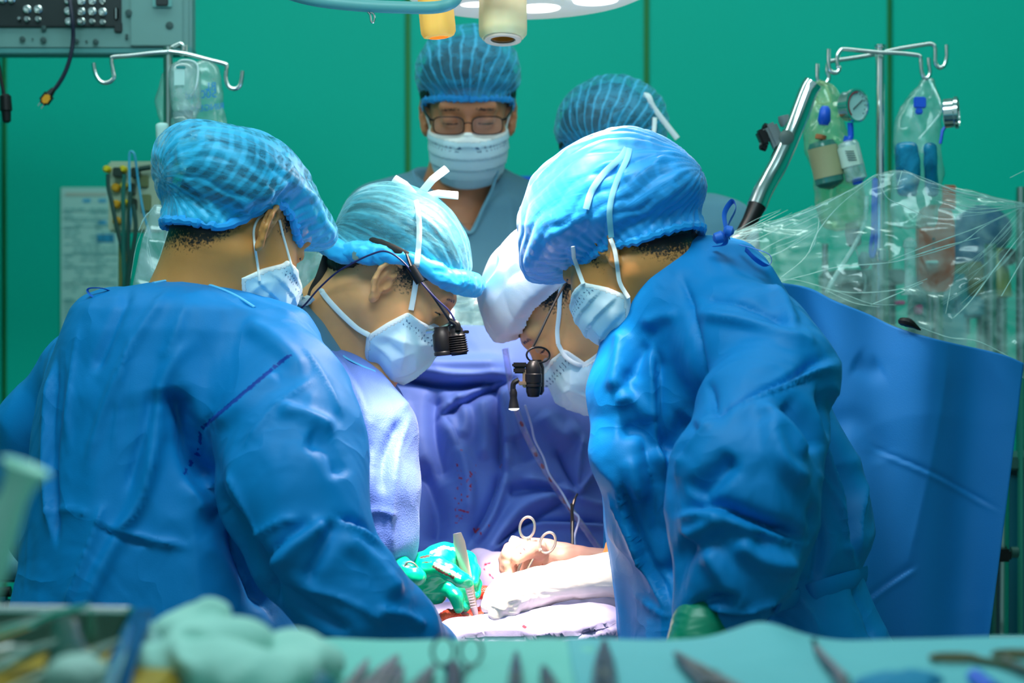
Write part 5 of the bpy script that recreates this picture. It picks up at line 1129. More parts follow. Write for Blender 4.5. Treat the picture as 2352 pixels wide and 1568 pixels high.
glove(p3, 'surgical_glove', [[J(1420, 1300, 3.04, .026), J(1330, 1290, 3.03, .024), J(1290, 1283, 3.02, .025), J(1250, 1280, 3.02, .029), J(1225, 1276, 3.02, .029)],
  [J(1215, 1262, 3.01, .016), J(1192, 1256, 3.00, .0125), J(1172, 1262, 2.985, .0105), J(1166, 1272, 2.975, .0095), J(1180, 1282, 2.968, .0085)],
  [J(1215, 1275, 3.01, .016), J(1184, 1274, 3.00, .012), J(1162, 1284, 2.985, .0105), J(1168, 1296, 2.972, .009)],
  [J(1215, 1290, 3.01, .016), J(1188, 1296, 3.00, .012), J(1164, 1306, 2.985, .0105), J(1172, 1316, 2.972, .009)],
  [J(1222, 1302, 3.01, .015), J(1196, 1316, 3.00, .011), J(1174, 1328, 2.985, .0095), J(1182, 1336, 2.975, .008)],
  [J(1235, 1262, 2.99, .016), J(1215, 1262, 2.97, .0125), J(1198, 1272, 2.96, .0105), J(1188, 1282, 2.955, .009)]], PINKL, k=.007, cr=.0009,
  paint=[(bl, .7, 3, [(1200, 1258), (1206, 1262)]), (bl, .6, 3, [(1192, 1268), (1196, 1270)]), (bl, .5, 3, [(1246, 1296), (1262, 1292)])], label='pinkish glove holding instruments')

# ================================================================ magnifying glasses worn by the surgeons
LO = MB().tube(spline([W(935, 585, 2.95), W(950, 622, 2.94), W(990, 672, 2.94), W(1022, 718, 2.945), W(1035, 738, 2.95)], 5), .0055, 8, flat=.5, up=(.8, 0, .5)).build('magnifying_glasses', BLACK, p2)
MB().tube([W(943, 612, 2.935), W(966, 648, 2.935)], .0075, 10).build('temple_sleeve', BLACK, LO)
MB().tube(spline([W(1045, 733, 2.96), W(1025, 748, 2.955), W(998, 758, 2.955), W(980, 762, 2.96)], 5), .0032, 8).build('frame_rim', STEELD, LO)
for (x, y, Yd, r) in ((1014, 784, 2.955, .0150), (1026, 782, 3.02, .0150)):
    c_ = W(x, y - 28, Yd); MB().lathe(c_, (.10, 0, -1), [(-.004, r * .75), (.004, r * .8), (.008, r), (.030, r * 1.02), (.034, r * .94), (.036, r * 1.02), (.040, r), (.041, r * .7)], 28).build('loupe_barrel', BLACK, LO)
pr = [(-.006, .006), (0, .010), (.004, .0105)]
for k in range(8): pr += [(.008 + k * .0035, .0115 + k * .0002), (.0100 + k * .0035, .0140 + k * .0002), (.0106 + k * .0035, .0140 + k * .0002)]
pr += [(.037, .0125), (.040, .012)]
MB().lathe(W(1048, 756, 2.95), (.12, 0, -1), pr, 28).build('head_light', BLACK, LO)
MB().tube(spline([W(1036, 736, 2.945), W(1050, 745, 2.94), W(1052, 758, 2.94)], 4), .005, 8).build('hinge', BLACK, LO)
MB().box(W(1070, 762, 2.95), (.010, .006, .005), bev=.001).build('plug', BLACK, LO)
MB().tube(spline([W(1070, 762, 2.95), W(1055, 756, 2.945), W(1046, 738, 2.94), W(1030, 712, 2.935), W(1000, 684, 2.93), W(960, 640, 2.93), W(920, 596, 2.93), W(885, 577, 2.935), W(850, 585, 2.94), W(812, 603, 2.95), W(770, 628, 2.97), W(730, 665, 2.98), W(700, 700, 2.97), W(680, 715, 2.97)], 6), .0015, 8).build('light_cable', mat('navy_cable', (.02, .02, .10), .4), LO)
MB().tube(spline([W(936, 588, 2.95), W(900, 570, 2.95), W(850, 550, 2.965), W(812, 541, 2.99), W(782, 541, 3.02), W(762, 560, 3.03), W(750, 590, 3.03), W(735, 635, 3.02), W(720, 665, 3.02), W(712, 692, 3.01)], 6), .0068, 8, flat=.35, up=(0, -1, 0)).build('head_strap', RUBBER, LO)
MB().box(W(818, 587, 2.955), (.012, .006, .014), bev=.002).build('strap_clip', STEELD, LO)
LP = MB().tube(spline([W(1312, 634, 3.05), W(1292, 662, 3.03), W(1265, 712, 3.01), W(1240, 765, 3.0), W(1222, 800, 3.0)], 5), .0042, 8, flat=.45, up=(-.8, 0, .5)).build('magnifying_glasses', mat('dark_bronze', (.10, .08, .07), .35, .7), p3)
rim = [W(1232 + 28 * math.cos(t) * .95 + 4, 815 + 18 * math.sin(t), 3.0 + .012 * math.cos(t)) for t in np.linspace(0, 2 * PI, 25)[:-1]]
MB().tube(rim, .0016, 8, closed=True).build('frame_rim', BLACK, LP)
MB().lathe(W(1225, 828, 2.99), (0, 0, -1), [(0, .005), (.002, .008), (.012, .0125), (.020, .0125), (.021, .0135), (.034, .0135), (.035, .0125), (.040, .0130), (.041, .0115), (.048, .0115), (.056, .009), (.057, .005)], 28).build('loupe_barrel', BLACK, LP)
MB().lathe(W(1232, 826, 3.06), (0, 0, -1), [(0, .008), (.012, .0125), (.05, .0125), (.056, .009)], 28).build('loupe_barrel', BLACK, LP)
MB().box(W(1194, 838, 2.99), (.024, .012, .008), bev=.002).box(W(1194, 850, 2.99), (.020, .010, .010), bev=.002).build('bridge_mount', BLACK, LP)
MB().box(W(1206, 868, 2.99), (.008, .008, .030), bev=.0015).box(W(1200, 880, 2.985), (.012, .006, .006), bev=.001).build('hinge', mat('copper_metal', (.45, .28, .20), .3, .9), LP)
MB().tube(spline([W(1192, 872, 2.99), W(1180, 880, 2.99), W(1178, 896, 2.99)], 4), .0042, 8).build('elbow', BLACK, LP)
MB().lathe(W(1179, 893, 2.99), (.03, 0, -1), [(0, .0042), (.006, .0060), (.010, .0058), (.014, .0055), (.024, .0075), (.030, .0085)], 20).build('head_light', BLACK, LP)
MB().lathe(W(1180.5, 938, 2.99), (.03, 0, -1), [(0, .0082), (.001, .0082), (.003, .004)], 20).build('light_lens', mat('led_white', (1, 1, 1), .3, emit=((.95, 1, 1), 2.5)), LP)
# ================================================================ left background
CABM = mat('cabinet_grey', (0.12, 0.26, 0.25), 0.5); BLKP = mat('connector_panel', (0.008, 0.016, 0.018), 0.4)
CHR = mat('chrome', (0.75, 0.8, 0.8), 0.15, 1.0); DARKH = mat('dark_hole', (0.02, 0.06, 0.06), 0.6)
Yc = 3.62
cb = thing('equipment_cabinet', 'grey equipment box with a black connector panel at the top left', 'equipment', W(200, 0, Yc + .15))
def bx(name, x0, y0, x1, y1, Y, th, m, parent=None, bev=.002, **k):
    a = W(x0, y0, Y); b = W(x1, y1, Y); return MB().box(((a[0] + b[0]) / 2, Y + th / 2, (a[2] + b[2]) / 2), (abs(b[0] - a[0]), th, abs(a[2] - b[2])), bev=bev).build(name, m, parent, smooth=False, **k)
bx('case', -300, -320, 440, 118, Yc, .05, CABM, cb, .006); bx('side_panel', 299, -320, 420, 106, Yc - .006, .008, CABM, cb)
o = bx('lower_grille', -300, 108, 441, 124, Yc - .002, .05, mat('grille_teal', (.05, .22, .22), .6), cb)
bx('connector_panel', -300, -60, 278, 62, Yc - .006, .008, BLKP, cb); bx('connector_panel', 262, 50, 280, 74, Yc - .0065, .008, BLKP, cb)
bnc = [(64, 22, 9), (89, 22, 9), (188, 3, 9), (236, 4, 6), (158, 26, 9), (188, 27, 9), (213, 27, 9), (237, 28, 9), (160, 50, 9), (188, 50, 9), (213, 50, 6), (237, 52, 6), (64, 45, 6), (89, 45, 6), (47, 44, 4), (8, 0, 8), (28, 0, 8), (158, 3, 8), (213, 3, 8)]
for x, y, r in bnc:
    R_ = r / F * Yc; s_ = MB().lathe(W(x, y, Yc - .006), (0, -1, 0), [(0, R_), (.004, R_), (.005, R_ * .8), (.012, R_ * .78), (.012, R_ * .5), (.006, R_ * .45)], 20).build('socket', CHR, cb)
    MB().lathe(W(x, y, Yc - .010), (0, -1, 0), [(0, R_ * .28), (.007, R_ * .25), (.008, R_ * .1)], 10).build('pin', CHR if r > 7 else BLKP, s_)
MB().box(W(267, 31, Yc - .009), (.008, .006, .026), bev=.003).build('data_port', CHR, cb)
for x, y, r in [(101, 65, 6), (52, 90, 6.5), (100, 92, 7), (176, 95, 6), (220, 96, 6.5), (296, 30, 8), (390, 59, 9), (75, 90, 2), (199, 95, 2.5)]:
    MB().lathe(W(x, y, Yc - .0045), (0, -1, 0), [(0, r / F * Yc), (.003, r / F * Yc), (.0035, r / F * Yc * .7)], 18).build('screw', DARKH, cb)  # dark discs set on the case for its round vent holes
MB().box(W(291, 84, Yc - .003), (.004, .006, .009)).build('slot', DARKH, cb); bx('power_socket', 350, -10, 394, 17, Yc - .012, .008, mat('socket_frame', (.12, .34, .33), .5), cb); bx('power_socket', 357, -10, 386, 13, Yc - .016, .008, BLKP, cb)
arm_ = MB().box(W(100, -420, Yc + .2), (.12, .12, .30), bev=.01).tube([W(100, -420, Yc + .2), W(100, -420, Yc + .2) + np.array((0, 0, 1.2))], .05, 16).build('ceiling_arm', CABM, cb)
cbl = thing('cable', 'black cable with an orange-faced plug hanging from the grey equipment box', 'cable', W(160, 0, Yc - .05))
MB().tube(spline([W(152, -30, Yc - .02), W(160, 0, Yc - .05), W(166, 45, Yc - .055), W(168, 85, Yc - .05), W(163, 125, Yc - .05), W(150, 165, Yc - .05), W(133, 195, Yc - .05), W(122, 208, Yc - .05)], 6), .0040, 10).build('lead', mat('cable_black', (.008, .01, .03), .4), cbl)
d_ = W(97, 238, Yc) - W(122, 206, Yc); d_ /= np.linalg.norm(d_); sd_ = np.cross(d_, (0, 1, 0))
Rp = np.stack([sd_, np.array((0, 1., 0)), d_], 1)
MB().box(W(107, 226, Yc - .05), (.020, .014, .026), Rp, .004).tube([W(124, 204, Yc - .05), W(112, 219, Yc - .05)], [.0045, .008], 10).build('plug', BLACK, cbl)
MB().box(W(106, 227, Yc - .058), (.013, .003, .018), Rp, .003).build('plug_face', mat('orange_plastic', (.65, .28, .01), .4), cbl)
for s_ in (-.004, .004): MB().tube([W(97, 238, Yc - .05) + sd_ * s_, W(91, 246, Yc - .05) + sd_ * s_], .0012, 6).build('prong', CHR, cbl)
c2 = thing('cable', 'black cable with a round connector at the far left edge', 'cable', W(10, 200, Yc - .1))
MB().tube(spline([W(-30, -20, Yc - .1), W(-12, 100, Yc - .1), W(0, 170, Yc - .1), W(10, 222, Yc - .1)], 5), .0035, 10).build('lead', BLACK, c2)
MB().lathe(W(12, 216, Yc - .1), (.05, 0, -1), [(0, .006), (.004, .0105), (.03, .0115), (.032, .009), (.050, .008), (.053, .004)], 18).build('connector', BLACK, c2)
def hook(pts, Y, r=.004):
    return MB().tube(spline([W(a, b, Y) for a, b in pts], 6), r, 10)
ivl = thing('drip_stand', 'drip stand with open steel hooks behind the nurse at the left', 'stand', (W(392, 0, 3.45)[0], 3.45, 0))
MB().tube([(W(392, 0, 3.45)[0], 3.45, .04), W(386, 108, 3.45)], .0085, 14).build('pole', STEELD, ivl)
hook([(386, 119), (350, 122), (300, 128), (262, 131), (256, 138), (260, 165), (262, 178), (252, 188), (238, 190), (226, 182), (218, 165), (215, 145)], 3.44).build('hook', CHR, ivl)
hook([(388, 118), (430, 124), (480, 137), (515, 146), (521, 152), (519, 180), (525, 198), (538, 204), (550, 198), (555, 182), (557, 163)], 3.44).build('hook', CHR, ivl)
hook([(390, 112), (405, 104), (416, 100), (420, 108), (418, 130)], 3.46).build('hook', CHR, ivl)
hook([(428, 104), (428, 128)], 3.46, .003).build('hook', CHR, ivl)
for k in range(5):
    a = 2 * PI * k / 5 + .3; bx_ = W(392, 0, 3.45)[0]; MB().tube([(bx_, 3.45, .07), (bx_ + .26 * math.cos(a), 3.45 + .26 * math.sin(a), .03)], .010, 8).build('foot', STEELD, ivl)
BAG = film('bag_film', (0.80, 0.95, 0.93), 0.16, (0.65, 0.88, 0.86), 0.9); BAGW = film('bag_water', (0.70, 0.90, 0.88), 0.25, (0.5, 0.8, 0.78), 1.0)
BOT = film('bottle_film', (0.85, 0.93, 0.93), 0.30, (0.75, 0.88, 0.88), 0.9); BAGY = film('bag_yellow', (0.88, 0.95, 0.80), 0.20, (0.62, 0.80, 0.50), 0.9)
LBL = mat('label_paper', (.50, .75, .72), .6); PRT = mat('blue_print', (.0, .22, .62), .5)
def pouch(name, rows, Y, th, m, label, cat='bag', seed=1, wr=.004, parent=None, h=.005, group=None):
    R_ = [(CZ - (py - 784.) / F * Y, ((l + r) / 2 - 1176) / F * Y, (r - l) / 2 / F * Y, Y, th * k) for py, l, r, k in rows]
    A = np.array(R_); lo = np.array([(A[:, 1] - A[:, 2]).min(), Y - th, A[:, 0].min()]) - .02; hi = np.array([(A[:, 1] + A[:, 2]).max(), Y + th, A[:, 0].max()]) + .02
    v, f = nets(lambda P: loft(P, R_, 2.2), lo, hi, h); v = smooth_v(v, f, 1); n = normals(v, f)
    v = v + n * (wr * crumple(v, 22, seed, (1.4, 1, .5)) + wr * .5 * crumple(v, 50, seed + 3, (1.4, 1, .6)))[:, None]
    o = link(name, mesh_np(v, f), m, parent)
    if parent is None: tag(o, label, cat, group)
    elif label: o['label'] = label
    return o
bag1 = pouch('drip_bag', [(140, 470, 482, .3), (150, 400, 500, .6), (170, 372, 506, .8), (230, 356, 512, 1), (300, 372, 524, 1), (360, 380, 526, 1), (400, 386, 500, .5)], 3.50, .025, BAG, 'clear drip bag with reversed blue print behind the upside-down bottle', seed=3)
for s_, x, y, sz, r_ in (('RL', 484, 206, .019, .06), ('500 ml', 462, 226, .021, .08), ('RINGERS L', 468, 255, .016, .12)):
    Rt = np.array([[math.cos(r_), 0, 0], [0, 0, -1], [math.sin(r_), 1, 0]], float); text_mesh('print', s_, sz, PRT, bag1, W(x, y, 3.468), Rt, mirror=True)
bt = thing('drip_bottle', 'clear drip bottle hanging upside down on the left stand', 'bottle', W(424, 200, 3.42))
MB().lathe(W(422, 140, 3.42), (.06, 0, -1), [(0, .006), (.003, .018), (.010, .025), (.020, .028), (.06, .028), (.085, .026), (.095, .020), (.10, .0175), (.135, .0165), (.136, .012)], 28).build('shell', BOT, bt)
MB().lathe(W(420, 256, 3.42), (.06, 0, -1), [(0, .0185), (.02, .018), (.024, .014), (.028, .012), (.032, .003)], 24).build('cap', mat('grey_cap', (.22, .35, .36), .4), bt)
bx('bottle_label', 400, 158, 424, 196, 3.386, .002, LBL, bt, .0005); bx('bottle_label', 404, 151, 426, 158, 3.385, .002, mat('label_dark', (.02, .25, .25), .5), bt, .0005)
MB().tube(spline([W(402, 150, 3.41), W(418, 138, 3.40), (W(446, 142, 3.40)), W(455, 160, 3.40), W(450, 200, 3.40), W(438, 222, 3.41)], 6), .0016, 8).build('hanger_strap', mat('white_strap', (.7, .85, .85), .4), bt)
cru = pouch('crumpled_bag', [(270, 390, 440, .5), (290, 395, 470, .8), (320, 402, 500, 1), (350, 410, 505, 1), (400, 420, 480, .8)], 3.40, .02, BAGW, 'crumpled shiny clear bag low on the left stand', seed=9, wr=.010)
pouch('drip_tag', [(282, 366, 380, .5), (300, 366, 382, 1), (340, 368, 383, 1), (345, 369, 382, .5)], 3.44, .004, LBL, 'small pale tag hanging left of the drip bottle', 'tag', wr=.0005)
# connector board with plugs and cables
bd = thing('connector_board', 'cream connector board crowded with yellow plugs and dark cables at the left', 'equipment', W(310, 450, 3.7))
CREAM = mat('cream_board', (.42, .52, .38), .5)
bx('board', 248, 370, 366, 532, 3.72, .05, CREAM, bd, .004)
YEL = mat('yellow_plug', (.62, .50, .01), .4); OCH = mat('ochre_plug', (.55, .28, .01), .4); OLV = mat('olive_plug', (.16, .20, .08), .5); DKG = mat('dark_green_cable', (.01, .05, .04), .45); LBC = mat('light_blue_cable', (.05, .35, .55), .4)
for x, y in ((249, 390), (286, 390), (288, 428), (289, 466)): MB().lathe(W(x, y, 3.72), (0, -1, 0), [(0, .007), (.02, .007), (.024, .004)], 14).build('plug', YEL, bd)
for x, y in ((268, 432), (269, 470), (271, 508)): MB().lathe(W(x, y, 3.72), (0, -1, 0), [(0, .008), (.012, .0085), (.016, .005)], 16).build('plug', OCH, bd)
for x0, y0, x1, y1 in ((258, 384, 280, 406), (300, 384, 318, 408), (296, 420, 306, 446), (298, 455, 310, 480)): bx('plug', x0, y0, x1, y1, 3.695, .03, mat('black_plug', (.01, .03, .02), .4), bd)
for x0, y0, x1, y1 in ((318, 402, 340, 430), (322, 446, 346, 486)): bx('port', x0, y0, x1, y1, 3.713, .01, OLV, bd)
MB().tube([W(320, 388, 3.70), W(346, 384, 3.70)], .005, 10).build('latch', DKG, bd)
for i, p in enumerate(([(248, 400), (249, 430), (258, 470), (268, 520), (280, 570), (286, 620), (284, 670)], [(286, 400), (283, 450), (284, 520), (284, 600), (288, 670)], [(300, 440), (296, 500), (294, 560), (296, 600), (290, 670)], [(306, 470), (312, 520), (306, 570), (298, 620), (292, 670)])):
    MB().tube(spline([W(a, b, 3.67 - .01 * i) for a, b in p], 5), .0042, 8).build('lead', DKG if i != 1 else mat('teal_cable', (.01, .12, .10), .4), bd)
MB().tube(spline([W(294, 560, 3.66), W(300, 500, 3.65), W(298, 430, 3.65), W(297, 360, 3.65), W(302, 348, 3.65), W(310, 360, 3.65), W(318, 420, 3.66), W(330, 490, 3.66), W(345, 540, 3.66)], 6), .0024, 8).build('lead', LBC, bd)
MB().tube([W(285, 560, 3.68), (W(285, 0, 3.68)[0], 3.68, .06)], .011, 12).build('pole', mat('olive_pole', (.14, .16, .05), .4), bd)
MB().box((W(265, 0, 3.68)[0], 3.78, .03), (.22, .22, .05), bev=.02).build('base', STEELD, bd)
# ruled sheet of paper on the wall
PAP = mat('wall_paper_sheet', (.36, .62, .60), .7)
ps = thing('notice_sheet', 'pale printed form taped to the teal wall at the left', 'paper', W(200, 600, YW - .016))
bx('sheet', 140, 430, 275, 800, YW - .018, .004, PAP, ps, .0005)
INK = mat('faint_ink', (.16, .44, .45), .7); INKB = mat('blue_ink', (.02, .33, .60), .6); INKR = mat('tan_ink', (.40, .47, .42), .7)
rr = random.Random(3); yy = 470
pr_ = MB()
def inkbar(m_, x0, y0, x1, y1): a = W(x0, y0, YW - .019); b = W(x1, y1, YW - .019); m_.box(((a[0] + b[0]) / 2, YW - .019, (a[2] + b[2]) / 2), (b[0] - a[0], .0012, abs(a[2] - b[2])))
for y in range(478, 780, 9):
    x = 148
    while x < 262:
        w_ = rr.uniform(6, 22)
        if rr.random() < .62: inkbar(pr_, x, y, min(x + w_, 268), y + 3.2)
        x += w_ + 4
for y in (484, 500, 520, 582, 612, 650, 690): inkbar(pr_, 144, y, 272, y + 1.2)
inkbar(pr_, 221, 484, 222.2, 800)
pr_.build('printed_lines', INK, ps, smooth=False)
m_ = MB(); inkbar(m_, 150, 442, 245, 450); m_.build('heading', INKR, ps, smooth=False)
for x0, y0, x1, y1 in ((190, 457, 208, 464), (226, 457, 244, 464), (226, 506, 244, 515), (223, 538, 262, 556)):
    m_ = MB(); inkbar(m_, x0, y0, x1, y1); m_.build('blue_stamp', INKB, ps, smooth=False)
# small equipment at the far left edge
el = thing('padded_arm_rest', 'grey-blue padded rest at the lower left edge behind the nurse', 'rest', W(0, 1300, 3.3))
MB().tube(spline([W(-60, 1285, 3.3), W(0, 1292, 3.3), W(60, 1298, 3.3)], 4), .028, 14).build('pad', mat('pale_pad', (.10, .30, .38), .5), el)
MB().tube([W(-60, 1318, 3.3), W(60, 1322, 3.3)], .012, 10).build('rail', mat('navy_rail', (.005, .03, .10), .4), el)
MB().tube([(W(-30, 0, 3.3)[0], 3.3, 0), W(-30, 1300, 3.3)], .02, 12).build('post', STEELD, el)
MB().tube([W(-30, 1362, 3.26), W(25, 1358, 3.26)], .009, 10).build('clamp_bar', BLACK, el); MB().box(W(-4, 1396, 3.26), (.04, .03, .04), bev=.006).build('clamp_block', mat('navy_block', (.01, .10, .14), .5), el)

# ================================================================ right background
ivr = thing('drip_stand', 'tall steel drip stand with four curled hooks at the right', 'stand', (W(2022, 0, 3.5)[0], 3.5, 0))
px_ = W(2022, 0, 3.5)[0]
MB().tube([(px_, 3.5, .05), W(2022, 106, 3.5)], .0090, 16).build('pole', CHR, ivr)
MB().lathe(W(2022, 572, 3.5), (0, 0, -1), [(0, .014), (.002, .016), (.02, .016), (.022, .0155)], 20).build('collar', CHR, ivr)
MB().tube([W(2022, 590, 3.5), (px_, 3.5, .05)], .0155, 16).build('lower_pole', STEELD, ivr)
MB().lathe(W(1997, 598, 3.49), (-1, -.2, 0), [(-.010, .008), (0, .008), (.004, .015), (.014, .016), (.018, .010)], 18).build('knob', mat('grey_knob', (.06, .20, .22), .5), ivr)
MB().lathe(W(2022, 102, 3.5), (0, 0, -1), [(0, .008), (.001, .0105), (.006, .0105), (.008, .009)], 18).build('pole_cap', CHR, ivr)
hook([(2022, 121), (1980, 117), (1940, 113), (1930, 116), (1923, 130), (1924, 150), (1928, 158), (1922, 166), (1912, 166), (1905, 158), (1903, 140), (1903, 113)], 3.47).build('hook', CHR, ivr)
hook([(2022, 122), (1980, 130), (1940, 136), (1910, 140), (1902, 146), (1900, 165), (1904, 178), (1898, 190), (1888, 192), (1878, 184), (1877, 168), (1877, 147)], 3.53).build('hook', CHR, ivr)
hook([(2022, 121), (2070, 111), (2120, 103), (2138, 101), (2147, 108), (2148, 125), (2148, 144), (2155, 154), (2162, 155), (2170, 148), (2174, 130), (2174, 103)], 3.53).build('hook', CHR, ivr)
hook([(2022, 121), (2060, 122), (2100, 126), (2113, 130), (2115, 145), (2117, 165), (2122, 178), (2130, 179), (2136, 168), (2134, 150), (2133, 133)], 3.47).build('hook', CHR, ivr)
for k in range(5):
    a = 2 * PI * k / 5 + .1; MB().tube([(px_, 3.5, .08), (px_ + .20 * math.cos(a), 3.5 + .20 * math.sin(a), .03)], .011, 8).build('foot', STEELD, ivr)
BLUEP = mat('royal_blue_plastic', (.005, .09, .62), .35); GOLDL = mat('tan_label', (.42, .40, .22), .6)
def gauge(c_, ax, label, s=1.0):
    g = thing('pressure_gauge', label, 'gauge', c_); ax = np.array(ax, float); ax /= np.linalg.norm(ax); R_ = .0265 * s
    MB().lathe(c_ - ax * .022, ax, [(0, R_ * .80), (.002, R_ * .9), (.018, R_ * .9), (.020, R_), (.026, R_), (.0265, R_ * .88), (.023, R_ * .86)], 36).build('case', CHR, g)
    MB().lathe(c_ + ax * .0005, ax, [(0, R_ * .86), (.001, R_ * .86)], 36).build('dial', mat('dial_face', (.40, .66, .66), .4), g)
    u = np.cross(ax, (0, 0, 1)); u /= np.linalg.norm(u); v_ = np.cross(u, ax)
    m_ = MB(); m_.tube([c_ + ax * .003 + (u * math.cos(t) + v_ * math.sin(t)) * R_ * .76 for t in np.linspace(-.9, 1.6, 14)], .0014, 6); m_.build('scale_band', mat('dark_red', (.25, .03, .05), .5), g)
    m_ = MB().tube([c_ + ax * .003 - (u * .8 - v_ * .6) * R_ * .6, c_ + ax * .003 + (u * .8 - v_ * .6) * R_ * .4], .0009, 6); m_.build('needle', BLACK, g)
    m_ = MB()
    for t in np.linspace(-2.2, 2.2, 13) + PI / 2: m_.tube([c_ + ax * .002 + (u * math.cos(t) + v_ * math.sin(t)) * R_ * .68, c_ + ax * .002 + (u * math.cos(t) + v_ * math.sin(t)) * R_ * .78], .0006, 5)
    m_.build('tick_marks', DARKH, g)
    return g
g1_ = gauge(W(1966, 242, 3.43), (.62, -.78, -.02), 'round chrome pressure gauge with a dial beside the left hanging bag', 1.15)
MB().tube(spline([W(1953, 282, 3.44), W(1954, 300, 3.44), W(1954, 314, 3.44), W(1948, 320, 3.44), W(1938, 318, 3.44)], 5), .0055, 10).build('inlet_elbow', BLUEP, g1_)
g2_ = gauge(W(2196, 258, 3.43), (.93, -.30, .05), 'second chrome pressure gauge seen edge-on at the right hanging bag', 1.1)
MB().tube([W(2175, 286, 3.44), W(2165, 300, 3.44), W(2160, 330, 3.44)], .003, 8).build('inlet_elbow', BLUEP, g2_)
pb = pouch('pressure_bag', [(188, 1878, 1888, .3), (205, 1866, 1915, .5), (250, 1862, 1925, .8), (300, 1852, 1940, 1), (350, 1850, 1960, 1), (400, 1862, 1976, 1), (450, 1872, 1984, 1), (500, 1885, 1984, .9), (525, 1895, 1975, .4)], 3.50, .035, BAGY, 'yellowish clear bag with two small bottles in it, on the right stand', seed=13, wr=.008)
MB().tube(spline([W(1884, 186, 3.48), W(1872, 200, 3.46), W(1880, 235, 3.46), W(1906, 232, 3.46), W(1898, 200, 3.46), W(1888, 188, 3.48)], 6), .0026, 8).build('hanging_loop', BAGY, pb)
MB().tube(spline([W(1890, 188, 3.48), W(1915, 200, 3.47), W(1930, 232, 3.47), W(1925, 270, 3.47)], 6), .0022, 8).build('hanging_loop', BAGY, pb)
bb = thing('infusion_bottle', 'small bottle with a tan label inside the yellowish bag', 'bottle', W(1900, 375, 3.455))
MB().lathe(W(1885, 322, 3.455), (.22, 0, -1), [(0, .004), (.003, .022), (.012, .026), (.078, .026), (.084, .020), (.09, .004)], 24).build('shell', mat('bottle_green', (.04, .20, .16), .2), bb)
MB().lathe(W(1889, 338, 3.455), (.22, 0, -1), [(0, .0268), (.055, .0268)], 24).build('bottle_label', GOLDL, bb); MB().lathe(W(1884, 320, 3.455), (.22, 0, 1), [(0, .010), (.008, .010)], 14).build('stopper', mat('dull_orange', (.45, .14, .05), .5), bb)
b3_ = thing('infusion_bottle', 'small bottle with a white label at the right side of the yellowish bag', 'bottle', W(1955, 365, 3.44))
MB().lathe(W(1945, 322, 3.44), (.25, 0, -1), [(0, .006), (.004, .017), (.010, .0195), (.072, .0195), (.077, .012)], 24).build('shell', BOT, b3_)
MB().lathe(W(1947, 337, 3.44), (.25, 0, -1), [(0, .0202), (.036, .0202)], 24).build('bottle_label', mat('white_label', (.55, .70, .60), .6), b3_)
lt = MB()
for k in range(5): lt.box(W(1951 + k * 1.6, 347 + k * 5, 3.4185), (.016, .001, .0012))
lt.build('label_print', DARKH, b3_, smooth=False)
tag(MB().lathe(W(1896, 244, 3.45), (-.1, 0, -1), [(0, .006), (.006, .010), (.026, .012), (.034, .008)], 14).build('blue_valve', BLUEP), 'blue valve under the hook of the yellowish bag', 'valve')
tag(MB().lathe(W(1968, 408, 3.44), (.2, 0, -1), [(0, .006), (.004, .010), (.012, .009)], 14).build('blue_valve', BLUEP), 'blue valve at the foot of the yellowish bag', 'valve')
rb = pouch('pressure_bag', [(182, 2124, 2134, .3), (200, 2106, 2146, .5), (240, 2064, 2160, .7), (300, 2052, 2166, 1), (400, 2048, 2164, 1), (480, 2046, 2160, 1), (520, 2060, 2150, .5)], 3.50, .028, BAG, 'clear bag with a blue clip, on the right arm of the right stand', seed=23, wr=.007)
bx('blue_clip', 2100, 222, 2128, 248, 3.455, .01, BLUEP, rb); bx('blue_clip', 2104, 248, 2120, 262, 3.455, .01, BLUEP, rb)
MB().tube(spline([W(2128, 180, 3.47), W(2115, 200, 3.46), W(2112, 225, 3.46), W(2135, 225, 3.46), W(2142, 200, 3.46), W(2132, 180, 3.47)], 6), .0022, 8).build('hanging_loop', BAG, rb)
MB().tube(spline([W(2132, 180, 3.47), W(2148, 210, 3.46), W(2160, 240, 3.45), W(2158, 262, 3.45), W(2110, 320, 3.45)], 6), .0022, 8).build('hanging_loop', BAG, rb)
BLF = film('blue_fluid', (0.15, 0.55, 0.70), 0.5, (0.02, 0.28, 0.50), 0.4)
pouch('fluid_pack', [(330, 2060, 2105, .6), (360, 2056, 2110, 1), (420, 2060, 2108, 1), (450, 2066, 2100, .5)], 3.46, .012, BLF, 'ribbed blue fluid pack low in the clear bag', wr=.006, seed=30)
pouch('fluid_pack', [(330, 2124, 2150, .6), (360, 2122, 2154, 1), (430, 2124, 2152, 1), (450, 2128, 2148, .5)], 3.46, .012, BLF, 'narrow blue fluid pack at the right side of the clear bag', wr=.004, seed=31)
# steel retractor arm with its clamp
ra = thing('retractor_arm', 'thick polished steel arm leaning left of the right drip stand', 'arm', W(1780, 400, 3.35))
q0, q1 = W(1862, 198, 3.36), W(1740, 480, 3.30)
MB().tube(spline([W(1868, 190, 3.36), W(1855, 212, 3.36), W(1825, 290, 3.35), W(1790, 370, 3.33), W(1768, 410, 3.32), W(1752, 440, 3.31), W(1738, 474, 3.30)], 5), [.008, .014, .0175, .0185, .019, .0195, .020, .0205, .021, .021, .021, .021, .021, .021, .021, .0205, .020, .019, .017, .0155, .0145, .014, .014, .0145, .015, .0155, .016, .016, .0155, .015, .015][:31] if False else .0175, 20).build('tube', CHR, ra)
MB().tube([W(1740, 470, 3.30), W(1722, 508, 3.29), W(1690, 560, 3.28)], [.016, .0135, .010], 16).build('rubber_boot', BLACK, ra)
GRYP = mat('grey_plastic', (.13, .16, .16), .5)
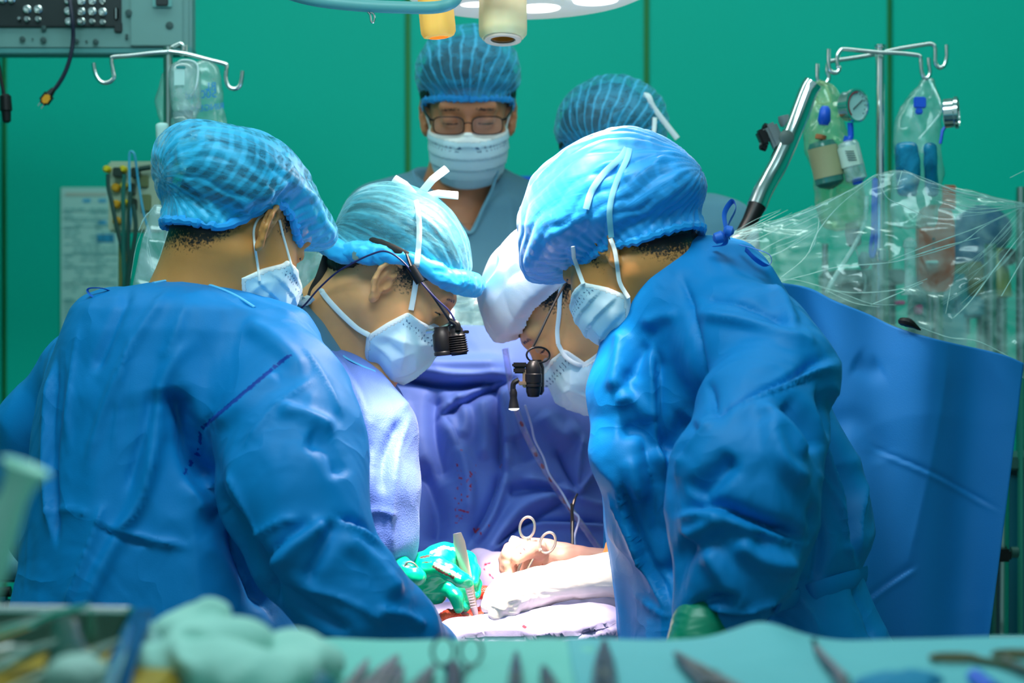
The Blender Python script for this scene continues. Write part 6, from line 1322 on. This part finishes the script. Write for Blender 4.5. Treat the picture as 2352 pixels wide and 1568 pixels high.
MB().lathe(W(1806, 316, 3.325), (0, -1, 0), [(0, .013), (.004, .013), (.006, .010)], 22).build('pivot_disc', mat('dark_disc', (.07, .10, .09), .5), ra)
MB().box(W(1780, 314, 3.35), (.022, .03, .05), np.array([[.9, 0, -.4], [0, 1, 0], [.4, 0, .9]]), .005).lathe(W(1802, 276, 3.36), (-.2, 0, 1), [(-.01, .009), (.0, .011), (.008, .010)], 14).build('clamp', GRYP, ra)
for k in range(7):
    MB().lathe(W(1766 - k * 1.0, 296 + k * 7, 3.35), (-1, -.2, .3), [(0, .008), (.010, .008), (.012, .005)], 10).build('star_grip', GRYP if k % 2 else BLACK, ra)
MB().box(W(1752, 316, 3.35), (.016, .03, .030), np.array([[.9, 0, -.4], [0, 1, 0], [.4, 0, .9]]), .004).build('clamp_end', BLACK, ra)
MB().tube([W(1690, 560, 3.28), W(1680, 620, 3.30), (W(1680, 0, 3.3)[0], 3.32, .03)], .012, 12).build('post', STEELD, ra)
# blue cord, drip chambers and lines under the bags
tag(MB().tube(spline([W(2008, 408, 3.46), W(2006, 470, 3.46), W(2005, 530, 3.46), W(2000, 570, 3.46), W(2004, 590, 3.46), W(2012, 560, 3.46), W(2012, 480, 3.46), W(2012, 410, 3.46)], 6), .0038, 8).build('looped_cord', BLUEP), 'blue cord looped down beside the right stand pole', 'hose')
dcm = thing('drip_chamber', 'pinkish drip chamber and line under the yellowish bag', 'drip chamber', W(1962, 530, 3.5))
MB().lathe(W(1957, 512, 3.5), (.1, 0, -1), [(0, .012), (.010, .012), (.012, .015), (.040, .013), (.045, .004)], 16).build('chamber', mat('pinkish_plastic', (.30, .36, .36), .4), dcm)
MB().tube(spline([W(1961, 555, 3.5), W(1975, 600, 3.5), W(1988, 640, 3.5), W(1985, 672, 3.5)], 5), .0022, 8).build('line', BAG, dcm)
tag(MB().tube(spline([W(1990, 450, 3.42), W(1988, 500, 3.42), W(1970, 550, 3.42), W(1940, 600, 3.42), W(1915, 640, 3.42), W(1898, 672, 3.42)], 6), .0042, 10).build('drip_line', film('line_film', (.8, .95, .93), .35, (.7, .9, .88), .8)), 'clear drip line sloping down across the right stand', 'tube')
sy = thing('syringe', 'clear syringe standing between the pole and the orange panel', 'syringe', W(2090, 600, 3.46))
MB().lathe(W(2090, 545, 3.46), (0, 0, -1), [(0, .004), (.006, .012), (.018, .013), (.019, .010), (.10, .010), (.101, .016), (.104, .016)], 18).build('barrel', BOT, sy)
ORP = mat('orange_brown_plastic', (.42, .085, .03), .45, var=.1); TEALC = mat('teal_casing', (.02, .26, .30), .5); DKB = mat('dark_blue_fabric', (.0, .07, .16), .7); OLIV = mat('olive_casing', (.16, .18, .08), .6); DARKG = mat('dark_green_casing', (.02, .10, .09), .5)
op = thing('orange_panel', 'orange-brown rounded panel behind the plastic sheet at the right', 'panel', W(2150, 560, 3.75))
m_ = MB(); out = []
for t in np.linspace(0, 2 * PI, 41)[:-1]:
    c, s_ = math.cos(t), math.sin(t); out.append((.035 * np.sign(c) * abs(c) ** .6, .085 * np.sign(s_) * abs(s_) ** .45))
m_.prism(out, 0, .03, (W(2152, 570, 3.72), (1, 0, 0), (0, 0, 1), (0, 1, 0))).build('panel_body', ORP, op, smooth=False)
bx('panel_neck', 2168, 425, 2196, 480, 3.73, .02, ORP, op); bx('panel_label', 2127, 598, 2156, 605, 3.712, .01, LBL, op)
for x, y in ((2144, 549), (2144, 571)): MB().lathe(W(x, y, 3.718), (0, -1, 0), [(0, .003), (.003, .003)], 10).build('screw', BLACK, op)
MB().tube([W(2152, 620, 3.75), (W(2152, 0, 3.75)[0], 3.75, 0)], .012, 12).build('post', STEELD, op)
pm = thing('heart_lung_machine', 'teal and grey pump machine blurred behind the plastic at the right', 'machine', (W(2140, 0, 3.95)[0], 4.0, 0))
bx('pump_casing', 2140, 628, 2230, 780, 3.90, .25, TEALC, pm, .01); bx('pump_casing', 1920, 640, 2060, 840, 3.98, .2, mat('grey_green_casing', (.10, .30, .28), .5), pm, .01)
bx('dark_shelf', 1925, 618, 2080, 652, 3.94, .25, DARKG, pm, .004); bx('olive_box', 2226, 600, 2262, 680, 3.90, .15, OLIV, pm, .006); bx('pump_casing', 2200, 680, 2262, 730, 3.88, .15, mat('blue_casing', (.01, .25, .34), .5), pm, .006)
bx('pump_casing', 2160, 720, 2222, 800, 3.86, .15, mat('sky_casing', (.12, .42, .48), .5), pm, .006)
for x0, y0, x1, y1 in ((2042, 668, 2050, 690),): bx('pink_cap', 2060, 690, 2080, 700, 3.93, .03, mat('pink_cap', (.6, .06, .25), .4), pm)
bx('pink_cap', 2106, 700, 2120, 722, 3.90, .03, mat('pink_cap', (.6, .06, .25), .4), pm)
MB().box((W(2140, 0, 3.98)[0], 4.02, .45), (.42, .35, .86), bev=.02).build('cabinet', DARKG, pm, smooth=False)
for x, r in ((2275, .012), (2345, .010), (1895, .006), (2139, .010)):
    q_ = W(x, 430 if x > 2300 else 560, 3.85); MB().tube([(q_[0], 3.85, .0), tuple(q_)], r, 12).build('upright', STEELD, pm)
dp = thing('hanging_jacket', 'dark blue cloth bundle behind the plastic sheet at the far right', 'cloth', W(2260, 530, 4.1))
v, f = nets(lambda P: smin(ell(P, W(2255, 530, 4.1), (.062, .04, .055)), ell(P, W(2235, 590, 4.1), (.045, .04, .04)), .03), W(2255, 550, 4.1) - .12, W(2255, 550, 4.1) + .12, .006); n = normals(v, f); v += n * (.006 * crumple(v, 20, 3))[:, None]
link('bundle', mesh_np(v, f), DKB, dp)
MB().tube([W(2255, 580, 4.12), (W(2255, 0, 4.12)[0], 4.12, 0)], .012, 10).build('post', STEELD, dp)
fl_ = thing('amber_flask', 'olive amber flask with dark stopper at the far right', 'flask', W(2302, 640, 4.0))
MB().lathe(W(2298, 570, 4.0), (0, 0, -1), [(0, .008), (.03, .010), (.045, .018), (.10, .024), (.105, .01)], 20).build('flask_body', mat('olive_glass', (.22, .26, .08), .3), fl_)
MB().lathe(W(2312, 590, 3.98), (0, -1, 0), [(0, .018), (.02, .018), (.024, .01)], 18).build('stopper', BLACK, fl_)
MB().tube([W(2300, 680, 4.0), (W(2300, 0, 4.0)[0], 4.0, 0)], .012, 10).build('stalk', STEELD, fl_)
hl = thing('steel_post', 'dark steel post with a black clamp right of the deep blue drape', 'post', (W(2295, 0, 3.4)[0], 3.4, 0))
MB().tube([(W(2292, 0, 3.4)[0], 3.4, .03), W(2300, 1100, 3.4)], .0145, 14).build('post_tube', STEELD, hl)
MB().box(W(2300, 1274, 3.37), (.030, .03, .022), bev=.004).build('clamp', BLACK, hl); MB().lathe(W(2322, 1268, 3.38), (1, 0, 0), [(0, .010), (.012, .010), (.014, .006)], 14).build('clamp_knob', DARKG, hl)
MB().box((W(2315, 0, 3.4)[0], 3.4, .02), (.3, .3, .04), bev=.01).build('foot_plate', STEELD, hl)
MB().box(W(2320, 1466, 3.3), (.10, .03, .014), bev=.003).build('ledge', STEEL, hl)
st_ = thing('side_cabinet', 'dark teal cabinet at the right edge behind the steel post', 'cabinet', (W(2400, 0, 3.7)[0], 3.7, 0))
bx('cabinet_body', 2290, 1080, 2560, 2300, 3.6, .2, mat('dark_teal_cabinet', (.0, .10, .15), .4), st_, .008); bx('cabinet_edge', 2343, 850, 2351, 2300, 3.57, .02, mat('green_edge', (.02, .25, .18), .4), st_)
bx('cabinet_top', 2300, 1050, 2560, 1080, 3.58, .22, DARKG, st_, .004)
tag(MB().tube(spline([W(2080, 745, 3.11), W(2070, 738, 3.10), W(2090, 742, 3.09), W(2115, 758, 3.09)], 4), [.001, .002, .003, .005, .006, .007, .007, .008, .007, .006, .004, .003, .001], 8).build('black_clip', BLACK), 'small black clip pinching the top of the deep blue drape', 'clip')

# ================================================================ clear plastic sheets
PL = film('clear_plastic_sheet', (0.90, 0.97, 0.96), 0.10, (0.60, 0.85, 0.82), 0.55)
CRE_GLINT = mat('crease_highlight', (0.55, 0.85, 0.80), 0.15, alpha=0.55, spec=0.8)  # paler strand colour stands in for highlights along the plastic folds
def creases(parent, lines, Y, m=CRE_GLINT):
    for p, r in lines:
        P_ = spline([W(a, b, Y) for a, b in p], 5); n_ = len(P_)
        MB().tube(P_, [r * (.35 + .65 * math.sin(PI * (i + .5) / n_)) * (1 + .3 * math.sin(i * 2.1)) for i in range(n_)], 6, flat=.4).build('crease', m, parent)
pr1 = sheet('plastic_sheet', [(1600, 545, 3.25), (1720, 520, 3.25), (1850, 480, 3.26), (1960, 430, 3.27), (2016, 399, 3.28), (2075, 390, 3.27), (2150, 420, 3.26), (2250, 440, 3.25), (2352, 470, 3.24), (2420, 480, 3.24)],
      [(1600, 720, 3.19), (1720, 720, 3.18), (1800, 715, 3.18), (1900, 745, 3.18), (2000, 780, 3.18), (2100, 810, 3.18), (2200, 830, 3.18), (2300, 850, 3.18), (2352, 870, 3.18), (2420, 880, 3.18)], 150, 70, PL, [], crs=((8, .012), (20, .006), (45, .002)), seed=31, stretch=(.7, 1, 1.2), solid=.0008)
tag(pr1, 'crinkled clear plastic sheet spread over the equipment at the right', 'plastic sheet')
rr = random.Random(11); L_ = []
L_ += [([(2016, 399), (1960, 432), (1880, 475), (1800, 505), (1700, 530), (1600, 548)], .0024), ([(2016, 401), (1930, 470), (1880, 530), (1850, 590), (1790, 640)], .0018), ([(2075, 390), (2150, 420), (2200, 440), (2300, 460), (2352, 466)], .0026),
       ([(2016, 402), (2036, 452), (2080, 475), (2130, 500)], .0018), ([(2072, 392), (2062, 425)], .0022), ([(1785, 648), (1850, 632), (1930, 612), (2060, 600), (2200, 560), (2260, 520), (2340, 480)], .0020),
       ([(1880, 660), (1960, 672), (2060, 665), (2130, 640)], .0020), ([(2000, 700), (2060, 675), (2120, 648)], .0024), ([(1790, 640), (1840, 645), (1930, 672), (2000, 697), (2060, 700)], .0018), ([(1900, 668), (1960, 695), (2020, 705)], .0024),
       ([(2190, 730), (2230, 690), (2290, 610), (2352, 530)], .0026), ([(2300, 680), (2352, 590)], .0022), ([(2110, 750), (2180, 775), (2250, 785), (2352, 838)], .0030), ([(2040, 600), (2140, 560), (2245, 522), (2340, 478)], .0020),
       ([(2250, 545), (2160, 568), (2060, 600)], .0024), ([(1845, 510), (1880, 500), (1870, 560), (1850, 590)], .0014), ([(1650, 545), (1760, 525), (1850, 490)], .0014), ([(1640, 560), (1780, 520)], .0012), ([(2150, 460), (2250, 478), (2352, 474)], .0020),
       ([(2160, 478), (2250, 488), (2350, 474)], .0018), ([(2140, 430), (2250, 452), (2352, 470)], .0016), ([(2352, 392), (2320, 408)], .0014), ([(2170, 440), (2260, 466), (2352, 474)], .0016), ([(1715, 560), (1800, 520), (1850, 500)], .0016), ([(2172, 720), (2178, 690), (2184, 655)], .0014)]
for k in range(16):
    x = rr.uniform(1640, 1900); y = 560 + (x - 1640) * -.15 + rr.uniform(-20, 60); dx = rr.uniform(60, 160); L_.append(([(x, y), (x + dx * .5, y - dx * .22 + rr.uniform(-8, 8)), (x + dx, y - dx * .48)], rr.uniform(.0006, .0013)))
for k in range(14):
    y = rr.uniform(430, 500); L_.append(([(rr.uniform(2130, 2220), y), (2270, y * .6 + 190), (2352, 474 + rr.uniform(-8, 8))], rr.uniform(.0006, .0012)))
for k in range(10):
    y = rr.uniform(560, 640); L_.append(([(rr.uniform(2160, 2230), y + 60), (2290, y - 20), (2352, y - 90)], rr.uniform(.0005, .0010)))
creases(pr1, L_, 3.17)
pl1 = sheet('plastic_sheet', [(345, 480, 3.20), (370, 470, 3.20), (480, 520, 3.20), (600, 560, 3.30), (700, 566, 3.45), (760, 570, 3.5), (900, 600, 3.5), (1060, 650, 3.5), (1180, 672, 3.5), (1260, 670, 3.5)],
      [(290, 720, 3.14), (370, 740, 3.14), (480, 760, 3.2), (600, 780, 3.3), (700, 800, 3.42), (760, 800, 3.45), (900, 800, 3.45), (1060, 800, 3.45), (1180, 800, 3.45), (1260, 800, 3.45)], 130, 50, film('clear_plastic_grey', (0.80, 0.92, 0.92), 0.30, (0.42, 0.60, 0.62), 0.6), [], crs=((8, .010), (20, .005)), seed=51, solid=.0008)
tag(pl1, 'clear plastic sheet stretched behind the left nurse and the lavender gown', 'plastic sheet')
creases(pl1, [([(318, 530), (332, 500), (352, 478)], .0030), ([(300, 640), (312, 570), (330, 520)], .0012), ([(345, 520), (338, 570), (352, 625), (372, 575), (385, 530)], .0018), ([(352, 625), (340, 560)], .0010)], 3.10)
creases(pl1, [([(700, 576), (760, 590), (800, 600)], .0014), ([(1070, 690), (1130, 688), (1190, 692)], .0016), ([(1050, 715), (1120, 717), (1190, 714)], .0014), ([(1060, 660), (1130, 662), (1190, 655)], .0016), ([(1040, 700), (1075, 695)], .0020)], 3.44)
creases(pl1, [([(1088, 702), (1098, 688), (1106, 678)], .0016)], 3.43, mat('blood_smear', (.4, .03, .04), .4))
tag(bx('blue_pad', 1170, 404, 1235, 424, 4.2, .2, BLUEP), 'royal blue pad on a far shelf beside the standing person', 'pad')
sh = thing('far_shelf', 'low shelf trolley carrying the blue pad behind the standing person', 'shelf', (W(1205, 0, 4.3)[0], 4.3, 0))
bx('shelf_board', 1160, 424, 1245, 432, 4.2, .2, DARKG, sh); MB().tube([(W(1205, 0, 4.3)[0], 4.3, 0), W(1205, 430, 4.3)], .02, 10).build('post', DARKG, sh)
# ================================================================ instrument table in the foreground
CLOTH = mat('sea_green_table_cloth', (0.16, 0.50, 0.44), 0.8, var=.04, vscale=8, bump=.2, bscale=500); CLOTHB = mat('pale_blue_table_cloth', (0.12, 0.42, 0.46), 0.8, var=.04, vscale=8, bump=.2, bscale=500)
GZ = mat('white_gauze', (0.34, 0.62, 0.54), 0.85, sheen=.2)
TZ = 1.035
it = thing('instrument_table', 'instrument table under sea-green and pale blue cloths along the bottom edge', 'table', (0, 1.5, 0))
def ts(px, py, z=TZ):           # point on the table top under a pixel
    Y = (CZ - z) * F / (py - 784.); return np.array([(px - 1176) / F * Y, Y, z])
def cloth(name, x0, x1, m, seed, extra=None, y0=1.18, edge=1.705):
    nu, nv = 150, 90; X = np.linspace(x0, x1, nu); Yv = np.linspace(y0, edge, nv - 18); P_ = []
    for j in range(nv):
        if j < nv - 18: y, z = Yv[j], TZ
        else:
            k = j - (nv - 19); y = edge + .012 * min(1, k / 3.); z = TZ - .012 * k
        P_.append(np.stack([X, np.full(nu, y), np.full(nu, z)], 1))
    v = np.concatenate(P_); a = v.copy(); v[:, 2] += .0035 * vnoise(a * 9, seed) + .0015 * crumple(a, 16, seed + 2)
    if extra: v[:, 2] += extra(a)
    v[:, 1] += .006 * vnoise(a * np.array((6, 0, 5)) + 5, seed + 1) * (a[:, 2] < TZ - .005)
    i, j = np.meshgrid(np.arange(nu - 1), np.arange(nv - 1), indexing='ij'); q = (j * nu + i).ravel()
    o = link(name, mesh_np(v, np.stack([q, q + 1, q + nu + 1, q + nu], 1)), m, it); md = o.modifiers.new('thickness', 'SOLIDIFY'); md.thickness = .002; md.offset = -1; return o
xr = lambda px: (px - 1176) / F * 1.6
cloth('green_cloth', -.62, xr(1370), CLOTH, 1); cloth('blue_cloth', xr(1310), .62, CLOTHB, 4, lambda a: .001 + .014 * np.exp(-((a[:, 0] - xr(1790)) / .035) ** 2) * np.clip((a[:, 1] - 1.55) / .12, 0, 1))
MB().box((0, 1.44, TZ - .03), (1.2, .50, .03), bev=.005).build('table_board', STEELD, it)
for sx in (-.55, .55):
    for y in (1.25, 1.63): MB().tube([(sx, y, .0), (sx, y, TZ - .04)], .014, 10).build('leg', STEELD, it)
# steel basin with instruments
tr = thing('steel_basin', 'deep stainless steel basin full of instruments at the lower left', 'basin', ts(100, 1500))
BAS = mat('basin_steel', (.16, .24, .18), .22, 1.0)
a_, b_2, c__, d_2 = W(-260, 1403, 1.62), W(312, 1397, 1.60), W(240, 1720, 1.22), W(-420, 1720, 1.22)
for q in (a_, b_2, c__, d_2): q[2] = 1.3 - (1400 - 784) / F * 1.61
m_ = MB(); top = [a_, b_2, c__, d_2]; cen = sum(top) / 4
inn = [cen + (p - cen) * .86 - np.array((0, 0, .042)) for p in top]
def rnd_loop(P4, r=.25, n=6):
    out = []
    for i in range(4):
        p = P4[i]; a = P4[i - 1]; b = P4[(i + 1) % 4]; s0 = p + (a - p) * r * .5; s1 = p + (b - p) * r * .5
        for t in np.linspace(0, 1, n): out.append((1 - t) ** 2 * s0 + 2 * t * (1 - t) * p + t * t * s1)
    return out
T_ = rnd_loop(top, .08); I_ = rnd_loop([cen + (p - cen) * .985 for p in top], .08); Bt = rnd_loop(inn, .16); n_ = len(T_)
V = T_ + I_ + Bt + [q - np.array((0, 0, .0015)) for q in Bt] + [q - np.array((0, 0, .0015)) for q in T_]
f_ = []
for A_, B__ in ((0, 1), (1, 2), (4, 0), (3, 4)):
    for k in range(n_): f_.append((A_ * n_ + k, A_ * n_ + (k + 1) % n_, B__ * n_ + (k + 1) % n_, B__ * n_ + k))
f_.append(tuple(2 * n_ + k for k in range(n_))); f_.append(tuple(3 * n_ + k for k in range(n_))[::-1])
m_.add(V, f_).build('pan', BAS, tr); MB().tube(T_, .0040, 8, closed=True).build('rim', STEEL, tr)
tag(MB().box(cen - np.array((0, -.02, .026)), (.28, .22, .012), bev=.005).build('iodine_cloth', mat('iodine_yellow', (.42, .26, .01), .5, var=.4, vscale=30)), 'iodine-stained yellow cloth in the bottom of the steel basin', 'cloth')
def handle_pair(name, p0, p1, label, r=.0028, m=None, rings=True, Yo=0.0, group=None):
    m = m or STEELD; t = thing(name, label, 'surgical instrument', p0, group); d = p1 - p0; L_ = np.linalg.norm(d); d /= L_; sd = np.cross(d, (0, 0, 1)); sd /= np.linalg.norm(sd)
    for s_ in (-1, 1):
        MB().tube([p0 + sd * s_ * .009, p0 + d * L_ * .35 + sd * s_ * .006, p0 + d * L_ * .62 + sd * s_ * .001 + np.array((0, 0, .001 * s_)), p0 + d * L_ * .8 + sd * s_ * .0022, p1 + sd * s_ * .0006], [r * .9, r, r * 1.5, r * 1.1, r * .5], 8).build('shank', m, t)
        if rings:
            c_ = p0 - d * .012 + sd * s_ * .013; MB().tube([c_ + d * .013 * math.cos(a) + sd * .009 * math.sin(a) for a in np.linspace(0, 2 * PI, 21)[:-1]], .0022, 8, closed=True).build('finger_ring', m, t)
    MB().lathe(p0 + d * L_ * .62, (0, 0, 1), [(-.003, .004), (.004, .004)], 10).build('screw', m, t)
    return t
zB = cen[2]
handle_pair('artery_clamp', W(-60, 1470, 1.45), W(205, 1388, 1.60), 'steel clamp whose tip juts over the back rim of the basin', .0030, STEEL)
handle_pair('artery_clamp', W(-80, 1560, 1.35), W(140, 1470, 1.45), 'steel clamp lying in the left of the basin', .0032)
handle_pair('artery_clamp', W(20, 1600, 1.30), W(275, 1470, 1.45), 'steel clamp lying diagonally across the yellow cloth', .0032)
handle_pair('artery_clamp', W(-100, 1510, 1.40), W(90, 1490, 1.44), 'steel clamp lowest at the left edge of the basin', .0036, STEEL)
handle_pair('artery_clamp', W(60, 1650, 1.26), W(255, 1520, 1.40), 'steel clamp nearest the blue strap', .0030)
tag(MB().tube(spline([W(150, 1445, 1.50), W(152, 1480, 1.47), W(160, 1520, 1.43), W(175, 1600, 1.36)], 4), [.012] * 4 + [.014] * 4 + [.018] * 5, 12).build('dark_grip', mat('dark_green_grip', (.008, .05, .04), .4)), 'dark green grip standing in the basin', 'grip')
sb = thing('gauze_ball', 'small wet gauze ball in the near corner of the basin', 'gauze', W(170, 1550, 1.34))
v, f = nets(lambda P: smin(ell(P, W(170, 1555, 1.34), (.020, .018, .016)), ell(P, W(205, 1560, 1.34), (.014, .014, .012)), .01), W(180, 1555, 1.34) - .05, W(180, 1555, 1.34) + .05, .003); n = normals(v, f); v += n * (.003 * crumple(v, 40, 3))[:, None]
link('wad', mesh_np(v, f), mat('wet_gauze', (.35, .52, .46), .6), sb)
tag(MB().tube([W(328, 1405, 1.56), W(300, 1470, 1.46), W(272, 1540, 1.38), W(250, 1620, 1.30)], [.0095, .0105, .0115, .0125], 10, flat=.3, up=(0, -.5, 1)).build('blue_strap', mat('blue_strap', (.0, .08, .20), .7, spec=.1, var=.3, vscale=60)), 'dark blue strap slung over the right rim of the basin', 'strap')
# gauze heap
blobs('gauze_heap', [(W(466, 1418, 1.55), (.017, .022, .018)), (W(462, 1455, 1.55), (.026, .026, .026)), (W(430, 1480, 1.53), (.034, .03, .028)), (W(500, 1490, 1.50), (.040, .03, .028)), (W(560, 1478, 1.50), (.024, .024, .020)), (W(400, 1530, 1.46), (.040, .03, .020)), (W(510, 1540, 1.44), (.040, .03, .024)), (W(590, 1560, 1.42), (.030, .03, .02))],
      GZ, 'heap of folded white gauze swabs right of the basin', 'gauze', h=.004, cr=.008, sc=30, seed=8, kk=.012)
blobs('gauze_roll', [(W(660, 1500, 1.52), (.028, .03, .020)), (W(700, 1525, 1.50), (.030, .03, .018)), (W(640, 1550, 1.46), (.03, .03, .018))], GZ, 'low roll of gauze at the front right of the heap', 'gauze', h=.004, cr=.004, sc=25, seed=9)
blobs('grey_swab', [(W(345, 1470, 1.52), (.012, .014, .015)), (W(352, 1500, 1.50), (.012, .014, .014))], mat('grey_swab', (.22, .40, .38), .8), 'grey swab between the blue strap and the gauze heap', 'gauze', cr=.004, sc=30)
sn = thing('blue_syringe_bulb', 'dark teal rubber bulb with a blue stem beside the gauze roll', 'bulb', W(715, 1560, 1.46))
MB().lathe(W(718, 1540, 1.46), (.05, .0, -1), [(0, .006), (.006, .014), (.016, .020), (.03, .022), (.045, .018), (.05, .006)], 20).build('bulb_body', mat('dark_teal_rubber', (.01, .14, .20), .5), sn)
MB().tube([W(722, 1545, 1.46), W(738, 1510, 1.50), W(752, 1482, 1.54)], .0030, 8).build('stem', mat('blue_stem', (.01, .16, .42), .4), sn)
# rows of instruments: only their tips reach into the frame
def tip(name, a, b, r, m, label, grp=None):
    t = thing(name, label, 'surgical instrument', a, grp); d = b - a
    for s_ in (-1, 1):
        MB().tube([a + np.array((s_ * .0006, 0, 0)), a + d * .35 + np.array((s_ * r * .8, 0, 0)), b + np.array((s_ * r * 1.3, 0, 0))], [r * .5, r, r * 1.2], 8).build('jaw', m, t)
    MB().lathe(a + d * .6, (0, -.4, 1), [(-.002, r * 1.8), (.003, r * 1.8)], 10).build('screw', m, t)
DK = mat('dim_steel', (.10, .11, .11), .4, .8)
tz = lambda px, py, z=TZ + .006: ts(px, py, z)
for (x0, y0, x1, y1, r, lab) in ((845, 1515, 790, 1600, .0024, 'thin clamp tip, first right of the teal bulb'), (912, 1508, 830, 1610, .0042, 'stout clamp tip, second right of the teal bulb'), (922, 1530, 890, 1610, .0030, 'dark clamp tip tucked beside the stout one'),
      (995, 1530, 940, 1610, .0034, 'bluish clamp tip left of the black handle'), (1186, 1498, 1182, 1610, .0026, 'slim clamp tip standing alone in mid table'), (1248, 1530, 1275, 1610, .0032, 'clamp tip leaning right, before the blue cloth'),
      (1388, 1475, 1388, 1620, .0046, 'thick clamp on the join of the two cloths')):
    tip('clamp_tip', tz(x0, y0), tz(x1, y1), r, DK, lab)
sc2 = thing('ringed_clamp', 'ringed clamp with finger loops lying near the table edge at mid table', 'surgical instrument', tz(1040, 1500))
for x, s_ in ((1018, -1), (1082, 1)):
    c_ = tz(x, 1495, TZ + .012); MB().tube([c_ + np.array((.009 * math.cos(a), .004 * math.sin(a), .011 * math.sin(a))) for a in np.linspace(0, 2 * PI, 21)[:-1]], .0013, 8, closed=True).build('finger_ring', DK, sc2)
    MB().tube([c_ + np.array((0, -.004, -.011)), tz(1050 + s_ * 8, 1545), tz(1056 + s_ * 4, 1600)], .0016, 8).build('shank', DK, sc2)
tag(MB().tube([tz(1042, 1532), tz(1036, 1600)], .0058, 10).build('knife_handle', BLACK), 'black instrument handle standing out at mid table', 'handle')
tip('curved_clamp', tz(1552, 1500), tz(1640, 1580), .0040, DK, 'curved clamp on the left of the pale blue cloth')
tip('curved_clamp', tz(1554, 1503, TZ + .010), tz(1700, 1590), .0030, DK, 'second curved clamp crossing the first on the pale blue cloth')
nv = thing('curved_scissors', 'long curved instrument in the middle of the pale blue cloth', 'surgical instrument', tz(1880, 1520))
MB().tube(spline([tz(1868, 1466, TZ + .012), tz(1874, 1485), tz(1895, 1520), tz(1930, 1560), tz(1950, 1600)], 5), [.0022] * 6 + [.0036] * 8 + [.0052] * 7, 10).build('blade', DK, nv)
MB().tube(spline([tz(1876, 1490, TZ + .01), tz(1905, 1520, TZ + .01), tz(1945, 1560, TZ + .01)], 5), .0028, 8).build('blade', DK, nv)
BRS = mat('bronze_steel', (.20, .17, .10), .35, .9)
ss = thing('ringed_scissors', 'bronze-toned scissors with large finger rings at the lower right', 'scissors', tz(2220, 1510))
for (x, y, rx, ry) in ((2192, 1510, .0185, .013), (2335, 1502, .0185, .013)):
    c_ = tz(x, y, TZ + .008); MB().tube([c_ + np.array((rx * math.cos(a), ry * math.sin(a), 0)) for a in np.linspace(0, 2 * PI, 25)[:-1]], .0026, 8, closed=True).build('finger_ring', BRS, ss)
MB().tube([tz(2235, 1514, TZ + .008), tz(2290, 1522, TZ + .008), tz(2400, 1550, TZ + .008)], [.003, .0032, .0045], 8).build('shank', BRS, ss)
MB().tube([tz(2310, 1512, TZ + .010), tz(2330, 1528, TZ + .010), tz(2420, 1560, TZ + .010)], [.003, .0034, .0045], 8).build('shank', BRS, ss)
tag(MB().tube([tz(2240, 1555, TZ + .006), tz(2285, 1590, TZ + .006)], .0068, 12).build('blue_cap', BLUEP), 'small royal blue plastic cap at the bottom right', 'bead')  # loose plastic cap, modelled as a short blue tube
blobs('blue_towel', [(tz(2050, 1575, TZ + .002), (.030, .03, .008)), (tz(2100, 1565, TZ + .002), (.022, .02, .008))], mat('mid_blue_towel', (.01, .20, .36), .8), 'folded mid-blue towel at the very bottom of the pale blue cloth', 'towel', cr=.002)
# white suction nozzle at the left edge
nz = thing('suction_funnel', 'pale flared plastic funnel reaching in at the left edge, out of focus', 'funnel', W(0, 1150, 1.25))
dz = W(60, 1072, 1.25) - W(-30, 1290, 1.25); Lz = np.linalg.norm(dz)
MB().lathe(W(-30, 1290, 1.25), dz, [(-.05, .016), (0, .015), (Lz * .45, .0115), (Lz * .68, .0095), (Lz * .84, .0105), (Lz * .95, .014), (Lz * 1.0, .0170), (Lz * 1.02, .0160), (Lz * 1.0, .013), (Lz * .9, .007)], 28).build('funnel_body', mat('pale_green_plastic', (.42, .78, .64), .5), nz)
MB().tube([W(-30, 1290, 1.25) - dz / Lz * .04, W(-120, 1420, 1.25), W(-160, 1600, 1.35)], .012, 12).build('hose', mat('pale_hose', (.3, .55, .45), .5), nz)
